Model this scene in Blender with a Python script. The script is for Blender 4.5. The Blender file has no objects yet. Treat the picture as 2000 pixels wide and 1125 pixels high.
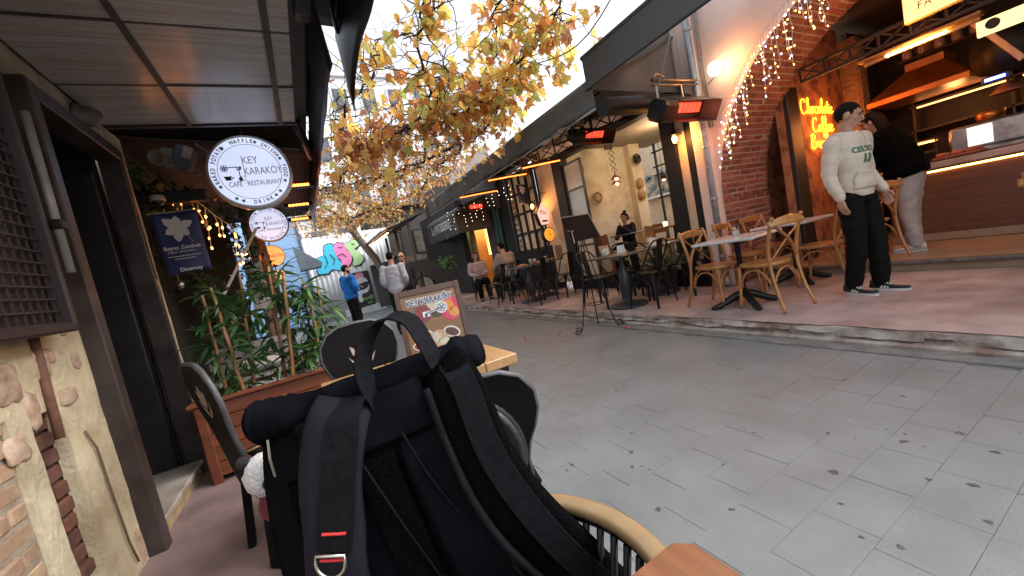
import bpy, bmesh, math, random
from mathutils import Vector, Matrix, Euler, noise
from mathutils.bvhtree import BVHTree
random.seed(7)
PI = math.pi
R = math.radians
S = bpy.context.scene
COL = S.collection

# ------------------------------------------------------------------ camera, sky, sun, exposure
EYE = 1.2
def set_camera():
    yaw, pitch, roll = R(27.4), R(5.0), R(11.7)
    fw = Vector((math.sin(yaw)*math.cos(pitch), math.cos(yaw)*math.cos(pitch), -math.sin(pitch)))
    r = Vector((math.cos(yaw), -math.sin(yaw), 0)); u = r.cross(fw)
    rr = r*math.cos(roll) - u*math.sin(roll); uu = u*math.cos(roll) + r*math.sin(roll)
    cd = bpy.data.cameras.new('camera'); cam = bpy.data.objects.new('camera', cd); COL.objects.link(cam)
    m = Matrix((rr, uu, -fw)).transposed().to_4x4(); m.translation = (0, 0, EYE)
    cam.matrix_world = m
    cd.sensor_width = 36; cd.lens = 760/2000*36; cd.clip_start = .03; cd.clip_end = 600
    S.camera = cam
set_camera()
SUN_EL, SUN_AZ = R(43), R(118)
w = bpy.data.worlds.new('World'); S.world = w; w.use_nodes = True
nt = w.node_tree; bg = nt.nodes['Background']
sky = nt.nodes.new('ShaderNodeTexSky'); sky.sky_type = 'NISHITA'; sky.sun_disc = False
sky.sun_elevation = SUN_EL; sky.sun_rotation = SUN_AZ; sky.dust_density = 3; sky.air_density = 1.0; sky.ozone_density = 1
hs = nt.nodes.new('ShaderNodeHueSaturation'); hs.inputs['Saturation'].default_value = .3
nt.links.new(sky.outputs[0], hs.inputs['Color']); nt.links.new(hs.outputs[0], bg.inputs[0])
bg.inputs[1].default_value = .15
sd = bpy.data.lights.new('sun', 'SUN'); sd.energy = 1.3; sd.angle = R(50); sd.color = (1, .985, .97)
so = bpy.data.objects.new('sun', sd); COL.objects.link(so)
dirv = Vector((math.sin(SUN_AZ)*math.cos(SUN_EL), math.cos(SUN_AZ)*math.cos(SUN_EL), math.sin(SUN_EL)))
so.rotation_euler = dirv.to_track_quat('Z', 'Y').to_euler(); so.location = (0, 0, 30)
S.view_settings.view_transform = 'Standard'; S.view_settings.look = 'None'
S.view_settings.exposure = 1.62; S.view_settings.gamma = 1; S.view_settings.use_curve_mapping = False
S.render.engine = 'CYCLES'
S.cycles.max_bounces = 7; S.cycles.diffuse_bounces = 4; S.cycles.glossy_bounces = 3; S.cycles.transmission_bounces = 5
S.cycles.transparent_max_bounces = 8; S.cycles.sample_clamp_indirect = 4; S.cycles.caustics_reflective = False; S.cycles.caustics_refractive = False

# ------------------------------------------------------------------ mesh helpers
I4 = Matrix.Identity(4)
def T(x=0, y=0, z=0): return Matrix.Translation((x, y, z))
def RX(a): return Matrix.Rotation(a, 4, 'X')
def RY(a): return Matrix.Rotation(a, 4, 'Y')
def RZ(a): return Matrix.Rotation(a, 4, 'Z')
def frame(p0, p1):
    d = (Vector(p1)-Vector(p0)); q = d.to_track_quat('Z', 'Y').to_matrix().to_4x4(); q.translation = p0
    return q, d.length
class MB:
    def __init__(s): s.v = []; s.f = []; s.m = I4; s.mi = []; s.k = 0
    def add(s, vs, fs):
        b = len(s.v); m = s.m
        s.v += [tuple(m @ Vector(p)) for p in vs]; s.f += [tuple(b+i for i in f) for f in fs]; s.mi += [s.k]*len(fs)
        return s
    def box(s, c, d, b=0, rot=None):
        hx, hy, hz = d[0]/2, d[1]/2, d[2]/2; M = T(*c) @ (rot or I4)
        o = s.m; s.m = o @ M
        if b <= 0:
            vs = [(x*hx, y*hy, z*hz) for x in (-1, 1) for y in (-1, 1) for z in (-1, 1)]
            s.add(vs, [(0, 1, 3, 2), (4, 6, 7, 5), (0, 4, 5, 1), (2, 3, 7, 6), (0, 2, 6, 4), (1, 5, 7, 3)])
        else:
            b = min(b, hx*.9, hy*.9, hz*.9); vs = []; id = {}
            for x in (-1, 1):
                for y in (-1, 1):
                    for z in (-1, 1):
                        for a in range(3):
                            p = [x*(hx-b), y*(hy-b), z*(hz-b)]; p[a] = (x*hx, y*hy, z*hz)[a]
                            id[x, y, z, a] = len(vs); vs.append(p)
            fs = []
            for a in range(3):
                p, q = (a+1) % 3, (a+2) % 3
                for g in (-1, 1):
                    loop = []
                    for u, v_ in ((-1, -1), (1, -1), (1, 1), (-1, 1)):
                        t = [0, 0, 0]; t[a] = g; t[p] = u; t[q] = v_; loop.append(id[t[0], t[1], t[2], a])
                    fs.append(tuple(loop if g > 0 else loop[::-1]))
                for u in (-1, 1):
                    for v_ in (-1, 1):
                        t0 = [0, 0, 0]; t1 = [0, 0, 0]; t0[p] = t1[p] = u; t0[q] = t1[q] = v_; t0[a] = -1; t1[a] = 1
                        l = (id[(*t0, p)], id[(*t1, p)], id[(*t1, q)], id[(*t0, q)])
                        fs.append(l if u*v_ < 0 else l[::-1])
            for x in (-1, 1):
                for y in (-1, 1):
                    for z in (-1, 1):
                        l = tuple(id[x, y, z, a] for a in range(3)); fs.append(l if x*y*z > 0 else l[::-1])
            s.add(vs, fs)
        s.m = o
        return s
    def bar(s, p0, p1, wx, wy, b=0):
        M, l = frame(p0, p1); o = s.m; s.m = o @ M; s.box((0, 0, l/2), (wx, wy, l), b); s.m = o
        return s
    def tube(s, pts, r, n=8, caps=True, closed=False, flat=1.0):
        P = [Vector(p) for p in pts]; k = len(P)
        rs = r if isinstance(r, (list, tuple)) else [r]*k
        up = None; vs = []
        for i in range(k):
            if closed: d = P[(i+1) % k]-P[i-1]
            else: d = P[min(i+1, k-1)]-P[max(i-1, 0)]
            if d.length < 1e-9: d = Vector((0, 0, 1))
            d.normalize()
            if up is None:
                up = Vector((0, 0, 1)) if abs(d.z) < .9 else Vector((0, 1, 0))
            a = d.cross(up)
            if a.length < 1e-6: a = d.orthogonal()
            a.normalize(); bb = a.cross(d).normalized(); up = bb
            for j in range(n):
                t = 2*PI*j/n; vs.append(P[i]+a*math.cos(t)*rs[i]+bb*math.sin(t)*rs[i]*flat)
        fs = []
        for i in range(k if closed else k-1):
            for j in range(n):
                a0 = i*n+j; a1 = i*n+(j+1) % n; b0 = ((i+1) % k)*n+j; b1 = ((i+1) % k)*n+(j+1) % n
                fs.append((a0, a1, b1, b0))
        if caps and not closed: fs += [tuple(range(n))[::-1], tuple(range((k-1)*n, k*n))]
        return s.add(vs, fs)
    def lathe(s, prof, n=20, c=(0, 0, 0), cap=True):
        vs = []; k = len(prof)
        for r, z in prof:
            for j in range(n): t = 2*PI*j/n; vs.append((c[0]+r*math.cos(t), c[1]+r*math.sin(t), c[2]+z))
        fs = [(i*n+j, i*n+(j+1) % n, (i+1)*n+(j+1) % n, (i+1)*n+j) for i in range(k-1) for j in range(n)]
        if cap: fs += [tuple(range(n))[::-1], tuple(range((k-1)*n, k*n))]
        return s.add(vs, fs)
    def loft(s, rings, cap=True):
        n = len(rings[0]); vs = [p for r in rings for p in r]; k = len(rings)
        fs = [(i*n+j, i*n+(j+1) % n, (i+1)*n+(j+1) % n, (i+1)*n+j) for i in range(k-1) for j in range(n)]
        if cap: fs += [tuple(range(n))[::-1], tuple(range((k-1)*n, k*n))]
        return s.add(vs, fs)
    def prism(s, poly, h0, h1, M=I4, front=False):
        """polygon in local XY extruded along local Z"""
        n = len(poly); o = s.m; s.m = o @ M
        vs = [(x, y, h0) for x, y in poly]+[(x, y, h1) for x, y in poly]
        fs = [tuple(range(n))[::-1], tuple(range(n, 2*n))]+[(i, (i+1) % n, n+(i+1) % n, n+i) for i in range(n)]
        s.add(vs, fs); s.m = o
        return s
    def ball(s, c, r, nu=10, nv=7, M=I4):
        if not isinstance(r, (tuple, list)): r = (r, r, r)
        o = s.m; s.m = o @ T(*c) @ M
        vs = [(0, 0, -r[2])]; fs = []
        for i in range(1, nv):
            ph = -PI/2+PI*i/nv
            for j in range(nu): t = 2*PI*j/nu; vs.append((r[0]*math.cos(ph)*math.cos(t), r[1]*math.cos(ph)*math.sin(t), r[2]*math.sin(ph)))
        vs.append((0, 0, r[2])); e = len(vs)-1
        for j in range(nu): fs.append((0, 1+(j+1) % nu, 1+j)); fs.append((e, e-nu+j, e-nu+(j+1) % nu))
        for i in range(nv-2):
            for j in range(nu): a = 1+i*nu; fs.append((a+j, a+(j+1) % nu, a+nu+(j+1) % nu, a+nu+j))
        s.add(vs, fs); s.m = o
        return s
    def sheet(s, fn, nu, nv):
        """open grid, fn(u,v) with u,v in 0..1"""
        vs = [fn(i/nu, j/nv) for j in range(nv+1) for i in range(nu+1)]
        fs = [(j*(nu+1)+i, j*(nu+1)+i+1, (j+1)*(nu+1)+i+1, (j+1)*(nu+1)+i) for j in range(nv) for i in range(nu)]
        return s.add(vs, fs)
    def slab(s, fn, nu, nv, th):
        """grid with thickness: offset along -normal"""
        P = [[Vector(fn(i/nu, j/nv)) for i in range(nu+1)] for j in range(nv+1)]
        def nrm(i, j):
            a = P[j][min(i+1, nu)]-P[j][max(i-1, 0)]; b = P[min(j+1, nv)][i]-P[max(j-1, 0)][i]
            return a.cross(b).normalized()
        n1 = nu+1; tot = n1*(nv+1)
        vs = [P[j][i] for j in range(nv+1) for i in range(n1)]
        vs += [P[j][i]-nrm(i, j)*th for j in range(nv+1) for i in range(n1)]
        fs = []
        for j in range(nv):
            for i in range(nu):
                a = j*n1+i; fs.append((a, a+1, a+1+n1, a+n1)); fs.append((tot+a, tot+a+n1, tot+a+1+n1, tot+a+1))
        for i in range(nu):
            fs.append((i+1, i, tot+i, tot+i+1)); a = nv*n1+i; fs.append((a, a+1, tot+a+1, tot+a))
        for j in range(nv):
            a = j*n1; fs.append((a, a+n1, tot+a+n1, tot+a)); a = j*n1+nu; fs.append((a+n1, a, tot+a, tot+a+n1))
        return s.add(vs, fs)
    def mesh(s, name, mats, smooth=False):
        me = bpy.data.meshes.new(name); me.from_pydata(s.v, [], s.f)
        mats = mats if isinstance(mats, (list, tuple)) else [mats]
        for m in mats: me.materials.append(m)
        if len(mats) > 1: me.polygons.foreach_set('material_index', s.mi)
        if smooth:
            me.polygons.foreach_set('use_smooth', [True]*len(me.polygons))
            if smooth is not True: 
                try: me.set_sharp_from_angle(angle=R(smooth))
                except Exception: pass
        me.update(); return me
    def build(s, name, mats, parent=None, smooth=False):
        return link(name, s.mesh(name, mats, smooth), parent)
def link(name, me, parent=None, M=None):
    o = bpy.data.objects.new(name, me); COL.objects.link(o)
    if parent is not None: o.parent = parent
    if M is not None: o.matrix_local = M
    return o
def tag(o, label=None, cat=None, group=None, kind=None):
    if label: o['label'] = label
    if cat: o['category'] = cat
    if group: o['group'] = group
    if kind: o['kind'] = kind
    return o
def thing(name, label, cat, loc=(0, 0, 0), rz=0, group=None):
    o = bpy.data.objects.new(name, None); COL.objects.link(o); o.empty_display_size = .1
    o.location = loc; o.rotation_euler = (0, 0, rz)
    return tag(o, label, cat, group)
def kids(o): return [c for c in bpy.data.objects if c.parent == o]
CH = {}
def dup(o, parent=None, children=None):
    c = o.copy(); COL.objects.link(c); c.parent = parent
    for ch in o.children: 
        dup(ch, c)
    return c
def place(root, loc, rz, label=None, group=None, scale=None):
    r = dup(root); r.location = loc; r.rotation_euler = (0, 0, rz)
    if scale: r.scale = (scale,)*3
    if label: r['label'] = label
    if group: r['group'] = group
    return r
def B(c, d, b=0, rot=None): return MB().box(c, d, b, rot)
def tx_mesh(body, size, ext=0.0, align='CENTER', bold=0.0, space=1.0):
    cu = bpy.data.curves.new('txt', 'FONT'); cu.body = body; cu.size = size; cu.extrude = ext; cu.align_x = align; cu.align_y = 'CENTER'
    cu.offset = bold; cu.space_character = space; cu.resolution_u = 3
    o = bpy.data.objects.new('txt', cu); COL.objects.link(o)
    dg = bpy.context.evaluated_depsgraph_get()
    me = bpy.data.meshes.new_from_object(o.evaluated_get(dg)); bpy.data.objects.remove(o); bpy.data.curves.remove(cu)
    return me
UP = RX(PI/2)      # text plane XY -> XZ facing -Y
FX = Matrix(((0, 0, -1, 0), (-1, 0, 0, 0), (0, 1, 0, 0), (0, 0, 0, 1)))   # text x -> -Y, text y -> Z, facing -X
def mb_text(mb, body, size, M, ext=.001, bold=0.0, space=1.0, align='CENTER', sx=1.0):
    me = tx_mesh(body, size, ext, align, bold, space); o = mb.m; mb.m = o @ M @ Matrix.Diagonal((sx, 1, 1, 1))
    mb.add([v.co for v in me.vertices], [tuple(p.vertices) for p in me.polygons]); mb.m = o
    bpy.data.meshes.remove(me)
    return mb
def star(n, r0, r1, a0=PI/2): return [((r0 if i % 2 == 0 else r1)*math.cos(a0+PI*i/n), (r0 if i % 2 == 0 else r1)*math.sin(a0+PI*i/n)) for i in range(2*n)]
def circ(r, n=24, cx=0, cy=0, ry=None): return [(cx+r*math.cos(2*PI*i/n), cy+(ry or r)*math.sin(2*PI*i/n)) for i in range(n)]
def remesh(parts_mb, voxel, smooth_it=4, mats=None, name='body'):
    me = parts_mb.mesh(name, []); o = bpy.data.objects.new('tmp', me); COL.objects.link(o)
    m = o.modifiers.new('r', 'REMESH'); m.mode = 'VOXEL'; m.voxel_size = voxel; m.use_smooth_shade = True
    if smooth_it:
        q = o.modifiers.new('s', 'SMOOTH'); q.iterations = smooth_it; q.factor = .5
    dg = bpy.context.evaluated_depsgraph_get(); r = bpy.data.meshes.new_from_object(o.evaluated_get(dg))
    bpy.data.objects.remove(o); r.name = name
    r.materials.clear()
    for x in (mats if isinstance(mats, (list, tuple)) else [mats]): r.materials.append(x)
    r.polygons.foreach_set('use_smooth', [True]*len(r.polygons))
    return r

# ------------------------------------------------------------------ materials
MT = {}
def pm(name, c1, c2=None, scale=6, rough=.7, bump=0, bscale=None, metal=0, detail=6, rvar=0, rand=0, stretch=None, spec=.5, coat=0, contrast=(.35, .65), world=False, isl=0):
    if name in MT: return MT[name]
    m = bpy.data.materials.new(name); m.use_nodes = True; t = m.node_tree; N = t.nodes; L = t.links; bs = N['Principled BSDF']
    tc = N.new('ShaderNodeTexCoord'); src = tc.outputs['Object']
    if world: src = N.new('ShaderNodeNewGeometry').outputs['Position']
    if stretch:
        mp = N.new('ShaderNodeMapping'); mp.inputs['Scale'].default_value = stretch; L.new(src, mp.inputs[0]); src = mp.outputs[0]
    if rand:
        oi = N.new('ShaderNodeObjectInfo'); va = N.new('ShaderNodeVectorMath'); va.operation = 'ADD'; sc_ = N.new('ShaderNodeVectorMath'); sc_.operation = 'SCALE'
        cb = N.new('ShaderNodeCombineXYZ'); 
        for i in range(3): L.new(oi.outputs['Random'], cb.inputs[i])
        L.new(cb.outputs[0], sc_.inputs[0]); sc_.inputs['Scale'].default_value = 37
        L.new(src, va.inputs[0]); L.new(sc_.outputs[0], va.inputs[1]); src = va.outputs[0]
    nz = N.new('ShaderNodeTexNoise'); nz.inputs['Scale'].default_value = scale; nz.inputs['Detail'].default_value = detail; nz.inputs['Roughness'].default_value = .6
    L.new(src, nz.inputs['Vector'])
    rp = N.new('ShaderNodeValToRGB'); rp.color_ramp.elements[0].position = contrast[0]; rp.color_ramp.elements[1].position = contrast[1]
    c2 = c2 or tuple(x*.75 for x in c1)
    rp.color_ramp.elements[0].color = (*c2, 1); rp.color_ramp.elements[1].color = (*c1, 1)
    L.new(nz.outputs[0], rp.inputs[0]); col = rp.outputs[0]
    if rand or isl:
        hv = N.new('ShaderNodeHueSaturation'); mr = N.new('ShaderNodeMapRange'); a = rand or isl
        s_ = N.new('ShaderNodeNewGeometry').outputs['Random Per Island'] if isl else oi.outputs['Random']
        L.new(s_, mr.inputs[0]); mr.inputs[3].default_value = 1-a; mr.inputs[4].default_value = 1+a
        L.new(mr.outputs[0], hv.inputs['Value']); L.new(col, hv.inputs['Color']); col = hv.outputs[0]
    L.new(col, bs.inputs['Base Color'])
    bs.inputs['Metallic'].default_value = metal; bs.inputs['Roughness'].default_value = rough; bs.inputs['Specular IOR Level'].default_value = spec
    if coat: bs.inputs['Coat Weight'].default_value = coat; bs.inputs['Coat Roughness'].default_value = .15
    if rvar:
        mr = N.new('ShaderNodeMapRange'); L.new(nz.outputs[0], mr.inputs[0]); mr.inputs[3].default_value = max(.02, rough-rvar); mr.inputs[4].default_value = min(1, rough+rvar); L.new(mr.outputs[0], bs.inputs['Roughness'])
    if bump:
        n2 = N.new('ShaderNodeTexNoise'); n2.inputs['Scale'].default_value = bscale or scale*6; n2.inputs['Detail'].default_value = 5; L.new(src, n2.inputs['Vector'])
        bp = N.new('ShaderNodeBump'); bp.inputs['Strength'].default_value = min(1, bump); bp.inputs['Distance'].default_value = .01; L.new(n2.outputs[0], bp.inputs['Height']); L.new(bp.outputs[0], bs.inputs['Normal'])
    MT[name] = m; return m
def em(name, c, st, base=None):
    if name in MT: return MT[name]
    m = bpy.data.materials.new(name); m.use_nodes = True; b = m.node_tree.nodes['Principled BSDF']
    b.inputs['Base Color'].default_value = (*(base or c), 1); b.inputs['Emission Color'].default_value = (*c, 1); b.inputs['Emission Strength'].default_value = st; b.inputs['Roughness'].default_value = .4
    MT[name] = m; return m
def wood(name, c1, c2, axis=0, scale=1.0, rough=.45, coat=.15, rand=.12):
    if name in MT: return MT[name]
    st = [1.5*scale]*3
    for i in range(3):
        if i != axis: st[i] = 22*scale
    return pm(name, c1, c2, scale=1, rough=rough, stretch=st, bump=.12, bscale=2.5, coat=coat, rand=rand, detail=5, contrast=(.3, .7))
def glass(name, c=(.9, .95, .95), rough=.02, alpha=.25):
    if name in MT: return MT[name]
    m = bpy.data.materials.new(name); m.use_nodes = True; t = m.node_tree; N = t.nodes; L = t.links
    N.remove(N['Principled BSDF']); tr = N.new('ShaderNodeBsdfTransparent'); tr.inputs[0].default_value = (*c, 1)
    gl = N.new('ShaderNodeBsdfGlossy'); gl.inputs['Roughness'].default_value = rough
    fr = N.new('ShaderNodeFresnel'); fr.inputs[0].default_value = 1.5; ad = N.new('ShaderNodeMath'); ad.operation = 'ADD'; ad.inputs[1].default_value = alpha*.3; L.new(fr.outputs[0], ad.inputs[0])
    mx = N.new('ShaderNodeMixShader'); L.new(ad.outputs[0], mx.inputs[0]); L.new(tr.outputs[0], mx.inputs[1]); L.new(gl.outputs[0], mx.inputs[2]); L.new(mx.outputs[0], N['Material Output'].inputs[0])
    MT[name] = m; return m
def point(name, loc, power, col, r=.05, parent=None):
    l = bpy.data.lights.new(name, 'POINT'); l.energy = power; l.color = col; l.shadow_soft_size = r
    o = bpy.data.objects.new(name, l); COL.objects.link(o); o.location = loc
    if parent: o.parent = parent
    return o
black_metal = pm('black_metal', (.01, .01, .011), (.006, .006, .0065), rough=.4, rvar=.15, metal=.2, scale=9, spec=.35)
black_paint = pm('black_paint', (.009, .009, .0095), (.006, .006, .006), rough=.55, rvar=.12, scale=5, spec=.3)
dark_fabric = pm('dark_fabric', (.03, .03, .032), (.016, .016, .018), rough=.85, bump=.25, bscale=60, scale=4)
awning_grey = pm('awning_grey', (.10, .10, .094), (.05, .05, .047), rough=.75, bump=.35, bscale=5, scale=1.6, rvar=.15)
steel = pm('steel', (.45, .46, .47), (.28, .28, .29), rough=.38, metal=.85, scale=12, rvar=.15)
galv = pm('galvanised', (.42, .44, .45), (.26, .27, .28), rough=.5, metal=.4, scale=14, rvar=.1, bump=.1)
white_paint = pm('white_paint', (.75, .75, .72), (.6, .6, .57), rough=.5, scale=8)
cream_wall = pm('cream_plaster', (.62, .54, .42), (.46, .39, .29), scale=3, rough=.85, bump=.3, bscale=25)
off_black = pm('letter_black', (.02, .02, .03), (.015, .015, .02), rough=.6)
warm_wood = wood('oak_bent', (.50, .235, .075), (.34, .14, .04), axis=2, rough=.32, coat=.4)
table_wood = wood('table_wood', (.50, .25, .10), (.33, .145, .05), axis=0, scale=1.2, rough=.4, coat=.3)
dark_wood = wood('dark_wood', (.05, .025, .02), (.022, .012, .01), axis=2, rough=.55)
# ------------------------------------------------------------------ ground, street, terrace
def nz2(x, y, z=0, s=1.0): return noise.noise(Vector((x*s, y*s, z*s)))
joint_mat = pm('joint_dirt', (.185, .20, .205), (.07, .072, .075), scale=4, rough=.95, world=True)
paver_mat = pm('grey_paver', (.208, .224, .230), (.142, .155, .161), scale=2.6, rough=.52, bump=.22, bscale=110, rvar=.16, contrast=(.28, .74), detail=12, world=True)
gutter_mat = pm('gutter_concrete', (.205, .205, .195), (.13, .13, .12), scale=7, rough=.85, bump=.4, bscale=45, world=True)
red_floor = pm('red_concrete', (.47, .375, .355), (.29, .215, .20), scale=2.9, rough=.62, bump=.25, bscale=40, rvar=.15, world=True, detail=9)
ground = tag(B((0, 20, -.20), (400, 400, .3)).build('ground', joint_mat), kind='structure')
street = tag(MB().box((1.6, 9, -.0172), (3.72, 24, .03)).build('street', joint_mat), kind='structure')
def street_pavers():
    rnd = random.Random(3); dx, dy = .30, .20
    var = []
    for k in range(6):
        m = MB(); g = .001+.0012*k/5
        m.box((0, 0, -.02), (dx-g, dy-g, .04), .001)
        var.append(m.mesh('paver', paver_mat))
    half = MB().box((0, 0, -.02), (dx*.5-.004, dy-.004, .04), .0025).mesh('paver_half', paver_mat)
    spots = []
    y = -1.0; row = 0
    while y < 19.5:
        off = (row % 2)*dx*.5 + rnd.choice((0, 0, .09, -.07)); x = -.3+off-dx
        while x < 3.38:
            if x+dx > -.28: spots.append((x+dx/2, y+dy/2))
            x += dx
        y += dy; row += 1
    cf = Vector((.46, .887))
    def key(p):
        v = Vector(p); d = v.length; c = v.dot(cf)/max(d, .01)
        return d + (0 if (c > .45 and v.x > .15 and v.y > -.3) else 30)
    spots.sort(key=key)
    rest = MB()
    for i, (x, y) in enumerate(spots):
        wd = dx
        x0, x1 = max(x-dx/2, -.28), min(x+dx/2, 3.34)
        if x1-x0 < .05: continue
        h = rnd.uniform(-.0006, .0008)
        if i < 290 and x1-x0 > dx-.01:
            M = T(x, y, h) @ RX(rnd.uniform(-.002, .002)) @ RY(rnd.uniform(-.002, .002)) @ RZ(rnd.uniform(-.004, .004))
            link('paver', rnd.choice(var), street, M)
        else:
            rest.box(((x0+x1)/2, y, -.02+h), (x1-x0-.004, dy-.004, .04))
    tag(rest.build('pavers', paver_mat, street), kind='stuff')
street_pavers()
# the street goes on to the cross street behind
tag(MB().box((0, 30, -.036), (60, 20, .03)).build('road', pm('far_asphalt', (.15, .15, .15), (.1, .1, .1), rough=.9, scale=2, world=True)), kind='structure')
tag(MB().box((3.41, 9, -.012), (.15, 24, .05), .006).build('gutter', gutter_mat), kind='structure')
# stains and spots pressed into the pavers
def stains():
    rnd = random.Random(11); mat = pm('gum_stain', (.10, .10, .104), (.04, .037, .04), rough=.55, scale=30)
    spots = [(1.79, .85, .035), (1.6, .75, .03), (1.9, 1.25, .03), (1.35, 1.6, .035), (1.5, 1.75, .04), (1.25, 1.5, .03), (1.05, 1.75, .03), (2.1, 1.0, .03), (2.2, .75, .05), (1.95, .6, .045), (1.8, .42, .05), (2.0, .5, .04), (1.5, .55, .03),
             (2.4, .62, .06), (2.3, .5, .04), (1.3, 1.0, .035), (1.1, 1.2, .03), (1.0, .9, .04), (1.55, 1.2, .025), (2.7, .9, .05), (2.6, 1.6, .025), (2.2, 1.9, .03), (1.9, 2.3, .03), (2.5, 2.6, .03), (1.5, 2.6, .03), (2.8, 1.2, .035), (.9, 2.2, .03), (1.2, 2.9, .03), (2.1, 3.2, .03)]
    for i in range(70): spots.append((rnd.uniform(.8, 3.1), rnd.uniform(.35, 4.5), rnd.uniform(.006, .022)))
    for x, y, r in spots:
        r *= rnd.uniform(.2, .42); n = 20; s1 = rnd.uniform(0, 50); ang = rnd.uniform(0, PI); el = rnd.uniform(.55, 1.1)
        poly = []
        for k in range(n):
            t = 2*PI*k/n; q = r*(.35+1.3*abs(nz2(math.cos(t)*1.9+s1, math.sin(t)*1.9)))+r*.4*rnd.random()
            a, b = q*math.cos(t)*1.3, q*math.sin(t)*el
            poly.append((a*math.cos(ang)-b*math.sin(ang), a*math.sin(ang)+b*math.cos(ang)))
        m = MB(); m.prism(poly, .0014, .002, T(x, y, 0)); m.build('stain', mat, street)
stains()
def terrace():
    m = MB()
    def fn(u, v):
        y = -2.5+u*27; x = 3.53+v*5.0
        e = .022*nz2(y, 0, 1, 2.2)+.012*nz2(y, 3, 1, 9) if v == 0 else 0
        return (x+e, y, .14-(.008+.012*abs(nz2(y, 5, 0, 4)) if v == 0 else 0)+.003*nz2(x, y, 0, .8))
    m.sheet(fn, 420, 12)
    tag(m.build('terrace_floor', red_floor, None, True), kind='structure')
    kmat = pm('kerb_concrete', (.40, .365, .315), (.20, .135, .11), scale=5, rough=.95, bump=.9, bscale=26, world=True, contrast=(.36, .58), detail=10)
    m = MB()
    prof = [(3.56, .1285, .012), (3.525, .118, .016), (3.505, .085, .018), (3.50, .062, .02), (3.512, .046, .004), (3.47, .040, .004), (3.455, .032, .003), (3.452, -.02, 0)]
    def fk(u, v):
        y = -2.5+u*27; i = min(int(v*(len(prof)-1)+1e-6), len(prof)-1); x, z, a = prof[i]
        n1 = nz2(y, x*3, z*30, 2.6)+.6*nz2(y, z*40, 2, 11)+.35*nz2(y, z*80, 2, 31)
        return (x+n1*a*2.6, y, z+.6*a*nz2(y, 9, z*30, 7))
    m.sheet(fk, 620, len(prof)-1)
    tag(m.build('kerb', kmat, None, 35), kind='structure')
terrace()
# shop floors on the right and the left footway
tile_floor = pm('shop_floor', (.34, .25, .17), (.26, .18, .12), scale=2.5, rough=.35, rvar=.1, world=True)
m = MB(); m.box((7.7, 1.2, .19), (4.0, 5.2, .115), .01)
shop_floor = tag(m.build('shop_floor', tile_floor), kind='structure')
tag(B((5.70, 1.2, .238), (.10, 4.2, .036), .008).build('shop_step', pm('step_stone', (.16, .14, .12), (.07, .06, .055), scale=8, rough=.7, bump=.3)), kind='structure')
tag(B((6.78, 5.3, .27), (3.1, 3.2, .18), .01).build('cafe_floor', pm('cafe_floor', (.25, .2, .15), (.19, .14, .10), scale=2, rough=.5, world=True)), kind='structure')
tag(B((-.66, 2.2, .004), (.76, 9.6, .03), .006).build('footway', pm('footway_concrete', (.26, .18, .17), (.14, .10, .098), scale=2.6, rough=.5, bump=.3, bscale=30, rvar=.2, world=True, detail=9)), kind='structure')

# ------------------------------------------------------------------ left building
LX = -1.02
plaster = pm('old_plaster', (.58, .505, .35), (.33, .265, .165), scale=3.4, rough=.88, bump=.8, bscale=34, detail=12)
stone_pink = pm('pink_stone', (.50, .38, .28), (.27, .17, .12), scale=14, rough=.9, bump=.6, bscale=28, rand=.1)
brick_old = pm('old_brick', (.40, .27, .165), (.24, .14, .09), scale=8, rough=.92, bump=.6, bscale=22, rand=.16)
brick_dark = pm('dark_brick', (.17, .065, .04), (.07, .03, .022), scale=7, rough=.95, bump=.7, bscale=20, rand=.25)
def lumpy(poly_r, depth, seed, n=22, rings=4):
    """an uneven rounded stone lying in local XY, bulging along Z; outline radii from poly_r(t)"""
    m = MB(); rs = []
    for k in range(rings+1):
        f = k/rings; sh = 1-.55*f**2.2; z = depth*math.sin(f*PI/2)
        rs.append([(poly_r(2*PI*j/n)[0]*sh, poly_r(2*PI*j/n)[1]*sh, z+.25*depth*nz2(math.cos(6.28*j/n)*2+seed, math.sin(6.28*j/n)*2, f*2)) for j in range(n)])
    m.loft(rs); return m
def stone_shape(a, b, seed, pw=3.0):
    def fn(t):
        c, s = math.cos(t), math.sin(t); q = (abs(c)**pw+abs(s)**pw)**(-1/pw)
        q *= 1+.34*nz2(c*1.3+seed, s*1.3, seed)+.14*nz2(c*4+seed, s*4, 2)
        return (a*q*c, b*q*s)
    return fn
WALLM = Matrix(((0, 0, 1, 0), (1, 0, 0, 0), (0, 1, 0, 0), (0, 0, 0, 1)))  # local x->Y, y->Z, z->+X
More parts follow.
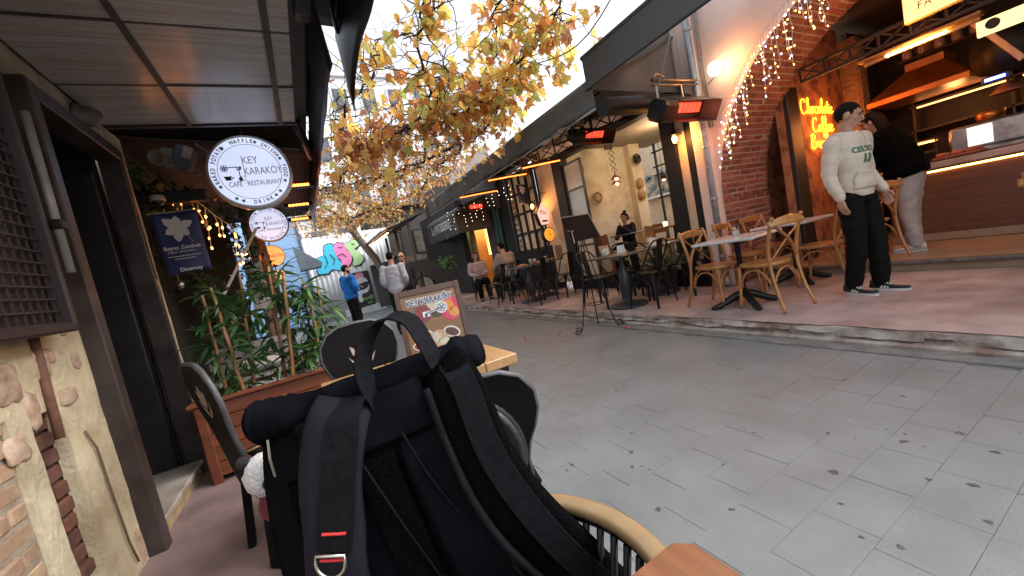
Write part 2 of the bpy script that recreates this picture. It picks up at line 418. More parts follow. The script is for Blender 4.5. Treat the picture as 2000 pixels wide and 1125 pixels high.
def left_building():
    t = thing('old_building', 'weathered plaster and brick building with a dark open doorway at left', 'building', (LX, 2.5, 0))
    o = (LX, 2.5)
    def W(y0, y1, z0, z1, x0=-.16, x1=0.0): return ((x0+x1)/2, (y0+y1)/2-2.5, (z0+z1)/2), (x1-x0, y1-y0, z1-z0)
    m = MB()
    def sheetwall(y0, y1, z0, z1, ny, nz, thick=.05, amp=.006):
        def fn(u, v):
            y = y0+(y1-y0)*u; z = z0+(z1-z0)*v
            return (amp*nz2(y, z, 0, 3)+amp*.5*nz2(y, z, 4, 11), y-2.5, z)
        m.slab(fn, ny, nz, thick)
    sheetwall(.2, 2.07, .98, 2.72, 40, 40)
    sheetwall(2.07, 2.19, .0, 2.72, 10, 60)
    sheetwall(2.19, 2.385, .955, 2.72, 8, 40)
    sheetwall(2.19, 2.385, 0, .22, 8, 8)
    sheetwall(2.385, 2.74, 0, 2.72, 14, 60)
    sheetwall(2.74, 3.82, 2.50, 2.72, 24, 8)
    sheetwall(3.86, 4.2, 0, 2.72, 10, 50)
    wall = m.build('wall', plaster, t, 35)
    B(*W(.2, 2.74, 0, 2.72, -.3, -.075)).build('brick_core', pm('mortar_old', (.33, .27, .2), (.2, .15, .11), scale=12, rough=.95, bump=.6), t)
    mo = pm('mortar_old', (.33, .27, .2)); B(*W(.2, 2.068, 0, .975, -.08, -.017)).build('mortar_bed', mo, t); B(*W(2.185, 2.39, .2, .95, -.078, -.063)).build('mortar_bed', pm('mortar_dark', (.12, .07, .05), (.06, .035, .025), scale=14, rough=.95, bump=.6), t)
    # bricks laid bare low on the left, and the dark bricks in the broken slot
    rnd = random.Random(5); z = .02; r = 0
    while z < .94:
        y = .9 - (r % 2)*.11
        while y < 2.07:
            l = .215; y1 = min(y+l, 2.075)
            if y1-y > .05:
                mm = MB(); c, d = W(y, y1-.012, z, z+.062, -.075, -.008+rnd.uniform(-.008, .006)); mm.box(c, d, .009, RX(rnd.uniform(-.02, .02))); mm.build('brick', brick_old, t)
            y += l
        z += .076; r += 1
    z = .215; r = 0
    while z < .93:
        for (a, b) in (((2.175, 2.30), (2.31, 2.40)) if r % 2 else ((2.175, 2.245), (2.255, 2.40))):
            mm = MB(); c, d = W(a, b, z, z+.062, -.075, -.055+rnd.uniform(-.015, .02)); mm.box(c, d, .008); mm.build('brick', brick_dark, t)
        z += .073; r += 1
    # stones that stand out of the render
    for i, (y, z, a, b, d) in enumerate([(2.12, 1.10, .13, .10, .03), (2.36, 1.15, .085, .10, .035), (2.43, 1.17, .035, .05, .03), (2.22, .98, .05, .11, .03), (2.47, .975, .10, .055, .035), (2.47, 1.29, .14, .035, .025), (2.60, 1.28, .05, .05, .03), (2.66, 1.43, .04, .09, .03), (2.37, 1.42, .12, .05, .03), (2.08, .87, .08, .07, .03),
                                         (2.17, 1.33, .10, .03, .02), (2.60, 1.55, .06, .05, .04), (2.67, 1.6, .05, .03, .04), (2.55, 2.65, .18, .05, .015), (2.69, .12, .05, .12, .025), (2.08, 2.6, .2, .06, .015), (3.3, 2.6, .22, .06, .012), (2.62, 1.12, .05, .055, .028), (1.75, 1.3, .12, .1, .025), (1.6, 1.08, .1, .08, .02)]):
        me = lumpy(stone_shape(a*.72, b*.72, i*7.3, 3.4), d*.6, i*3.1)
        me.v = [tuple(WALLM @ Vector(p)) for p in me.v]
        ob = me.build('stone', stone_pink, t, True); ob.location = (-.006, y-2.5, z)
    c = MB(); c.tube([(.012, 2.305-2.5, .83), (.012, 2.325-2.5, 1.05), (.012, 2.35-2.5, 1.4)], .017, 8); c.build('rusty_conduit', pm('rust', (.20, .09, .055), (.1, .045, .03), rough=.8, scale=15), t, True)
    c = MB(); c.tube([(.01, 2.50-2.5, .80), (.012, 2.545-2.5, .70), (.01, 2.56-2.5, .45), (.012, 2.57-2.5, .2), (.012, 2.60-2.5, .08)], .005, 6); c.build('cable', pm('old_cable', (.13, .09, .05), rough=.7), t, True)
    # doorway
    fr = thing('x', None, None); bpy.data.objects.remove(fr)
    dm = pm('door_frame_paint', (.05, .036, .034), (.022, .014, .013), rough=.42, rvar=.15, scale=4, bump=.2)
    f = MB(); f.box((.005, 2.775-2.5, 1.26), (.15, .085, 2.52), .008); f.box((.005, 3.85-2.5, 1.26), (.13, .055, 2.52), .008); f.box((.008, 3.31-2.5, 2.475), (.14, .985, .085), .008)
    dfr = f.build('door_frame', dm, t)
    B((-.03, 2.85-2.5, .14), (.18, .045, .24), .006).build('kick_plate', pm('kickplate', (.09, .055, .06), (.05, .03, .03), rough=.5), t)
    dr = MB(); dr.box((-.55, 3.84-2.5, 1.22), (.9, .04, 2.3), .01); dr.build('door', pm('black_door', (.012, .009, .01), (.006, .005, .005), rough=.5), t)
    B((-.28, 2.86-2.5, 1.23), (.02, .012, .3), .003).build('door_edge_strip', pm('brass_strip', (.3, .22, .12), rough=.5, metal=.3), t)
    B((-.10, 2.835-2.5, 1.42), (.05, .03, .07), .004).build('lock_plate', pm('lock', (.35, .3, .2), (.2, .15, .1), rough=.5, scale=30), t)
    # dark room behind
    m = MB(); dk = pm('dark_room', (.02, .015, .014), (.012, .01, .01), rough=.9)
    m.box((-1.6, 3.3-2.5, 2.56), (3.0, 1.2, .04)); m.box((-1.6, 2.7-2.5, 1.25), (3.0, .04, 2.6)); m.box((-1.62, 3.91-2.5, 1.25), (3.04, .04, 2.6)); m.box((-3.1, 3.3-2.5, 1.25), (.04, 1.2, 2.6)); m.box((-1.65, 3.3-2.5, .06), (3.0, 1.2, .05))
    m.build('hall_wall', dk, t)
    th = MB(); th.box((-.16, 3.31-2.5, .115), (.42, .995, .035), .006); st = th.build('threshold', pm('marble_sill', (.42, .38, .33), (.24, .2, .17), scale=5, rough=.4, bump=.15, rvar=.15), t)
    th = MB(); th.box((-.045, 3.31-2.5, .049), (.14, .99, .096), .004); th.build('sill_riser', pm('sill_plaster', (.36, .27, .14), (.22, .15, .08), scale=9, rough=.9, bump=.6), t)
    # barred window on the left
    wf = MB(); wf.box((.03, 1.75-2.5, 1.90), (.05, 1.34, 1.24), .01); win = wf.build('window', pm('window_dark', (.02, .018, .02), rough=.3), t)
    g = MB()
    for k in range(25): y = 1.1+k*.054; g.box((.075, y-2.5, 1.90), (.006, .008, 1.22))
    for k in range(24): z = 1.3+k*.052; g.box((.081, 1.75-2.5, z), (.006, 1.32, .008))
    g.build('mesh_grille', pm('grille', (.035, .02, .022), (.02, .012, .012), rough=.6), win)
    g = MB(); g.box((.08, 1.75-2.5, 1.275), (.07, 1.38, .04), .008); g.box((.08, 2.435-2.5, 1.9), (.07, .03, 1.27), .008); g.build('window_frame', pm('winframe', (.03, .018, .02), rough=.5), win)
    g = MB(); g.tube([(.12, 2.50-2.5, 1.52), (.12, 2.525-2.5, 2.25)], .016, 10); g.build('white_pipe', pm('white_tube', (.24, .24, .235), (.14, .14, .13), rough=.4), t, True)
    B((.118, 2.515-2.5, 1.74), (.05, .06, .045), .006).build('pipe_clamp', black_metal, t)
    # wall lamp, bulkhead type, under the roof
    lp = MB(); lp.lathe([(.0, 0), (.085, 0), (.085, .02), (.06, .045), (.065, .07), (.05, .1), (.03, .12), (0, .125)], 16, cap=False)
    o2 = lp.build('bulkhead_lamp', pm('old_lamp', (.22, .18, .14), (.12, .1, .08), rough=.5), t, True); o2.matrix_local = T(.0, 3.5-2.5, 2.62) @ RY(PI/2)
    return t
left_building()
def left_roof():
    t = thing('shop_canopy', 'low canopy of ribbed translucent ceiling panels over the left footway', 'canopy', (-.4, 3, 2.5))
    pmn = pm('ceiling_panel', (.46, .45, .45), (.34, .31, .275), scale=1.1, rough=.22, rvar=.08, bump=.08, stretch=(1.2, 40, 1), bscale=3, coat=.3)
    pmn.node_tree.nodes['Principled BSDF'].inputs['Specular IOR Level'].default_value = .5
    # panels between seams
    ys = [1.1, 1.75, 2.56, 3.22, 3.86]; xs = [-1.0, -.50, .17, .25]
    for j in range(len(ys)-1):
        for i in range(2):
            m = MB(); x0, x1 = xs[i]+.004, (xs[i+1] if i == 0 else .25)-.004; y0, y1 = ys[j]+.006, ys[j+1]-.006
            m.box(((x0+x1)/2+.4, (y0+y1)/2-3, .203+.006*((i+j) % 2)), (x1-x0, y1-y0, .012), .002); m.build('ceiling_panel', pmn, t)
    m = MB(); m.box((-.40+.4, 2.5-3, .24), (1.34, 2.9, .03)); m.box((-.5+.4, 2.5-3, .192), (.03, 2.8, .012)); m.box((.13+.4, 2.5-3, .192), (.035, 2.8, .012)); 
    for y in ys[1:-1]: m.box((-.37+.4, y-3, .199), (1.24, .014, .01))
    m.box((-.37+.4, 3.88-3, .205), (1.26, .03, .04))
    m.build('canopy_frame', pm('canopy_frame', (.06, .05, .045), (.035, .03, .027), rough=.5), t)
    bk = pm('black_valance', (.010, .010, .013), (.006, .006, .007), rough=.42, rvar=.1, scale=3, bump=.2, bscale=6)
    # near valance with a hanging corner, and the far valance behind it
    def val(x, y0, y1, ztop, zbot, tip, name, seed):
        m = MB()
        def fn(u, v):
            y = y0+(y1-y0)*u; zb = zbot+.012*math.sin(y*9+seed)-(tip*max(0, (u-.86)/.14)**2)
            return (x+.4+.012*nz2(y*2, v, seed)+.02*v, y-3, ztop-2.5+(zb-ztop)*v)
        m.slab(fn, 40, 5, .006); return m.build(name, bk, t, True)
    val(.50, .7, 2.64, 2.74, 2.40, .11, 'valance', 1.0)
    val(.365, 2.3, 7.6, 2.76, 2.40, .12, 'valance', 4.0)
    m = MB()
    def fn(u, v):
        y = .7+(2.55-.7)*u; x = .25+(.52-.25)*v; return (x+.4, y-3, .265-.02*v+.01*nz2(y, x, 0, 3))
    m.slab(fn, 20, 4, .01)
    m.tube([(.27+.4, 1.0-3, .23), (.36+.4, 1.9-3, .20), (.50+.4, 2.5-3, .19)], .012, 8)
    m.build('awning_strip', bk, t, True)
    m = MB()
    def fn(u, v):
        y = 2.3+(3.9-2.3)*u; x = .24+(.38-.24)*v; return (x+.4, y-3, .268-.008*v)
    m.slab(fn, 12, 3, .008); m.tube([(.25+.4, 3.9-3, .22), (.36+.4, 4.6-3, .12)], .04, 8)
    m.build('awning_strip', bk, t, True)
left_roof()
def left_arcade():
    """dark recess past the doorway: back wall, pillars, beam, sloped awning with heaters"""
    t = thing('arcade_building', 'dark recessed cafe front hung with garlands beyond the doorway', 'building', (-1.5, 6, 0))
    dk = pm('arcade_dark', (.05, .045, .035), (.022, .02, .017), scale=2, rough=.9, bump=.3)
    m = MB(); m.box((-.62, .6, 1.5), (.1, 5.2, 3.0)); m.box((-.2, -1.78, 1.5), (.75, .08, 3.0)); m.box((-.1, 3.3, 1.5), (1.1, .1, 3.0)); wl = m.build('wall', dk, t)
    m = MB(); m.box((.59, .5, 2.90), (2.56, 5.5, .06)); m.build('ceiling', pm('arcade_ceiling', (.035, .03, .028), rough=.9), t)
    m = MB(); m.box((.35, -1.5, 2.30), (1.1, .10, .10), .01); m.build('beam', black_paint, t)
    tr = pm('trunk_post', (.20, .13, .085), (.09, .055, .04), scale=10, rough=.9, bump=.6, stretch=(6, 6, 1))
    for (x, y, r, l) in ((.95, .5, .055, .05), (1.08, 1.6, .06, -.03), (.9, 2.5, .07, .02)):
        m = MB(); m.tube([(x+l*k/6+.02*math.sin(k*1.7+x*9), y, k*2.7/6) for k in range(7)], [r*(1+.15*math.sin(k*2.1)) for k in range(7)], 10); m.build('post', tr, t, True)
    # painted return wall at the near end
    B((.30, -1.82, 1.3), (.28, .06, 2.6), .01).build('end_pier', cream_wall, t)
    # sloped awning
    rf = pm('brown_awning', (.06, .032, .026), (.03, .016, .014), scale=2, rough=.8, bump=.3, bscale=8)
    m = MB()
    def fn(u, v): return (.35+1.5*v, -1.6+3.25*u, 2.84-.22*v+.02*nz2(u*5, v*3, 2))
    m.slab(fn, 20, 8, .01); aw = m.build('awning', rf, t, True)
    hm = em('heater_orange', (1, .20, .03), 3.5)
    for (y, x0, x1) in ((-1.0, 1.60, 1.80), (.05, 1.55, 1.80), (1.15, 1.55, 1.80)):
        m = MB(); m.box(((x0+x1)/2, y, 2.435), (x1-x0+.1, .12, .05), .01); h = m.build('heater', black_metal, t)
        m = MB(); n = 6
        for k in range(n):
            m.box((x0+(x1-x0)*(k+.5)/n, y-.065, 2.425), ((x1-x0)/n*.8, .012, .028), .004)
        m.build('heater_element', hm, h)
    return t
left_arcade()
# ------------------------------------------------------------------ right side: brick arch shop
FXX = 5.2
pink_plaster = pm('pink_plaster', (.80, .68, .61), (.68, .55, .48), scale=1.1, rough=.85, bump=.25, bscale=18, world=True, detail=8)
brick_red = pm('red_brick', (.30, .10, .065), (.17, .055, .038), scale=9, rough=.88, bump=.7, bscale=30, rand=.38)
mortar = pm('mortar', (.42, .32, .27), (.3, .22, .18), scale=20, rough=.95, bump=.5)
brown_plaster = pm('peeling_plaster', (.42, .18, .09), (.14, .045, .03), scale=4.5, rough=.85, bump=.5, bscale=18, detail=10, contrast=(.38, .56))
brown_dark = pm('kitchen_brown', (.05, .022, .014), (.022, .011, .008), scale=3, rough=.7)
AY, AZ, AR = 1.25, 1.35, 2.10
def arch_shop():
    t = thing('brick_arch_shop', 'dessert shop behind a wide brick arch with pink rendered front', 'building', (FXX, 1.25, 0))
    poly = [(2.33, .0), (2.33, 4.9), (-3.6, 4.9), (-3.6, 0), (-AR+.003, 0), (-AR+.003, AZ)]
    for k in range(1, 40): a = PI-PI*k/40; poly.append(((AR-.003)*math.cos(a), AZ+(AR-.003)*math.sin(a)))
    poly += [(AR-.003, AZ), (AR-.003, 0)]
    M = Matrix(((0, 0, 1, 0), (1, 0, 0, 0), (0, 1, 0, 0), (0, 0, 0, 1)))
    m = MB(); m.prism(poly, 0, .12, M); wall = m.build('wall', pink_plaster, t)
    # mortar barrel
    m = MB(); q_ = AR-.006; pts = [(q_, .1)]+[(q_, AZ)]+[(q_*math.cos(PI*k/40), AZ+q_*math.sin(PI*k/40)) for k in range(1, 40)]+[(-q_, AZ), (-q_, .1)]
    vs = []; fs = []
    for i, (y, z) in enumerate(pts): vs += [(.002, y, z), (1.1, y, z), (1.1, y*1.02, z*1.02), (.002, y*1.02, z*1.02)]
    for i in range(len(pts)-1): fs.append((i*4, i*4+1, i*4+5, i*4+4))
    m.add(vs, fs); barrel = m.build('arch_lining', mortar, t)
    rnd = random.Random(2); bm_ = [MB().box((0, 0, 0), (l, .05, .060), .006).mesh('brick', brick_red) for l in (.215, .205, .1)]
    s = 0; row = 0; n = 0
    L = AZ-.14+AR*PI*.62
    while s < L and n < 296:
        if s < AZ-.14: y, z, a = AR, .16+s, 0
        else: a = (s-(AZ-.14))/AR; y, z = AR*math.cos(a), AZ+AR*math.sin(a)
        x = .01
        segs = (.215, .215, .215, .215, .215) if row % 2 == 0 else (.1, .215, .215, .215, .215, .1)
        for l in segs:
            if n >= 296: break
            k = 2 if l < .12 else rnd.randrange(2)
            Mx = T(x+l/2, y+rnd.uniform(-.006, .006), z) @ RX(a) @ RZ(rnd.uniform(-.015, .015)); link('brick', bm_[k], barrel, Mx @ T(0, .012, 0)); x += l+.008; n += 1
        s += .076; row += 1
    # inner wall with the neon lettering
    m = MB(); m.box((1.98, 1.78, 1.9), (1.9, .08, 3.4)); m.build('side_wall', brown_plaster, t)
    m = MB(); m.box((1.24, 1.74, 1.45), (.30, .12, 2.45), .01); m.build('steel_door', pm('dark_steel_door', (.02, .014, .014), (.012, .009, .009), rough=.55), t)
    # carved column
    m = MB(); m.box((2.98, 1.62, 1.8), (.26, .24, 3.2), .02)
    for k in range(7): m.tube([(2.87+k*.037, 1.49, .4), (2.87+k*.037, 1.49, 3.3)], .012, 6)
    m.build('column', pm('carved_column', (.30, .17, .08), (.13, .06, .03), scale=8, rough=.6, bump=.5, stretch=(1, 1, 3)), t)
    m = MB(); m.box((4.4, -.6, 1.9), (.1, 5.2, 3.6)); m.box((3.9, 1.78, 1.9), (1.2, .08, 3.4)); m.box((2.4, -.6, 3.72), (4.1, 5.4, .06)); m.box((2.4, -2.9, 1.9), (4.1, .1, 3.6))
    m.build('back_wall', brown_dark, t)
    # counter
    c = MB(); c.box((2.4, -.6, .70), (.8, 3.3, .88), .01); cn = c.build('counter', wood('counter_wood', (.17, .065, .035), (.09, .035, .02), axis=1, rough=.5), t)
    c = MB(); c.box((2.36, -.6, 1.205), (.94, 3.36, .085), .012); c.build('counter_top', pm('counter_marble', (.5, .38, .33), (.38, .27, .23), scale=5, rough=.3), cn)
    c = MB(); c.box((1.985, -.6, 1.132), (.02, 3.3, .022), .003); c.build('light_strip', em('strip_amber', (1, .45, .1), 3.5), cn)
    c = MB(); c.box((1.99, -.6, .30), (.012, 3.3, .09)); c.build('skirting', pm('skirt', (.36, .26, .18), rough=.5), cn)
    return t
shop = arch_shop()
def neon_sign():
    t = thing('neon_sign', 'glowing yellow neon script lettering on the peeling shop wall', 'sign', (7.22, 2.975, 2.12))
    G = {  # strokes in a unit box, advance
     'C': ([[(.62, .82), (.5, 1), (.2, .95), (.05, .55), (.15, .1), (.45, 0), (.72, .2)]], .78),
     'B': ([[(.15, 0), (.22, 1), (.25, 0)], [(.1, .9), (.45, 1.02), (.6, .8), (.4, .55), (.25, .52), (.6, .45), (.62, .1), (.3, -.03), (.05, .08)]], .72),
     'h': ([[(0, .05), (.2, .6), (.25, 1.05), (.14, 1.0), (.12, 0), (.25, .42), (.38, .45), (.4, .05), (.52, .05)]], .5),
     'o': ([[(0, .3), (.15, .48), (.02, .25), (.15, 0), (.32, .2), (.2, .48), (.5, .42)]], .46),
     'c': ([[(.32, .4), (.2, .48), (.04, .25), (.15, 0), (.42, .12)]], .4),
     'a': ([[(.34, .42), (.15, .48), (.03, .2), (.15, 0), (.33, .3), (.36, .45), (.35, .05), (.5, .08)]], .46),
     'l': ([[(0, .1), (.2, .7), (.18, 1.05), (.08, .9), (.1, .1), (.25, .02), (.34, .12)]], .32),
     't': ([[(.12, .85), (.1, .12), (.22, .0), (.36, .12)], [(-.05, .58), (.32, .62)]], .34),
     'e': ([[(0, .15), (.3, .32), (.2, .48), (.05, .3), (.12, .02), (.28, 0), (.45, .15)]], .42),
     'f': ([[(0, .1), (.22, .6), (.24, 1.05), (.12, .95), (.12, -.35), (.24, -.3), (.16, .05), (.36, .12)]], .34),
     'r': ([[(0, .1), (.08, .48), (.14, .4), (.28, .42), (.26, .1), (.42, .08)]], .4),
     'k': ([[(0, .1), (.2, .7), (.22, 1.05), (.1, .95), (.1, 0)], [(.34, .46), (.12, .22), (.38, 0), (.48, .1)]], .46)}
    m = MB()
    for line, wx, z in (('Chocolate', -.50, .20), ('Coffee', -.23, -.07), ('Break', -.34, -.31)):
        x = wx; s = .205
        for ch in line:
            st, ad = G[ch]
            for pl in st:
                # smooth the stroke
                P = [Vector((x+px*s*1.12, 0, z+py*s)) for px, py in pl]; Q = []
                for i in range(len(P)-1):
                    p0 = P[max(i-1, 0)]; p1 = P[i]; p2 = P[i+1]; p3 = P[min(i+2, len(P)-1)]
                    for k in range(4):
                        u = k/4; Q.append(.5*((2*p1)+(p2-p0)*u+(2*p0-5*p1+4*p2-p3)*u*u+(3*p1-p0-3*p2+p3)*u**3))
                Q.append(P[-1]); m.tube(Q, .0068, 5)
            x += ad*s*1.12
    m.build('neon_tube', em('neon_yellow', (1, .42, .015), 2.4), t, True)
    point('neon_glow', (0, -.28, -.05), 11, (1, .28, .06), .25, t)
neon_sign()
def truss(name, label, p0, p1, h, w_, n, mat=black_metal):
    t = thing(name, label, 'truss', p0); d = Vector(p1)-Vector(p0); m = MB()
    u = Vector((0, 0, h))
    m.bar((0, 0, 0), d, w_, w_); m.bar(u, d+u, w_, w_)
    for k in range(n+1): q = d*(k/n); m.bar(q, q+u, w_*.7, w_*.7)
    m.build('chord', mat, t)
    m = MB()
    for k in range(n): q = d*(k/n); q2 = d*((k+1)/n); m.bar(q, q2+u, w_*.55, w_*.55); m.bar(q+u, q2, w_*.55, w_*.5)
    m.build('brace', mat, t)
    return t
truss('steel_truss', 'brown cross-braced steel truss hanging inside the brick arch', (6.2, 2.70, 2.62), (6.2, -.2, 2.62), .16, .032, 11, pm('truss_brown', (.035, .02, .015), rough=.6))
def shop_heater():
    t = thing('bar_heater', 'long infrared bar heater glowing orange under the brown truss', 'heater', (6.17, 1.62, 2.5))
    MB().box((.02, 0, .045), (.16, .95, .03), .008).box((.06, 0, .015), (.04, .9, .05), .006).build('reflector', pm('heater_copper', (.5, .25, .1), rough=.3, metal=.8), t)
    m = MB()
    for k in range(10): m.ball((-.02, -.22+k*.048, 0), (.018, .026, .017), 8, 6)
    m.build('heater_element', em('heater_white_hot', (1, .5, .15), 9), t, True)
    point('heater_glow', (-.10, 0, -.08), 9, (1, .38, .1), .12, t)
shop_heater()
def factory_sign():
    t = thing('lit_sign_box', 'pale yellow lit sign box hung inside the brick arch', 'sign', (6.1, 1.1, 2.72))
    MB().box((.04, 0, .22), (.07, 1.14, .44), .01).build('box', pm('sign_box_edge', (.6, .42, .12), rough=.5), t)
    MB().box((-.002, 0, .22), (.012, 1.12, .42), .003).build('face', em('sign_cream', (1, .66, .24), .5), t)
    m = MB(); mb_text(m, 'FACTORY', .105, T(-.0095, .235, .125) @ FX, .001, space=1.25, sx=.8); mb_text(m, 'COFFEE', .105, T(-.0095, -.30, .125) @ FX, .001, space=1.25, sx=.8)
    for k in range(9): m.box((-.0095, .22-k*.04, .045), (.002, .018, .012))
    m.build('lettering', pm('brown_letter', (.16, .06, .03), rough=.6), t)
factory_sign()
def kitchen():
    t = thing('copper_hood', 'copper extractor hood shining orange over the kitchen', 'hood', (8.5, 2.0, 2.25))
    cu = pm('copper', (.6, .22, .06), (.35, .11, .03), rough=.36, metal=.75, scale=4)
    m = MB(); rg = lambda x0, x1, y0, y1, z: [(x0, y0, z), (x1, y0, z), (x1, y1, z), (x0, y1, z)]
    m.loft([rg(-.45, .55, -.35, .70, 0), rg(-.45, .55, -.35, .70, .07), rg(-.05, .5, -.05, .35, .40), rg(-.05, .5, -.05, .35, .5)]); m.build('hood_body', cu, t)
    m = MB(); m.tube([(.2, .15, .5), (.2, .15, 1.4)], .16, 16); m.build('flue', pm('flue', (.12, .07, .05), rough=.5, metal=.5), t, True)
    bb = thing('back_bar', 'dark back bar shelving with kitchen equipment behind the counter', 'shelving', (9.1, .9, .25)); dkm = pm('bar_dark', (.05, .028, .018), (.03, .017, .012), rough=.5)
    m = MB(); m.box((.15, 0, .45), (.5, 3.3, .9), .01); m.build('cabinet', dkm, bb)
    m = MB()
    for z in (1.55, 1.95): m.box((.2, 0, z), (.36, 3.3, .035), .004)
    for y in (-1.6, -.5, .6, 1.6): m.box((.2, y, 1.45), (.36, .03, 1.3), .004)
    m.build('shelf', dkm, bb)
    m = MB()
    for y in (-1.1, .05, 1.1): m.box((.03, y, 1.915), (.04, .9, .02), .003)
    m.build('under_shelf_light', em('shelf_light', (1, .5, .16), 1.2), bb)
    for y in (-1.1, .05, 1.1): point('shelf_glow', (-.1, y, 1.80), 1.6, (1, .5, .18), .1, bb)
    rnd = random.Random(9)
    cols = [(.55, .25, .12), (.32, .3, .3), (.5, .4, .3), (.1, .08, .08), (.6, .5, .4)]
    for k in range(4):
        y = -.45+k*.33; h = rnd.uniform(.12, .26); mm = MB(); mm.lathe([(.05, 0), (.055, .02), (.055, h*.7), (.03, h*.8), (.03, h), (0, h)], 12)
        ci = rnd.randrange(5); o = mm.build('bottle', pm('jar_%d' % ci, cols[ci], rough=.3), None, True); o.location = (9.22, y+.3, .25+1.575)
        tag(o, ('rightmost', 'second from right', 'third from right', 'leftmost')[k]+' jar standing on the shelf behind the shop counter', 'jar', 'jars on the back bar shelf')
    cm = thing('coffee_machine', 'steel coffee machine with a glowing front behind the counter', 'machine', (7.55, 1.42, 1.25))
    MB().box((0, 0, .2), (.42, .62, .3), .03).box((0, 0, .03), (.46, .66, .05), .01).build('body', steel, cm, 40)
    MB().box((-.215, .05, .2), (.012, .2, .22), .006).build('front_panel', em('panel_white', (.9, .95, .85), .35), cm)
    MB().lathe([(.10, 0), (.12, .05), (.12, .1), (.05, .12)], 16, (0, 0, .35)).build('cup_tray', pm('copper', (.75, .3, .1)), cm, True)
    gl = thing('lit_glass_case', 'lit orange glass display case near the counter end', 'display case', (7.55, 2.0, 1.25))
    MB().box((0, 0, .14), (.3, .3, .03), .004).box((0, 0, .02), (.34, .34, .03), .004).box((-.15, -.15, .16), (.015, .015, .28)).box((-.15, .15, .16), (.015, .015, .28)).box((0, 0, .3), (.32, .32, .02)).build('frame', brown_dark, gl)
    MB().box((0, 0, .275), (.2, .2, .012)).build('lamp', em('case_orange', (1, .35, .06), 4), gl)
    tr = thing('serving_tray', 'rust coloured tray of pastries on the marble counter', 'tray', (7.2, 1.62, 1.25))
    MB().box((0, 0, .02), (.25, .4, .03), .008).build('tray', pm('tray_red', (.35, .1, .05), rough=.6), tr)
    rnd = random.Random(4)
    for k in range(6): MB().ball((-.06+.12*(k % 2), -.13+.13*(k//2), .055), (.045, .055, .03), 8, 5).build('pastry', pm('pastry', (.45, .16, .08), (.3, .09, .04), scale=20, rough=.7), tr, True)
    # duct, lamps and jars under the ceiling
    dt = thing('black_duct', 'large black ventilation duct under the shop ceiling', 'duct', (7.2, 1.0, 2.33))
    MB().tube([(0, .35, 0), (.2, .1, 0), (.4, -1.2, .05)], [.26, .28, .28], 20).build('pipe', black_paint, dt, True)
    bm2 = thing('timber_brace', 'pale timber brace slanting down beside the black duct', 'beam', (6.6, 1.31, 2.60))
    MB().bar((0, 0, 0), (.05, -.30, -.54), .07, .05, .005).bar((-.02, .1, -.02), (0, -.03, .03), .12, .03, .004).build('timber', wood('brace_wood', (.45, .26, .15), (.3, .16, .09), axis=2), bm2)
    lp = thing('ceiling_panel_lamp', 'flat cream panel lamp with a dark round spot at top right', 'lamp', (6.0, .98, 2.36))
    MB().box((0, 0, 0), (.03, .36, .14), .004).build('panel', em('panel_cream', (1, .72, .3), .5), lp)
    MB().lathe([(.045, 0), (.045, .02), (.02, .012)], 16).build('spot', brown_dark, lp, True).matrix_local = T(-.014, .08, .01) @ RY(-PI/2)
    bl = thing('insect_lamp', 'small violet blue fluorescent lamp glowing by the duct', 'lamp', (6.88, 1.24, 1.99))
    MB().tube([(0, .07, 0), (0, -.07, .0)], .014, 8).build('blue_tube', em('blue_tube', (.08, .12, 1), 12), bl, True)
    MB().box((.03, 0, 0), (.02, .2, .07), .005).build('housing', black_metal, bl)
    js = thing('jar_shelf', 'hanging shelf of glass jars above the copper hood', 'shelf', (8.6, 2.0, 2.82))
    MB().box((0, -.1, 0), (.2, 1.1, .02), .003).build('board', brown_dark, js)
    for k in range(5):
        o = MB().lathe([(.05, 0), (.06, .02), (.06, .11), (.045, .13), (.05, .15), (0, .152)], 14).build('jar', pm('jar_glass', (.4, .24, .16), (.25, .14, .1), rough=.15, spec=.8), None, True); o.location = (8.6, 2.35-k*.17, 2.835); tag(o, ('leftmost', 'second from left', 'middle', 'second from right', 'rightmost')[k]+' glass jar on the hanging shelf above the copper hood', 'jar', 'glass jars over the hood')
    ph = thing('pendant_lamp', 'round terracotta pendant lamp near the blue fluorescent tube', 'lamp', (7.9, 1.33, 1.90))
    MB().lathe([(.03, .12), (.06, .1), (.13, .03), (.15, 0), (.14, .0), (.05, .08)], 18).build('shade', pm('terracotta', (.4, .17, .1), rough=.6), ph, True)
    MB().tube([(0, 0, .1), (0, 0, 1.75)], .006, 6).build('cord', black_metal, ph)
kitchen()

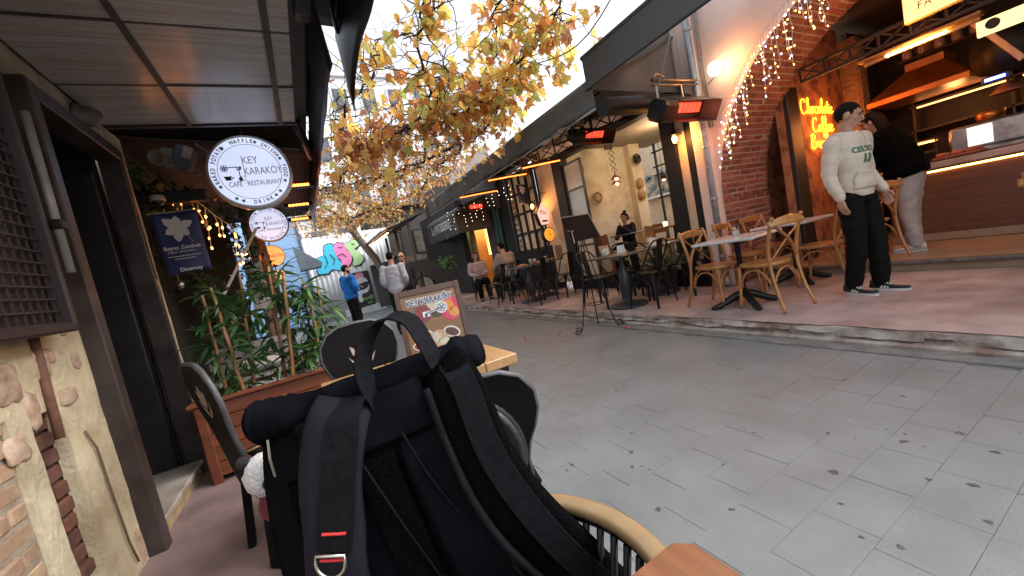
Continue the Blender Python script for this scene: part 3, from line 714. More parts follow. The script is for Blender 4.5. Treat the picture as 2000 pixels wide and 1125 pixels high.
# ------------------------------------------------------------------ cafe with open front
wbrick = None
def white_brick_mat():
    m = pm('white_brick', (.72, .66, .54), (.56, .49, .37), scale=4, rough=.8, detail=8); t = m.node_tree; N = t.nodes; L = t.links; bs = N['Principled BSDF']
    tc = N.new('ShaderNodeTexCoord'); mp = N.new('ShaderNodeMapping'); mp.inputs['Rotation'].default_value = (PI/2, 0, 0); L.new(tc.outputs['Object'], mp.inputs[0])
    b = N.new('ShaderNodeTexBrick'); b.inputs['Scale'].default_value = 4.6; b.inputs['Mortar Size'].default_value = .012; b.inputs['Color1'].default_value = (1, 1, 1, 1); b.inputs['Color2'].default_value = (.8, .8, .8, 1); b.inputs['Mortar'].default_value = (0, 0, 0, 1); b.inputs['Mortar Smooth'].default_value = .3
    b.inputs['Brick Width'].default_value = 1.0; b.inputs['Row Height'].default_value = .32
    L.new(mp.outputs[0], b.inputs['Vector']); nz = N.new('ShaderNodeTexNoise'); nz.inputs['Scale'].default_value = 14; L.new(tc.outputs['Object'], nz.inputs['Vector'])
    ad = N.new('ShaderNodeMath'); ad.operation = 'MULTIPLY_ADD'; ad.inputs[1].default_value = .8; L.new(nz.outputs[0], ad.inputs[0]); L.new(b.outputs['Color'], ad.inputs[2])
    bp = N.new('ShaderNodeBump'); bp.inputs['Strength'].default_value = .55; bp.inputs['Distance'].default_value = .012; L.new(ad.outputs[0], bp.inputs['Height']); L.new(bp.outputs[0], bs.inputs['Normal'])
    return m
def cafe():
    t = thing('open_cafe', 'open fronted cafe with black frame and white painted brick inside', 'building', (FXX, 5.2, 0))
    # front: pier, black strips, cream strip
    m = MB(); m.box((.05, -1.71, 2.2), (.26, .24, 4.4), .01); m.build('pier', pink_plaster, t)
    m = MB(); m.box((.04, -1.51, 1.6), (.12, .14, 2.9), .006); m.box((.03, -1.17, 1.6), (.14, .24, 2.9), .006); m.box((.05, 1.62, 1.6), (.18, .26, 2.9), .006); m.box((.08, .15, 2.98), (.2, 3.2, .12), .006); m.box((.08, .1, .285), (.3, 3.3, .28), .01)
    m.build('front_frame', black_paint, t)
    m = MB(); m.box((.045, -1.365, 1.6), (.09, .15, 2.9), .004); m.build('cream_strip', pm('cream_board', (.62, .5, .36), (.54, .42, .29), rough=.6, scale=3), t)
    m = MB(); m.box((.08, .15, 3.42), (.3, 3.5, .75)); m.build('upper_wall', pink_plaster, t)
    # inside walls
    m = MB(); m.box((1.15, 1.60, 1.75), (1.9, .1, 2.8)); m.build('brick_wall', white_brick_mat(), t)
    m = MB(); m.box((2.05, 1.50, 1.75), (.34, .24, 2.8), .01); m.build('column', pm('cream_column', (.66, .56, .42), (.58, .48, .35), rough=.8, scale=3), t)
    m = MB(); m.box((1.5, -1.68, 1.75), (2.8, .08, 2.8)); m.build('side_wall', brown_plaster, t)
    m = MB(); m.box((1.5, .1, 3.13), (2.9, 3.4, .06)); m.build('ceiling', pm('cafe_ceiling', (.25, .2, .15), rough=.8), t)
    # window at the back with black bars
    bw = MB()
    for y in (-1.6, -.8, 0, .8, 1.5): bw.box((2.85, y, 1.75), (.05, .045, 2.8), .004)
    for z in (.42, 1.05, 1.8, 2.35, 2.55, 2.9): bw.box((2.85, 0, z), (.04, 3.2, .035), .004)
    wn = bw.build('window', black_paint, t)
    for i in range(3):
        MB().box((2.85, -1.2+.8*i, 1.45), (.006, .76, 1.7)).build('pane', glass('cafe_glass'), wn)
    # left folding leaf: three panes
    lf = MB(); y0, y1 = .92, 1.47
    for y in (y0, y1): lf.box((.02, y, 1.58), (.05, .04, 2.4), .004)
    for z in (.40, 1.06, 1.64, 2.22, 2.76): lf.box((.02, (y0+y1)/2, z), (.05, .55, .035), .004)
    leaf = lf.build('folding_window', pm('leaf_frame', (.045, .045, .045), rough=.4), t)
    for i, (z0, z1, c) in enumerate(((.42, 1.04, (.62, .53, .40)), (1.08, 1.62, (.60, .52, .38)), (1.66, 2.2, (.42, .45, .42)), (2.24, 2.74, (.60, .60, .54)))):
        MB().box((.025, (y0+y1)/2, (z0+z1)/2), (.012, .51, z1-z0)).build('pane', pm('leaf_pane_%d' % i, c, tuple(x*.8 for x in c), rough=.08 if i > 1 else .6, scale=3), leaf)
    m = MB(); mb_text(m, 'Piu', .10, T(.017, (y0+y1)/2, 1.40) @ FX, .001); m.box((.017, (y0+y1)/2, 1.25), (.002, .2, .03)); m.build('lettering', off_black, leaf)
    return t
cafe()
def cafe_court():
    t = thing('courtyard_wall', 'pale courtyard wall with stone cladding beyond the cafe window', 'wall', (10.2, 5.5, 0))
    m = MB(); m.box((0, .3, 2.0), (.1, 7.5, 4.0)); m.build('wall', pm('court_cream', (.6, .5, .36), (.5, .4, .28), scale=3, rough=.8), t)
    m = MB(); rnd = random.Random(8)
    for k in range(160): m.box((-.07, -2.5+rnd.random()*6, 2.05+rnd.random()*.7), (.05, rnd.uniform(.1, .25), rnd.uniform(.06, .12)), .01, RX(rnd.uniform(-.5, .5)))
    tag(m.build('stone_cladding', pm('slate_clad', (.26, .3, .3), (.13, .16, .16), scale=6, rough=.7, isl=.3), t), kind='stuff')
    m = MB(); m.box((-.14, .3, 2.0), (.2, 6.4, .06), .01); m.build('coping', white_paint, t)
    return t
cafe_court()
def cafe_decor():
    h = thing('straw_hat', 'round woven straw hat hung on the white brick wall', 'hat', (5.62, 6.70, 2.68))
    m = MB(); m.lathe([(.0, .07), (.05, .065), (.065, .03), (.07, .012), (.15, 0), (.16, .004), (.15, .012)], 24, cap=False); o = m.build('hat_body', pm('straw', (.45, .30, .15), (.3, .18, .08), scale=30, rough=.9, bump=.4), h, True); o.matrix_local = RX(PI/2)
    MB().ball((0, -.075, 0), (.02, .012, .05), 8, 6).build('bulb', em('hat_bulb', (1, .8, .5), 5), h, True)
    z = thing('scissor_lamp', 'black zigzag scissor arm lamp with two glowing shades by the brick wall', 'lamp', (6.15, 6.2, 2.95))
    m = MB(); dz = .12
    for k in range(4):
        m.bar((-.08, 0, -k*dz), (.08, 0, -(k+1)*dz), .01, .01); m.bar((.08, 0, -k*dz), (-.08, 0, -(k+1)*dz), .01, .01)
    m.bar((0, 0, -.48), (0, 0, -.56), .012, .012); m.bar((-.1, .05, .02), (.1, .05, .02), .03, .1); m.build('arm', black_metal, z)
    for k in range(2): MB().lathe([(.02, .03), (.1, -.05), (.105, -.06), (.09, -.05), (.015, .02)], 16, (0, 0, -.60-.1*k)).build('shade', pm('shade_rust', (.18, .1, .08), rough=.5), z, True)
    MB().ball((0, -.02, -.66), .035, 8, 6).ball((0, -.02, -.77), .03, 8, 6).build('bulb', em('bulb_orange', (1, .35, .1), 14), z, True)
    for i, zz in enumerate((2.18, 1.92)):
        o = MB().lathe([(0, 0), (.12, 0), (.125, .012), (.12, .02), (0, .02)], 24, cap=False).build('wicker_disc', pm('wicker', (.38, .22, .10), (.26, .14, .06), scale=25, rough=.8, bump=.4), None, True)
        o.matrix_world = T(7.22, 6.55, zz) @ RX(PI/2); tag(o, 'round wicker tray hung on the cream column, %s of two' % ('upper', 'lower')[i], 'wicker tray', 'wicker trays on the column')
    o = MB().tube([(.1*math.cos(2*PI*k/20), 0, .1*math.sin(2*PI*k/20)) for k in range(20)], [.018+.008*(k % 3) for k in range(20)], 6, closed=True).build('dried_wreath', pm('wreath', (.45, .34, .18), (.3, .2, .1), scale=30, rough=.9), None, True)
    o.location = (6.02, 6.68, 2.02); tag(o, 'small dried wreath on the white brick wall', 'wreath')
    w = thing('wall_fan', 'black round wall fan on the cream column', 'fan', (7.15, 6.5, 2.72)); MB().tube([(.1*math.cos(2*PI*k/16), -.05, .1*math.sin(2*PI*k/16)) for k in range(16)], .02, 6, closed=True).ball((0, -.04, 0), (.07, .04, .07)).build('cage', black_metal, w, True)
    # pendant lanterns beyond and in the window
    for i, (x, y, z_) in enumerate(((7.6, 6.2, 2.2), (7.6, 5.55, 2.05), (7.7, 5.1, 2.4))):
        p = thing('lantern', 'small dark pendant lantern glowing red before the cafe window, %s' % ('leftmost', 'middle one', 'rightmost')[i], 'lantern', (x, y, z_), 0, 'pendant lanterns in the cafe')
        MB().lathe([(.0, .12), (.03, .12), (.06, .08), (.07, -.02), (.05, -.05), (0, -.05)], 12).build('shade', black_metal, p, True)
        MB().ball((0, 0, -.06), .03, 8, 6).build('bulb', em('bulb_red', (1, .2, .08), 10), p, True); MB().tube([(0, 0, .1), (0, 0, 3.08-z_)], .005, 5).build('cord', black_metal, p)
    s = thing('shop_strip_light', 'warm strip light along the top of the courtyard wall', 'lamp', (9.9, 5.5, 1.95)); MB().box((0, 0, 0), (.05, 4, .03), .004).build('tube', em('warm_strip', (1, .75, .45), 5), s)
    point('cafe_glow', (6.6, 5.3, 2.85), 20, (1, .72, .42), .3)
    point('court_glow', (9.2, 5.5, 2.4), 18, (1, .66, .32), .3)
cafe_decor()
def wall_lantern(loc, label, pw=10):
    t = thing('wall_lantern', label, 'lantern', loc, 0, 'bare bulb wall lanterns')
    MB().ball((0, 0, 0), (.035, .035, .06), 10, 8).build('bulb', em('lantern_bulb', (1, .36, .08), 7), t, True)
    MB().lathe([(.02, .12), (.035, .1), (.10, .06), (.105, .05), (.03, .06)], 14).bar((0, 0, .1), (.12, 0, .14), .015, .015).build('cap', black_metal, t, True)
    point('lantern_glow', (-.06, -.05, -.02), pw, (1, .40, .10), .05, t)
wall_lantern((5.02, 3.80, 2.32), 'glowing bare bulb wall lantern on the cream strip beside the cafe front', 7)
# ------------------------------------------------------------------ dark shop front with grid window, yellow shop, shutters
def dark_front():
    t = thing('black_restaurant_front', 'black timber restaurant front with a tall gridded window', 'building', (FXX, 8.2, 0))
    m = MB(); m.box((.12, .75, .6), (.2, 2.6, 1.2)); m.box((.12, 1.55, 2.4), (.2, .9, 2.4)); m.box((.12, .8, 3.55), (.2, 4.6, .5)); m.box((.10, -1.22, 1.8), (.2, .16, 3.2)); m.box((.12, -.42, 2.3), (.16, .1, 2.2))
    m.build('wall', black_paint, t)
    m = MB(); m.box((.16, -.8, 1.85), (.24, .72, 3.1), .01); m.build('pillar', pm('pillar_cream', (.60, .47, .32), (.5, .37, .24), scale=3, rough=.7), t)
    fr = MB(); y0, y1, z0, z1 = -.30, 1.0, 1.12, 3.15; n, k = 4, 4
    for i in range(n+1): fr.box((.03, y0+(y1-y0)*i/n, (z0+z1)/2), (.07, .055, z1-z0+.05), .004)
    for j in range(k+1): fr.box((.032, (y0+y1)/2, z0+(z1-z0)*j/k), (.06, y1-y0, .055), .004)
    for j in range(14):
        z = z0+j*.145
        if z+.145 <= z1: fr.bar((.012, y1-.33, z), (.012, y1, z+.145), .01, .01); fr.bar((.012, y1, z), (.012, y1-.33, z+.145), .01, .01)
    wn = fr.build('window', black_paint, t)
    pn = pm('curtain_pane', (.66, .58, .42), (.34, .28, .19), scale=2.5, rough=.15, stretch=(1, 4, .6), contrast=(.3, .6)); pg = pm('lit_pane_b', (.5, .46, .36), (.15, .13, .1), scale=5, rough=.12)
    for i in range(n):
        for j in range(k):
            MB().box((.05, y0+(y1-y0)*(i+.5)/n, z0+(z1-z0)*(j+.5)/k), (.01, (y1-y0)/n-.05, (z1-z0)/k-.05)).build('pane', pg if (i == 0) else pn, wn)
    B((.028, -.78, 1.02), (.02, .24, .30), .006).build('menu_plate', pm('plate_brown', (.20, .11, .07), (.14, .07, .05), rough=.5), t)
    B((.028, -.80, .58), (.02, .30, .36), .006).build('plate', pm('plate_cream', (.45, .42, .33), rough=.5), t)
    # rusty pipework and shelves under the awning
    m = MB(); rm = pm('rust_wall', (.22, .075, .035), (.10, .04, .025), scale=3, rough=.8)
    m.box((.0, -.1, 3.2), (.06, .28, .5), .01); m.box((.0, -.55, 3.2), (.06, .2, .4), .01); m.build('rust_panel', rm, t)
    g = MB(); g.box((-.02, 1.75, 1.4), (.06, .10, 2.5), .01); g.build('green_post', pm('teal_paint', (.02, .10, .085), (.012, .06, .05), rough=.5, scale=4), t)
dark_front()
def yellow_shop():
    t = thing('yellow_shop', 'narrow shop with warm yellow lit doorway and teal posts', 'building', (FXX, 11.3, 0))
    m = MB(); m.box((.9, 0, 1.3), (.1, 2.4, 2.6)); m.box((.5, -1.2, 1.3), (.8, .1, 2.6)); m.box((.5, .9, 1.3), (.8, .1, 2.6)); m.build('wall', pm('yellow_wall', (.50, .27, .07), (.36, .17, .04), scale=2, rough=.7), t)
    m = MB(); m.box((.06, -.75, 1.5), (.1, .75, 2.8)); m.box((.1, 0, 3.1), (.3, 3.2, 1.2)); m.build('front', pm('front_dark', (.05, .03, .02), (.03, .02, .015), rough=.6), t)
    m = MB(); m.box((-.02, 1.15, 1.4), (.12, .14, 2.6), .01); m.box((-.02, -1.2, 1.4), (.12, .12, 2.6), .01); m.build('teal_post', pm('teal_paint', (.02, .1, .085)), t)
    m = MB(); m.box((.0, .72, 1.25), (.04, .36, 2.2), .01); m.build('door', pm('ochre_door', (.42, .22, .05), (.3, .15, .03), rough=.5, scale=3), t)
    B((-.03, .72, 1.35), (.02, .2, .26), .004).build('door_sign', pm('dark_sheet', (.06, .04, .03), rough=.5), t)
    m = MB(); m.box((.3, .15, 1.75), (.02, .5, .9)); m.build('display', em('display_warm', (1, .62, .18), .9), t)
    point('shop_glow', (.45, .1, 2.35), 22, (1, .6, .2), .2, t)
    m = MB(); m.box((.1, 0, 4.0), (.3, 3.2, .6)); m.build('upper_wall', pink_plaster, t)
yellow_shop()
def shutter_shop():
    t = thing('shuttered_shop', 'closed shop with grey roller shutter beyond the yellow doorway', 'building', (FXX, 14.2, 0))
    m = MB(); m.box((.2, .3, 3.4), (.4, 4.0, 2.0)); m.box((.15, -1.35, 1.5), (.3, .5, 3.0)); m.box((.15, 1.9, 1.5), (.3, .6, 3.0)); m.build('wall', pm('front_dark', (.05, .03, .02)), t)
    sm = pm('shutter_grey', (.22, .235, .25), (.15, .16, .175), scale=4, rough=.5, metal=.2); g = MB()
    for k in range(30):
        z = .1+k*.085; g.tube([(.02, -1.1, z), (.02, 1.6, z)], .045, 6)
    sh = g.build('shutter', sm, t); MB().box((.0, .25, 2.75), (.25, 2.9, .3), .02).build('shutter_box', sm, t)
    B((-.03, -.95, 1.6), (.06, .12, .5), .01).build('shutter_lock', black_metal, t)
    B((-.06, -1.2, 1.35), (.12, .12, 2.6), .01).build('white_jamb', white_paint, t)
shutter_shop()
def patisserie_awning():
    t = thing('dark_box_awning', 'dark grey scalloped awning with white bakery lettering over the shutters', 'awning', (4.15, 12.0, 2.0))
    m = MB()
    prof = [(1.05, 1.05), (.30, .86), (.06, .72), (0, .62), (.0, .22), (.03, .06)]
    def fn(u, v):
        f = v*(len(prof)-1); i = min(int(f), len(prof)-2); q = f-i; x = prof[i][0]*(1-q)+prof[i+1][0]*q; z = prof[i][1]*(1-q)+prof[i+1][1]*q
        return (x+.02*nz2(u*9, v*3, 1), 1.5-3.0*u, z+(.03*math.sin(u*60) if v == 1 else 0))
    m.slab(fn, 60, 10, .012)
    for s in (1.5, -1.5): m.prism([(x, z) for x, z in prof]+[(1.05, .06)], -.006, .006, T(0, s, 0) @ RX(PI/2))
    m.build('cover', awning_grey, t, 50)
    m = MB(); mb_text(m, 'La PATISSERIE', .36, T(-.035, -.05, .42) @ FX, .004, bold=.008, sx=.86); m.build('lettering', pm('letter_white', (.7, .7, .66), rough=.6), t)
patisserie_awning()
def big_awning():
    t = thing('long_awning', 'long dark grey fabric awning over the terrace with a deep valance', 'awning', (3.5, 7.1, 2.7))
    m = MB()
    def fv(u, v):
        y = 3.6-7.05*u; w_ = .02*math.sin(y*5)*(.3+v)+.03*nz2(y, v, 2, 1.6)
        return (w_-.03*v, y, .34-.33*v+.008*math.sin(y*13)*v)
    m.slab(fv, 120, 6, .008); m.build('valance', awning_grey, t, True)
    m = MB()
    def fr(u, v):
        y = 3.6-7.05*u; sag = -.05*math.sin(PI*v)
        return (.0+1.7*v, y, .345+.65*v+sag+.02*nz2(y, v*2, 5, 1.5))
    m.slab(lambda u, v: fr(1-u, v), 60, 8, .01); m.build('cover', awning_grey, t, True)
    m = MB(); m.tube([(.01, 3.6, .0), (.01, -3.45, .0)], .016, 8); m.tube([(.03, 3.6, .35), (.03, -3.45, .35)], .03, 8)
    m.build('front_bar', pm('bar_grey', (.35, .35, .34), rough=.4, metal=.5), t, True)
    m = MB()
    for y in (3.4, 1.6, -.2, -1.9, -3.3): m.bar((.03, y, .3), (1.68, y, .92), .04, .03)
    m.build('arm', black_metal, t)
    m = MB(); mb_text(m, 'La', .16, T(-.045, 2.95, .17) @ FX, .003); mb_text(m, 'Piu', .13, T(-.045, .75, .17) @ FX, .003); m.build('lettering', pm('letter_grey', (.4, .4, .38), rough=.7), t)
    return t
big_awning()
def near_awning():
    t = thing('near_awning', 'nearest dark awning with smooth charcoal fascia beside the brick arch', 'awning', (3.5, 2.2, 2.95))
    fas = pm('charcoal_fascia', (.04, .045, .05), (.027, .03, .034), rough=.42, rvar=.08, scale=2)
    m = MB(); m.box((0, -.1, .19), (.035, 3.25, .34), .008); m.tube([(-.005, 1.53, .375), (-.005, -1.72, .375)], .028, 8); m.tube([(-.015, 1.53, .01), (-.015, -1.72, .01)], .018, 8); m.build('fascia', fas, t, 40)
    m = MB()
    def fr(u, v): y = 1.5-3.2*u; return (.02+.85*v, y, .34+.42*v-.03*math.sin(PI*v)+.012*nz2(y, v*2, 5, 1.5))
    m.slab(lambda u, v: fr(1-u, v), 40, 8, .01); m.build('cover', pm('awning_under', (.16, .145, .13), (.10, .09, .08), rough=.8, scale=1.5, bump=.2), t, True)
    # hanging end panel towards the cafe
    m = MB(); m.prism([(0, 0), (1.66, -.02), (1.68, 1.06), (0, .34)], -.004, .004, T(0, 1.5, 0) @ RX(PI/2)); m.build('end_panel', pm('awning_under', (.16, .145, .13)), t)
    m = MB(); m.tube([(.03, -1.72, .3), (1.66, -1.72, 1.02)], .02, 6); m.build('arm', black_metal, t)
    # rolled blind and copper pipes below
    m = MB(); m.tube([(.02, 1.35, -.27), (1.55, 1.35, -.22)], .11, 16); m.build('rolled_blind', black_paint, t, 40)
    m = MB(); m.tube([(.75, 1.2, -.02), (1.62, 1.2, .0), (1.66, 1.2, .03)], .02, 8); m.tube([(.72, 1.2, -.08), (1.66, 1.2, -.05)], .014, 8); m.tube([(.74, 1.2, -.02), (.84, 1.19, .06), (.98, 1.2, .03)], .014, 8)
    m.build('copper_pipe', pm('pipe_copper', (.45, .27, .13), (.25, .14, .07), rough=.4, metal=.7, scale=10), t, True)
near_awning()
def links_chain(p0, p1, label):
    n = int((Vector(p1)-Vector(p0)).length/.028); m = MB(); d = (Vector(p1)-Vector(p0))/n
    M, l = frame((0, 0, 0), d)
    for k in range(n):
        c = d*k; loop = [M @ Vector((.008*math.cos(a), 0, .014+.019*math.sin(a))) if k % 2 else M @ Vector((0, .008*math.cos(a), .014+.019*math.sin(a))) for a in [2*PI*i/8 for i in range(8)]]
        m.tube([c+q for q in loop], .0035, 4, closed=True)
    o = m.build('hanging_chain', steel, None, True); o.location = p0; tag(o, label, 'chain')
links_chain((4.16, 3.32, 2.66), (4.62, 3.32, 3.45), 'steel chain holding the near gas heater under the awning')
def gas_heater(loc, rz, sc, label, tilt=.5, cells=6, glow=None):
    t = thing('gas_heater', label, 'heater', loc, rz, 'gas heaters under the awnings'); t.scale = (sc,)*3
    m = MB(); m.box((-.28, 0, 0), (.3, .26, .24), .05, RX(tilt)); b = m.build('burner_box', black_metal, t, 30)
    MB().box((-.36, -.14, .01), (.035, .012, .06), .002, RX(tilt)).build('badge', steel, t)
    m = MB(); W = .62; rg = []
    for (y, z, x0, x1) in ((.0, .12, -.15, .52), (-.08, -.02, -.17, .56), (-.16, -.10, -.17, .60)): pass
    Mx = RX(tilt); m.m = Mx
    m.box((.18, .09, .0), (.62, .02, .24), .004); m.box((.18, 0, .115), (.66, .18, .015), .003); m.box((.18, 0, -.115), (.66, .18, .015), .003); m.box((.50, -.01, 0), (.02, .2, .24), .004, RZ(.5))
    m.m = I4; m.build('reflector', pm('heater_hood', (.022, .019, .019), (.012, .011, .011), rough=.5, metal=.3), t)
    m = MB(); m.m = RX(tilt)
    for k in range(cells): m.box((-.06+.46*(k+.5)/cells, .06, .01), (.46/cells*.78, .02, .11), .004)
    m.m = I4; m.build('ceramic_plate', em('heater_red', (1, .05, .025), .75), t)
    MB().tube([(-.3, .02, .1), (-.3, .03, .3)], .012, 6).tube([(.1, .02, .1), (.1, .03, .3)], .012, 6).build('bracket', steel, t)
    if glow: point('heater_glow', (.2, -.18, -.12), glow, (1, .2, .08), .12, t)
gas_heater((4.45, 3.22, 2.50), -.06, 1.05, 'large black gas heater with six red plates hung nearest the brick arch', .55, 6, 3)
gas_heater((4.45, 4.9, 2.78), 0, .9, 'second red gas heater behind the rolled blind', .6, 5)
gas_heater((4.3, 9.6, 2.60), .15, .9, 'far red gas heater deep under the long awning', .3, 6)
def strip_heater(p0, p1, label):
    t = thing('tube_heater', label, 'heater', p0, 0, 'glowing tube heaters under the long awning'); d = Vector(p1)-Vector(p0)
    MB().bar((0, 0, .03), d+Vector((0, 0, .03)), .05, .04).build('housing', black_metal, t); MB().tube([(0, 0, -.005), d*.5, d-Vector((0, 0, .005))], .011, 6).build('tube', em('tube_orange', (1, .13, .02), 2.6), t, True); point('tube_glow', d*.5-Vector((0, 0, .15)), 5, (1, .62, .4), .3, t)
strip_heater((3.65, 5.75, 2.58), (4.45, 5.75, 2.66), 'orange tube heater nearest under the long awning')
strip_heater((3.6, 7.0, 2.70), (4.5, 7.0, 2.76), 'middle of the three orange tube heaters under the long awning')
strip_heater((3.6, 8.6, 2.72), (4.6, 8.6, 2.78), 'farthest orange tube heater under the long awning')
truss('awning_truss', 'black steel lattice frame carrying the long awning over the cafe', (3.62, 4.75, 2.62), (5.2, 4.75, 3.0), .22, .03, 4)
truss('awning_truss', 'second black lattice frame farther under the long awning', (3.62, 6.3, 2.62), (5.2, 6.3, 3.0), .22, .03, 4)
# glazed sheet between the frames that lets grey light in
o = MB().box((4.6, 5.5, 3.02), (1.1, 1.5, .008), 0, RY(-.24)).build('roof_glazing', glass('roof_glass', (.75, .78, .8), .2, .6)); tag(o, 'sheet of clear roof glazing between the lattice frames', 'glazing')
def globe():
    t = thing('globe_lamp', 'round white globe lamp glowing on the pink wall', 'lamp', (5.06, 3.10, 2.955))
    MB().ball((0, 0, 0), .085, 18, 12).build('globe', em('globe_white', (1, .82, .6), 3.2), t, True); MB().tube([(.02, 0, 0), (.14, 0, 0)], .035, 10).build('mount', white_paint, t, True)
    point('globe_glow', (-.05, -.18, .0), 2.2, (1, .36, .10), .08, t); MB().tube([(.1, .02, -.03), (.125, .25, -.12), (.125, .33, -.15)], .005, 5).build('cable', black_metal, t)
globe()
def downpipe():
    t = thing('downpipe', 'galvanised rain pipe running down the wall beside the brick arch', 'pipe', (5.12, 3.42, 0))
    MB().tube([(0, 0, .25), (0, 0, 2.2), (.0, .02, 4.6)], .045, 14).tube([(0, 0, .27), (-.02, -.03, .2), (-.07, -.06, .17)], .047, 14).build('pipe', galv, t, True)
    for z in (.55, 1.35, 2.05, 2.9, 3.6): MB().lathe([(.05, 0), (.054, .01), (.054, .03), (.05, .04)], 14, (0, 0, z)).build('clamp', galv, t)
    MB().tube([(.02, -.09, 2.3), (.02, -.09, 4.6)], .014, 8).tube([(.02, -.13, 2.3), (.02, -.13, 4.6)], .012, 8).tube([(.02, .08, 2.6), (.02, .1, 4.6)], .01, 6).build('conduit', pm('conduit', (.3, .27, .25), rough=.5), t, True)
downpipe()
def diamond_sign():
    t = thing('diamond_sign', 'pale pink pentagonal hanging sign on the cream pillar', 'sign', (4.97, 7.42, 1.93), .12)
    P = [(0, .27), (.19, .04), (.10, -.26), (-.12, -.26), (-.19, .02)]
    MB().prism(P, -.06, .05, RX(PI/2)).build('box', black_paint, t)
    MB().prism([(x*.93, y*.95) for x, y in P], .0, .008, T(0, -.051, 0) @ RX(PI/2)).build('face', em('sign_pink', (1, .50, .42), .35, (.7, .48, .43)), t)
    m = MB(); mb_text(m, 'Piu', .15, T(-.0, -.061, .02) @ UP, .001); m.box((0, -.061, -.17), (.16, .003, .04)); m.build('lettering', pm('sign_letter', (.05, .03, .03), rough=.6), t)
    MB().tube([(0, 0, .26), (0, 0, .45), (.25, 0, .47)], .008, 6).build('hanger', black_metal, t)
diamond_sign()
def oval_sign():
    t = thing('oval_sign', 'small round amber sign with black rim below the pink pentagonal one', 'sign', (4.98, 7.34, 1.44), .12)
    MB().lathe([(.165, 0), (.165, .1), (0, .1)], 24).build('rim', black_paint, t).matrix_local = RX(PI/2)@T(0, 0, -.06)
    o = MB().lathe([(0, 0), (.15, 0), (.14, .02), (0, .03)], 24, cap=False).build('face', em('amber_face', (.75, .30, .03), .35), t, True); o.matrix_local = T(0, -.041, 0) @ RX(PI/2)
    m = MB(); mb_text(m, 'Piu', .06, T(0, -.075, .01) @ UP, .001); m.build('lettering', pm('amber_letter', (.35, .16, .02), rough=.6), t)
oval_sign()
wall_lantern((4.95, 7.72, 2.16), 'glowing bare bulb wall lantern above the pink pentagonal sign', 7)
def lily_poly(s, rot=0):
    """six pointed petals, returned as list of polygons"""
    out = []
    for k in range(6):
        a = rot+2*PI*k/6+.12*math.sin(k*2.3); L = s*(1.0 if k % 2 == 0 else .82); wd = s*.27; pts = []
        prof = [(0, .05), (.2, .55), (.45, 1.0), (.68, .92), (.85, .5), (1.0, 0.0)]
        up = [(L*f, wd*g) for f, g in prof]; dn = [(L*f, -wd*g) for f, g in reversed(prof[:-1])]
        for x, y in up+dn: pts.append((x*math.cos(a)-y*math.sin(a), x*math.sin(a)+y*math.cos(a)))
        out.append(pts)
    return out
navy = pm('navy_banner', (.012, .016, .085), (.008, .01, .055), scale=3, rough=.6, bump=.2, bscale=5)
pale_print = pm('banner_print', (.5, .46, .44), (.4, .36, .35), rough=.7)
def banner(loc, rz, w_, h, label, full=True):
    t = thing('lily_banner', label, 'banner', loc, rz, 'navy lily banners')
    m = MB(); m.slab(lambda u, v: (-w_/2+w_*u, .01*math.sin(u*5+v*3)+.006*nz2(u*3, v*3, 1), -h*v), 10, 14, .004); m.build('cloth', navy, t, True)
    MB().tube([(-w_/2-.02, .01, .006), (w_/2+.02, .01, .006)], .008, 6).build('rod', pm('rod', (.3, .25, .2), rough=.5), t)
    m = MB(); k = .10*w_/.32
    for i, p in enumerate(lily_poly(k*1.25, .4)): m.prism(p, .0005*i, .0005*i+.001, T(0, -.022, -h*.26) @ RX(PI/2))
    m.tube([(.0, -.022, -h*.28), (.06*w_/.32, -.022, -h*.42), (.09*w_/.32, -.022, -h*.52)], .002, 4)
    m.build('lily_print', pale_print, t)
    if full:
        m = MB(); mb_text(m, 'Beyaz Zambak', .042, T(0, -.024, -h*.58) @ UP, .0005, bold=.001); mb_text(m, 'Hijyen çalışmaları', .026, T(-.01, -.024, -h*.645) @ UP, .0005)
        for q in range(2): m.box((0, -.024, -h*(.72+.045*q)), (.22-.08*q, .001, .006))
        mb_text(m, 'Diversey', .042, T(.02, -.024, -h*.945) @ UP, .0005, bold=.001); m.build('lettering', pale_print, t)
banner((4.86, 7.9, 2.72), .25, .30, .46, 'small navy banner with pale lily hung by the gridded window', False)
banner((-.79, 4.10, 2.085), 0, .30, .50, 'navy banner with a large pale lily beside the left doorway', True)
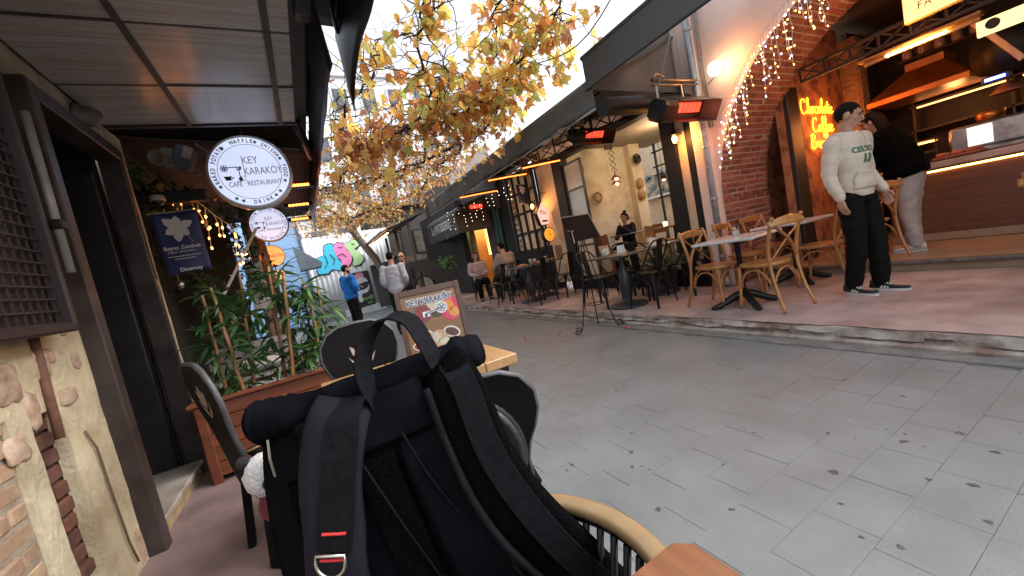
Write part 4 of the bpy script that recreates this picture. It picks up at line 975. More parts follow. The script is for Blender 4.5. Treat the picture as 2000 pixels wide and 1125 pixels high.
# ------------------------------------------------------------------ end of the street
def blob(pts, n=4):
    """closed smooth outline through pts"""
    P = [Vector((x, y)) for x, y in pts]; k = len(P); Q = []
    for i in range(k):
        p0, p1, p2, p3 = P[i-1], P[i], P[(i+1) % k], P[(i+2) % k]
        for j in range(n):
            u = j/n; q = .5*((2*p1)+(p2-p0)*u+(2*p0-5*p1+4*p2-p3)*u*u+(3*p1-p0-3*p2+p3)*u**3); Q.append((q.x, q.y))
    return Q
def flatshape(name, poly, mat, parent, y, d=.006, grow=0.0):
    m = MB(); m.prism(poly, 0, d, T(0, y, 0) @ RX(PI/2)); return m.build(name, mat, parent)
def graffiti_wall():
    t = thing('corrugated_wall', 'white corrugated metal wall with bubble letter graffiti closing the street', 'wall', (1.3, 17, 0))
    m = MB(); n = 130; x0, x1 = -1.1, 2.2
    m.slab(lambda u, v: (x0+(x1-x0)*u, .022*math.sin(u*n*.9), 3.35*v), n*3, 1, .004)
    m.build('corrugated_sheet', pm('white_sheet', (.62, .64, .66), (.5, .52, .55), scale=1.4, rough=.55, detail=8), t, True)
    bk = pm('graffiti_black', (.02, .02, .03), rough=.6)
    L = [('letter', [(-.72, 1.98), (-.62, 2.52), (-.36, 2.62), (-.30, 2.95), (.02, 2.98), (.06, 2.5), (.22, 2.1), (.10, 1.92), (-.2, 2.02), (-.42, 1.88)], (.05, .50, .72)),
         ('letter', [(.06, 2.5), (.04, 2.86), (.2, 3.02), (.42, 2.92), (.5, 2.66), (.62, 2.42), (.52, 2.12), (.3, 1.98), (.16, 2.1), (.22, 2.3)], (.78, .22, .48)),
         ('letter', [(.42, 2.95), (.66, 2.96), (.86, 3.18), (1.02, 3.06), (.98, 2.78), (.78, 2.66), (.98, 2.46), (1.04, 2.2), (.86, 2.02), (.6, 2.02), (.66, 2.3), (.54, 2.62)], (.42, .66, .32))]
    for i, (nm, P, c) in enumerate(L):
        q = blob(P); flatshape('letter_shadow', [(x+.045, z-.045) for x, z in q], bk, t, -.03, .003)
        cx = sum(p[0] for p in q)/len(q); cz = sum(p[1] for p in q)/len(q)
        flatshape('letter_outline', [(cx+(x-cx)*1.06, cz+(z-cz)*1.06) for x, z in q], bk, t, -.036, .003)
        flatshape('letter', q, pm('spray_%d' % i, c, tuple(a*.85 for a in c), rough=.6, scale=3), t, -.042-.004*i, .003)
    st = MB()
    for P in ([(-.45, 2.1), (-.3, 2.3), (-.34, 2.6)], [(-.1, 2.2), (-.02, 2.4), (-.16, 2.62)], [(.2, 2.84), (.3, 2.8), (.38, 2.84)], [(.1, 2.5), (.3, 2.56), (.42, 2.4)], [(.72, 2.9), (.84, 2.84)]):
        st.tube([(x, -.058, z) for x, z in P], .014, 4)
    st.build('spray_stroke', bk, t)
    # lower painted panel: pale rounded shape, dark band, pink tuft, green scrawl
    pp = flatshape('mural_panel', [(.35, .25), (1.1, .30), (1.08, 1.72), (.32, 1.72)], bk, t, -.06, .02)
    q = blob([(.42, .62), (.4, 1.2), (.62, 1.5), (.9, 1.44), (1.02, 1.15), (.9, .86), (.66, .8), (.62, .5)])
    flatshape('mural_shape', q, pm('mural_white', (.6, .68, .76), (.5, .58, .68), rough=.6), t, -.084, .003)
    flatshape('mural_shape', blob([(.46, 1.02), (.56, 1.2), (.98, 1.28), (.98, 1.1), (.78, .98)]), bk, t, -.089, .003)
    flatshape('mural_shape', blob([(.40, 1.34), (.55, 1.62), (.8, 1.68), (.88, 1.5), (.7, 1.5)]), pm('mural_pink', (.75, .25, .40), rough=.6), t, -.0875, .003)
    m = MB()
    mb_text(m, 'Beyoğlu', .2, T(.86, -.083, .62) @ UP @ RZ(.1), .001, sx=.8); mb_text(m, 'style', .14, T(.9, -.083, .42) @ UP, .001, sx=.8)
    m.build('scrawl', pm('mural_green', (.35, .62, .18), rough=.6), t)
    MB().box((.7, -.05, .16), (1.6, .06, .30), .01).build('base_board', pm('pale_board', (.62, .64, .68), rough=.6), t)
    return t
graffiti_wall()
def blue_building():
    t = thing('blue_building', 'pale blue boarded building left of the graffiti wall', 'building', (-1.2, 16.4, 0))
    MB().box((0, .3, 2.2), (2.8, .5, 4.4)).build('wall', pm('blue_core', (.12, .2, .32), rough=.8), t)
    for k in range(9):
        mm = MB(); mm.box((0, .02, .25+k*.5), (2.8, .06, .485), .008); mm.build('plank', pm('blue_plank', (.21, .35, .56), (.17, .29, .47), scale=1.5, rough=.7, rand=.06), t)
    MB().box((1.42, .0, 2.2), (.08, .12, 4.4), .01).build('corner_board', pm('corner_dark', (.08, .09, .12), rough=.7), t)
    m = MB(); m.ball((.35, -.03, 1.95), .07, 8, 6); m.build('wall_lamp', white_paint, t, True)
blue_building()
def wedge_canopy():
    t = thing('grey_wedge_canopy', 'small dark grey wedge shaped canopy in front of the blue building', 'awning', (.0, 14.2, 2.0))
    MB().prism([(0, 0), (.62, .02), (.66, .14), (-.06, .78)], -.5, .5, RX(PI/2)).build('canopy', pm('slate_canopy', (.11, .13, .16), (.08, .095, .12), rough=.6), t)
wedge_canopy()
def far_building(name, label, loc, w_, h, mat, rows, cols, dark=(.10, .11, .13), trim=None):
    t = thing(name, label, 'building', loc)
    MB().box((0, 2, h/2), (w_, 4, h)).build('wall', mat, t); MB().box((0, 1.95, h+.1), (w_+.3, 4.2, .2), .02).build('cornice', trim or white_paint, t)
    dm = pm('far_glass_%s' % name, dark, tuple(x*.6 for x in dark), rough=.15, scale=2)
    for r in range(rows):
        for c in range(cols):
            x = -w_/2+w_*(c+.5)/cols; z = 3.4+r*2.6
            if z+.9 > h: continue
            wn = MB().box((x, -.02, z), (.95, .06, 1.5), .01).build('window', trim or white_paint, t); MB().box((x, -.05, z), (.75, .03, 1.3)).build('pane', dm, wn)
far_building('pale_apartment_block', 'pale grey apartment block rising behind the autumn vine', (6.2, 23, 0), 9, 12.5, pm('pale_block', (.68, .70, .73), (.58, .60, .63), scale=1, rough=.8), 4, 6)
far_building('low_grey_house', 'low grey house with dark windows behind the graffiti wall', (.6, 20.5, 0), 4.6, 5.6, pm('grey_house', (.60, .57, .54), (.5, .47, .45), scale=1, rough=.8), 1, 4)
def far_canopy():
    t = thing('black_street_canopy', 'black sloping street canopy with a row of amber bulbs at the far right', 'awning', (3.9, 14.6, 2.55))
    m = MB(); m.slab(lambda u, v: (-1.5+1.5*v, 2.0-4.2*u, .12+.45*v+.02*nz2(u*6, v*4, 2)), 20, 8, .02); m.build('cover', pm('canopy_black', (.035, .035, .035), (.02, .02, .02), rough=.5), t, True)
    m = MB(); m.tube([(-1.52, 2.1, .1), (-1.52, -2.3, .1)], .035, 8); m.tube([(-.9, 2.1, .25), (-.95, -2.4, .28)], .03, 8); m.build('edge_bar', steel, t, True)
    m = MB()
    for k in range(18): m.ball((-1.2, 1.6-k*.19, .1), .022, 6, 4)
    m.build('bulb', em('amber_bulb', (1, .5, .12), 8), t)
    m = MB()
    for y in (-2.0, 0, 1.9): m.bar((-.6, y, -2.55), (-.6, y, .3), .08, .08)
    m.build('post', pm('dark_post', (.05, .04, .035), rough=.7), t)
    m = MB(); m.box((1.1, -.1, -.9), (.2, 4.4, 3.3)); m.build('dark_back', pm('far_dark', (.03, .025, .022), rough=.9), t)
far_canopy()
def far_trunk():
    t = thing('street_tree', 'leaning bare grey trunk of the street tree before the graffiti wall', 'tree', (3.0, 15.6, 0))
    bark = pm('bark', (.23, .19, .15), (.12, .095, .075), scale=8, rough=.95, bump=.8, stretch=(4, 4, 1))
    MB().tube([(0, 0, -.05), (-.05, 0, .6), (-.2, 0, 1.3), (-.45, 0, 2.1), (-.8, 0, 2.8), (-1.05, -.1, 3.3), (-1.2, -.5, 3.9)], [.17, .15, .14, .14, .13, .15, .1], 12).build('trunk', bark, t, True)
    MB().tube([(-1.0, -.05, 3.2), (-.6, -.3, 3.6), (0, -.8, 3.9)], [.09, .07, .05], 8).tube([(-1.1, -.2, 3.5), (-1.6, -.7, 3.9), (-2.1, -1.6, 4.1)], [.08, .06, .04], 8).build('limb', bark, t, True)
far_trunk()
def dark_corner():
    t = thing('dark_corner_building', 'dark low building closing the far right of the street behind the canopy', 'building', (5.6, 17.6, 0)); dm = pm('corner_dark_wall', (.05, .042, .036), (.028, .024, .021), scale=2, rough=.85, bump=.3)
    MB().box((0, 1.0, 2.1), (5.4, 2.0, 4.2)).build('wall', dm, t); MB().box((0, .9, 4.3), (5.7, 2.4, .2), .02).build('roof', pm('corner_roof', (.12, .11, .10), rough=.8), t)
    for x in (-1.9, -.4): f = MB().box((x, -.02, 2.6), (1.0, .08, 1.1), .01).build('window', black_paint, t); MB().box((x, -.05, 2.6), (.85, .04, .95)).build('pane', pm('dim_pane', (.10, .09, .07), (.05, .045, .04), rough=.2), f)
    MB().box((-1.2, -.03, 1.0), (.9, .06, 2.0), .01).build('door', pm('corner_door', (.07, .045, .03), rough=.6), t)
dark_corner()
def dark_hoarding():
    o = MB().prism([(0, 0), (.75, .0), (.68, 1.75), (-.05, 1.7)], -.03, .03, RX(PI/2)).build('dark_hoarding', pm('hoarding', (.05, .05, .055), (.035, .035, .04), rough=.6)); o.location = (2.45, 16.2, .15); tag(o, 'dark plain hoarding panel right of the graffiti wall', 'panel')
dark_hoarding()
def lectern_board():
    t = thing('tilted_display_board', 'large black tilted display board on a stand by the bakery', 'board', (2.75, 7.4, 0))
    m = MB(); m.loft([[(-1.03, .0, 1.42), (-.58, .0, 1.44), (-.58, .05, 1.44), (-1.03, .05, 1.42)], [(-.32, -.1, .79), (.10, -.1, .77), (.10, -.05, .77), (-.32, -.05, .79)]]); m.build('panel', black_paint, t)
    m = MB(); m.bar((-.75, .1, 0), (-.75, .06, 1.3), .04, .04); m.bar((-.15, -.05, 0), (-.15, -.05, .85), .04, .04); m.bar((-.75, .1, .3), (-.15, -.05, .3), .03, .03); m.build('stand', black_metal, t)
    m = MB(); m.tube([(-.72+.2*math.cos(2*PI*k/20), .12, .92+.2*math.sin(2*PI*k/20)) for k in range(20)], .02, 6, closed=True); m.build('hoop', black_metal, t, True)
lectern_board()
# greenery by the far shutters
def small_bush(name, label, loc, s, seed, cols=((.10, .22, .03), (.05, .13, .02))):
    t = thing(name, label, 'plant', loc); rnd = random.Random(seed); m = MB()
    for k in range(150):
        d = Vector((rnd.gauss(0, .5), rnd.gauss(0, .5), rnd.gauss(0, .4))); q = Euler((rnd.uniform(-1, 1), rnd.uniform(-1, 1), rnd.uniform(0, 6))).to_matrix().to_4x4()
        m.m = T(d.x*s, d.y*s, s+d.z*s) @ q; m.add([(-.03, 0, 0), (0, -.08, 0), (.03, 0, .01), (0, .08, 0)], [(0, 1, 2, 3)])
    m.m = I4; tag(m.build('foliage', pm(name+'_leaf', cols[0], cols[1], rough=.6, isl=.3), t), kind='stuff'); MB().tube([(0, 0, 0), (0, 0, s)], .02, 6).build('stem', dark_wood, t)
small_bush('potted_shrub', 'bright green shrub before the grey roller shutter', (3.6, 10.6, .95), .28, 3)
# ------------------------------------------------------------------ terrace furniture
TZ = .14
chair_paint = pm('chair_black', (.011, .011, .012), (.007, .007, .007), rough=.34, rvar=.12, metal=.2, scale=10, spec=.4)
def metal_chair():
    t = thing('metal_chair', 'x', 'chair')
    # faces local +Y, back at -Y
    m = MB()
    def sf(u, v):
        a, b = 2*u-1, 2*v-1; q = 1-.10*(abs(a*b))**3
        return (.185*a*q, .18*b*q, .455-.012*(1-a*a)*(1-b*b))
    m.slab(sf, 12, 12, .018); m.build('seat', chair_paint, t, 50)
    for sx in (-1, 1):
        for sy in (-1, 1):
            l = MB(); l.m = I4; x0, y0 = sx*.165, sy*.16; x1, y1 = sx*.225, sy*.215
            l.loft([[(x0-sx*.065, y0, .45), (x0+sx*.012, y0+sy*.012, .45), (x0, y0-sy*.065, .45)], [(x0-sx*.03+sx*.02, y0+sy*.02, .33), (x0+sx*.03, y0+sy*.03, .33), (x0+sx*.02, y0-sy*.03+sy*.02, .33)], [(x1-sx*.022, y1, 0), (x1, y1, 0), (x1, y1-sy*.022, 0)]]); l.build('leg', chair_paint, t)
    m = MB()
    for sx in (-1, 1): m.tube([(sx*.19, -.14*math.cos(a)*1.0, .18+.2*abs(math.sin(a))) for a in [PI*k/8 for k in range(9)]], .008, 6)
    for sy in (-1, 1): m.tube([(.14*math.cos(a), sy*.185, .18+.2*abs(math.sin(a))) for a in [PI*k/8 for k in range(9)]], .008, 6)
    m.build('apron_hoop', chair_paint, t, True)
    m = MB(); P = [(-.20, .02, .45), (-.215, -.10, .60), (-.20, -.20, .78), (-.13, -.225, .845), (0, -.235, .86), (.13, -.225, .845), (.20, -.20, .78), (.215, -.10, .60), (.20, .02, .45)]
    m.tube(smooth_path(P, 4), .0115, 8); m.build('back_hoop', chair_paint, t, True)
    m = MB(); m.slab(lambda u, v: ((-.055+.11*u)*(1+.25*v), -.165-.07*v, .45+.40*v), 2, 8, .004); m.build('back_splat', chair_paint, t)
    return t
def smooth_path(pts, n=4):
    P = [Vector(p) for p in pts]; Q = []
    for i in range(len(P)-1):
        p0, p1, p2, p3 = P[max(i-1, 0)], P[i], P[i+1], P[min(i+2, len(P)-1)]
        for k in range(n):
            u = k/n; Q.append(.5*((2*p1)+(p2-p0)*u+(2*p0-5*p1+4*p2-p3)*u*u+(3*p1-p0-3*p2+p3)*u**3))
    Q.append(P[-1]); return Q
def cross_chair(mat, name='cross_back_chair'):
    t = thing(name, 'x', 'chair')
    m = MB(); rs = []
    def out(t_, s): 
        c, q = math.cos(t_), math.sin(t_); f = (abs(c)**3+abs(q)**3)**(-1/3); w_ = 1+.10*q; return (.20*s*c*f*w_, .195*s*q*f)
    for s, z in ((.93, .435), (1, .44), (1.02, .455), (1.0, .468), (.9, .47), (.6, .464), (.1, .462)):
        rs.append([(*out(2*PI*k/28, s), z) for k in range(28)])
    m.loft(rs); m.build('seat', mat, t, 50)
    for sx in (-1, 1):
        MB().tube(smooth_path([(sx*.165, .16, .44), (sx*.172, .17, .25), (sx*.185, .19, 0)], 3), [.017, .017, .017, .016, .015, .014, .013], 8).build('leg', mat, t, True)
        P = [(sx*.20, -.30, 0), (sx*.185, -.235, .2), (sx*.178, -.195, .44), (sx*.185, -.205, .62), (sx*.188, -.25, .80), (sx*.186, -.285, .895)]
        Q = smooth_path(P, 4); MB().tube(Q, [.0165]*len(Q), 8).build('leg', mat, t, True)
    m = MB(); m.slab(lambda u, v: (-.225+.45*u, -.285-.035*math.sin(PI*u)+.015*v, .80+.012+.085*(v-.0)*(.55+.45*math.sin(PI*u))), 14, 4, .022); m.build('top_rail', mat, t, True)
    for sx in (-1, 1):
        P = smooth_path([(sx*.18, -.19, .475), (sx*.10, -.235, .58), (0, -.262-.006*sx, .68), (-sx*.10, -.275, .765), (-sx*.165, -.27, .83)], 4)
        MB().tube(P, .0165, 8, flat=.45).build('back_strip', mat, t, True)
    m = MB()
    for sx in (-1, 1): m.tube([(sx*.172, .155-.165+.165*math.cos(a), .22+.185*math.sin(a)) for a in [PI*k/10 for k in range(11)]], .009, 6)
    m.tube([(.155*math.cos(a), .165, .22+.19*math.sin(a)) for a in [PI*k/10 for k in range(11)]], .009, 6); m.tube([(.16*math.cos(a), -.205, .22+.19*math.sin(a)) for a in [PI*k/10 for k in range(11)]], .009, 6)
    m.build('leg_hoop', mat, t, True)
    return t
def first(root, loc, rz, label, group):
    root.location = loc; root.rotation_euler = (0, 0, rz); tag(root, label, None, group); return root
ch1 = cross_chair(warm_wood)
GX = 'bentwood cross back chairs on the terrace'
first(ch1, (4.10, 2.84, TZ), PI-.12, 'orange brown cross back chair left of the near marble table', GX)
place(ch1, (4.06, 2.28, TZ), -.18, 'nearest cross back chair, its back towards the kerb end of the marble table', GX)
place(ch1, (5.12, 2.26, TZ), .12, 'cross back chair just behind the man in the cream hoodie', GX)
place(ch1, (4.92, 2.96, TZ), PI+.1, 'cross back chair against the brick jamb behind the near marble table', GX)
place(ch1, (5.55, 2.98, TZ), PI-.2, 'dark looking cross back chair by the steel door of the arch', GX)
place(ch1, (6.02, 2.16, .25), -.5, 'cross back chair on the shop floor right of the man in the hoodie', GX)
place(ch1, (4.48, .48, TZ), -PI/2, 'cross back chair cut off by the right edge of the picture', GX)
mc = metal_chair(); GM = 'black metal terrace chairs'
first(mc, (3.82, 4.52, TZ), PI+.25, 'black metal chair behind the music stand style menu stand', GM)
for x, y, rz, lb in ((3.98, 3.72, .15, 'nearest black metal chair, back turned, at the pedestal table with cards'), (4.70, 3.70, .1, 'black metal chair beside the orange brown wooden chair'), (4.72, 4.72, PI-.1, 'black metal chair on the far side of the second pedestal table'),
                     (4.35, 4.15, -PI/2+.2, 'black metal chair between the two pedestal tables'), (3.90, 6.35, .1, 'black metal chair with its back to us at the food table'), (4.55, 6.30, -.1, 'rightmost black metal chair at the food table by the cream pillar'),
                     (3.85, 7.55, PI/2+.4, 'black metal chair at the kerb side of the food table'), (4.45, 8.45, .6, 'black metal chair under the man in the grey jacket'), (4.15, 9.75, PI-.3, 'black metal chair under the woman in the checked shirt'), (3.95, 8.2, .3, 'black metal chair in front of the seated couple')):
    place(mc, (x, y, TZ), rz, lb, GM)
def marble_table(loc, rz, label):
    t = thing('marble_table', label, 'table', loc, rz, 'marble topped tables')
    MB().box((0, 0, .735), (.70, .62, .026), .006).build('top', pm('marble_top', (.66, .66, .64), (.52, .53, .53), scale=3, rough=.18, rvar=.05, detail=9), t)
    MB().lathe([(.03, .1), (.028, .2), (.028, .66), (.05, .70), (.05, .722)], 14).build('pole', black_metal, t, True)
    m = MB()
    for k in range(4):
        a = PI/4+PI/2*k; c, s = math.cos(a), math.sin(a)
        P = smooth_path([(0, 0, .14), (.09*c, .09*s, .115), (.18*c, .18*s, .07), (.26*c, .26*s, .035), (.31*c, .31*s, .025)], 3); m.tube(P, [.045-.018*i/len(P) for i in range(len(P))], 8)
        for q in range(7): f = .1+.03*q; m.ball((f*c, f*s, .14-.35*f), .016, 6, 4)
        m.ball((.32*c, .32*s, .022), (.032, .032, .022), 8, 6)
    m.build('cast_foot', chair_paint, t, True); return t
marble_table((4.08, 2.55, TZ), .12, 'near white marble topped table on a cast iron foot')
marble_table((5.28, 2.60, TZ), .05, 'second marble topped table behind the man in the hoodie')
def shaker(loc, label, k):
    t = thing('table_caddy', label, 'caddy', loc); m = MB(); m.lathe([(.022, 0), (.025, .01), (.025, .05), (.018, .065)], 10, (-.03, 0, 0)); m.lathe([(.022, 0), (.025, .01), (.025, .05), (.018, .065)], 10, (.03, .01, 0)); m.build('glass_jar', pm('caddy_glass', (.5, .48, .45), rough=.15, spec=.8), t, True)
    m = MB(); m.ball((-.03, 0, .085), (.022, .022, .018), 8, 6); m.build('flower', pm('caddy_flower', (.55, .4, .2), (.4, .25, .1), rough=.8, scale=40), t, True); MB().tube([(.0, -.03, 0), (.0, -.03, .11)], .004, 5).build('holder', steel, t)
shaker((4.18, 2.60, TZ+.748), 'small glass jar caddy with dried flower on the near marble table', 0)
shaker((5.35, 2.6, TZ+.748), 'small glass jars on the second marble table', 1)
def pedestal_table(loc, rz, label, r=.33, sq=True):
    t = thing('pedestal_table', label, 'table', loc, rz, 'dark pedestal tables')
    MB().box((0, 0, .735), (.66, .66, .028), .006).build('top', pm('dark_stone_top', (.10, .10, .095), (.06, .06, .056), scale=4, rough=.28, rvar=.1), t)
    MB().lathe([(.26, 0), (.265, .012), (.25, .03), (.12, .055), (.06, .075), (.05, .10), (.085, .2), (.095, .30), (.075, .42), (.04, .52), (.034, .64), (.05, .70), (.05, .72)], 22).build('pedestal', pm('cast_grey', (.06, .065, .075), (.04, .043, .05), rough=.4, metal=.3, scale=8), t, True); return t
pedestal_table((3.92, 4.12, TZ), .08, 'dark pedestal table with white cards nearest the menu stand')
pedestal_table((4.72, 4.22, TZ), .05, 'second dark pedestal table before the palm')
pedestal_table((4.05, 6.95, TZ), .1, 'dark table laid with food, kerb side')
pedestal_table((4.55, 7.15, TZ), .1, 'dark table laid with food, wall side')
for (x, y, lb) in ((3.98, 4.15, 'white folded card standing on the near pedestal table'), (4.66, 4.18, 'white folded card standing on the second pedestal table')):
    o = MB().prism([(-.04, 0), (.04, 0), (.004, .11), (-.004, .11)], -.05, .05, RX(PI/2)).build('table_card', white_paint); o.location = (x, y, TZ+.75); o.rotation_euler = (0, 0, .4); tag(o, lb, 'card', 'table cards')
def napkin(loc, lb):
    m = MB(); m.ball((0, 0, .05), (.055, .05, .055), 9, 7); m.v = [tuple(Vector(p)*(1+.35*noise.noise(Vector(p)*35))) for p in m.v]; o = m.build('napkin', white_paint); o.location = loc; tag(o, lb, 'napkin')
napkin((3.78, 4.25, TZ+.75), 'crumpled white napkin on the near pedestal table')
def food():
    rnd = random.Random(6)
    spots = [(3.86, 6.8), (4.02, 7.1), (4.2, 6.85), (4.42, 7.1), (4.62, 7.2), (4.66, 6.98)]
    for i, (x, y) in enumerate(spots):
        t = thing('food_plate', 'white plate of food %s' % ('at the kerb end of the laid tables', 'at the far kerb corner of the laid tables', 'in the middle of the kerb side laid table', 'at the left of the wall side laid table', 'at the far right of the wall side laid table', 'at the near right of the wall side laid table')[i], 'plate', (x, y, TZ+.752), rnd.uniform(0, 6), 'plates of food')
        MB().lathe([(.0, 0), (.07, 0), (.10, .015), (.115, .02), (.10, .02), (.07, .008), (0, .008)], 18, cap=False).build('plate', white_paint, t, True)
        m = MB()
        for k in range(6): m.ball((rnd.uniform(-.05, .05), rnd.uniform(-.05, .05), .025), (.03, .022, .018), 7, 5)
        m.build('food', pm('food_%d' % (i % 3), ((.62, .16, .05), (.6, .35, .12), (.5, .12, .06))[i % 3], rough=.6), t, True)
    for i, (x, y) in enumerate(((4.1, 6.7), (4.5, 6.9), (4.3, 7.2))):
        o = MB().lathe([(.025, 0), (.03, .0), (.034, .11), (.03, .11), (.027, .01)], 12, cap=False).build('drinking_glass', pm('caddy_glass', (.5, .48, .45)), None, True); o.location = (x, y, TZ+.752); tag(o, 'drinking glass on the laid tables, %s of three' % ('nearest the kerb', 'nearest the wall', 'farthest')[i], 'glass', 'glasses on the food table')
food()
def menu_stand():
    t = thing('menu_stand', 'black wrought iron menu stand with scrolled feet at the kerb', 'menu stand', (3.17, 3.95, 0), .18)
    ap = Vector((.0, .0, 1.18)); m = MB()
    feet = [(-.20, .10), (.17, -.16), (.22, .18)]
    for fx, fy in feet:
        d = Vector((fx, fy, 0)); u = d.normalized(); P = [ap+Vector((fx*.08, fy*.08, 0)), Vector((fx*.5, fy*.5, .55)), Vector((fx*.9, fy*.9, .12)), Vector((fx, fy, .05))]
        c = Vector((fx, fy, .05))+u*.0
        for k in range(14):
            a = -PI*.1-k*.5; rr = .058*(1-k/18); P.append(Vector((fx, fy, .062))+u*(rr*math.cos(a)*(1) + .05)+Vector((0, 0, rr*math.sin(a))))
        l = MB().tube(P, .0075, 6); l.build('leg', black_metal, t, True)
    MB().tube([(.115*math.cos(2*PI*k/24)+.05, .105*math.sin(2*PI*k/24)+.02, .34) for k in range(24)], .006, 6, closed=True).build('ring', black_metal, t, True)
    Mx = T(.0, -.02, 1.34) @ RX(-.38)
    m = MB(); m.m = Mx; m.box((0, 0, 0), (.50, .02, .34), .004); m.m = I4; m.build('panel', pm('stand_black', (.008, .008, .009), rough=.7, spec=.1), t)
    m = MB(); m.m = Mx; m.box((.252, .0, 0), (.012, .035, .345), .003); m.box((0, 0, .172), (.50, .03, .012), .003); m.m = I4; m.build('panel_edge', pm('edge_grey', (.25, .24, .23), rough=.4), t)
    MB().tube([(-.26, -.1, 1.16), (-.23, -.06, 1.30), (-.29, -.06, 1.33)], .006, 6).tube([(-.23, -.06, 1.3), (-.2, -.06, 1.32)], .01, 6).build('wing_nut', steel, t)
menu_stand()
def palm(loc):
    t = thing('potted_palm', 'dark green potted palm in front of the cafe opening', 'plant', loc); rnd = random.Random(12)
    MB().lathe([(.13, 0), (.15, .02), (.19, .3), (.2, .34), (.18, .34), (.17, .3), (0, .28)], 20, cap=False).build('pot', pm('pot_brown', (.10, .075, .06), (.06, .045, .035), rough=.7, scale=6), t, True)
    lm = pm('palm_leaf', (.035, .10, .03), (.015, .05, .016), rough=.45, scale=4, isl=.3)
    for k in range(13):
        a = k*2.4+rnd.uniform(-.3, .3); L = rnd.uniform(.55, .95); el = rnd.uniform(.75, 1.35); droop = rnd.uniform(.5, 1.1)
        P = []
        for i in range(13):
            s = i/12; e = el-droop*s*1.4; P.append((P[-1]+Vector((math.cos(a)*math.cos(e), math.sin(a)*math.cos(e), math.sin(e)))*(L/12)) if P else Vector((.03*math.cos(a), .03*math.sin(a), .3)))
        m = MB(); m.tube(P, [.007*(1-.8*i/12) for i in range(13)], 4)
        for i in range(3, 13):
            d = (P[i]-P[i-1]).normalized(); sd_ = d.cross(Vector((0, 0, 1))).normalized()
            for sg in (-1, 1):
                for q in (0, .5):
                    b = P[i-1].lerp(P[i], q); ll = .20*math.sin(PI*min(1, (i-1)/11.5))**.6*rnd.uniform(.8, 1.1)+.03; e_ = b+sd_*sg*ll*.8+d*ll*.6-Vector((0, 0, ll*.35)); mid = b.lerp(e_, .5)+Vector((0, 0, .012)); wv = d*.012
                    m.add([b, mid-wv, e_, mid+wv], [(0, 1, 2, 3)])
        m.build('frond', lm, t)
palm((5.02, 4.36, TZ))
def slat_chair(mat):
    t = thing('wooden_chair', 'x', 'chair')
    MB().box((0, 0, .45), (.40, .40, .03), .012).build('seat', mat, t)
    for sx in (-1, 1):
        MB().bar((sx*.17, .17, 0), (sx*.17, .16, .44), .035, .035, .005).build('leg', mat, t); MB().bar((sx*.17, -.20, 0), (sx*.17, -.18, .5), .035, .035, .005).bar((sx*.17, -.18, .48), (sx*.165, -.25, .84), .033, .03, .005).build('leg', mat, t)
    MB().slab(lambda u, v: (-.19+.38*u, -.215-.02*math.sin(PI*u)-.02*v, .62+.2*v), 8, 3, .018).build('backrest', mat, t)
    return t
pale = wood('pale_oak', (.52, .30, .12), (.38, .2, .07), axis=2); redw = wood('red_wood', (.22, .075, .04), (.13, .045, .025), axis=2)
wc = slat_chair(pale); GI = 'wooden chairs inside the cafe'; CZ = .36
first(wc, (5.62, 5.35, CZ), .3, 'pale wooden chair inside the cafe nearest the menu stand', GI)
for x, y, rz, lb in ((6.25, 5.05, .2, 'pale wooden chair in the middle of the cafe floor'), (6.95, 5.0, -.2, 'pale wooden chair by the cafe window behind the palm'), (7.1, 5.7, PI/2, 'pale wooden chair deep in the cafe at the window')): place(wc, (x, y, CZ), rz, lb, GI)
wr = slat_chair(redw); first(wr, (5.55, 6.05, CZ), -PI/2, 'dark red wooden chair by the folding window inside the cafe', GI)
place(wr, (6.95, 6.15, CZ), PI/2, 'dark red wooden chair by the cream column', GI)
def cafe_table(loc, label, mat):
    t = thing('cafe_table', label, 'table', loc, 0, 'tables inside the cafe'); MB().box((0, 0, .74), (.7, .6, .03), .006).build('top', mat, t); MB().box((0, 0, .37), (.06, .06, .72), .004).box((0, 0, .02), (.4, .4, .03), .006).build('pedestal', black_metal, t)
cafe_table((6.25, 6.1, CZ), 'dark table by the white brick wall where a woman sits', pm('dark_stone_top', (.1, .1, .095))); cafe_table((6.6, 5.3, CZ), 'table in the middle of the cafe floor', pale); cafe_table((7.4, 5.2, CZ), 'dark table by the cafe window', pm('dark_stone_top', (.1, .1, .095)))
def table_light(loc):
    t = thing('table_candle', 'small glowing candle glass on the cafe table', 'candle', loc); MB().lathe([(.035, 0), (.04, .08), (.036, .08), (.03, .005)], 12, cap=False).build('glass', em('candle_glow', (1, .75, .4), 3), t)
    MB().lathe([(.012, .005), (.012, .04), (0, .04)], 8).build('wax', white_paint, t)
table_light((6.45, 5.4, CZ+.756))
# ------------------------------------------------------------------ people
def ering(c, d, side, rx, ry, n=18, pw=2.0):
    d = d.normalized(); s = (side-d*side.dot(d)).normalized(); f = d.cross(s)
    out = []
    for k in range(n):
        a = 2*PI*k/n; cc, ss = math.cos(a), math.sin(a); q = (abs(cc)**pw+abs(ss)**pw)**(-1/pw)
        out.append(c+s*rx*cc*q+f*ry*ss*q)
    return out
def etube(m, pts, rx, ry, side=Vector((1, 0, 0)), n=18, pw=2.3):
    P = [Vector(p) for p in pts]; rs = []
    for i, p in enumerate(P):
        d = P[min(i+1, len(P)-1)]-P[max(i-1, 0)]; rs.append(ering(p, d, side, rx[i], ry[i], n, pw))
    m.loft(rs)
def limb(m, pts, r, n=12):
    Q = smooth_path(pts, 4); k = len(Q); rr = []
    for i in range(k):
        f = i/(k-1)*(len(r)-1); j = min(int(f), len(r)-2); q = f-j; rr.append(r[j]*(1-q)+r[j+1]*q)
    m.tube(Q, rr, n); m.ball(pts[0], r[0]*.98, 10, 8); m.ball(pts[-1], r[-1]*.98, 10, 8)
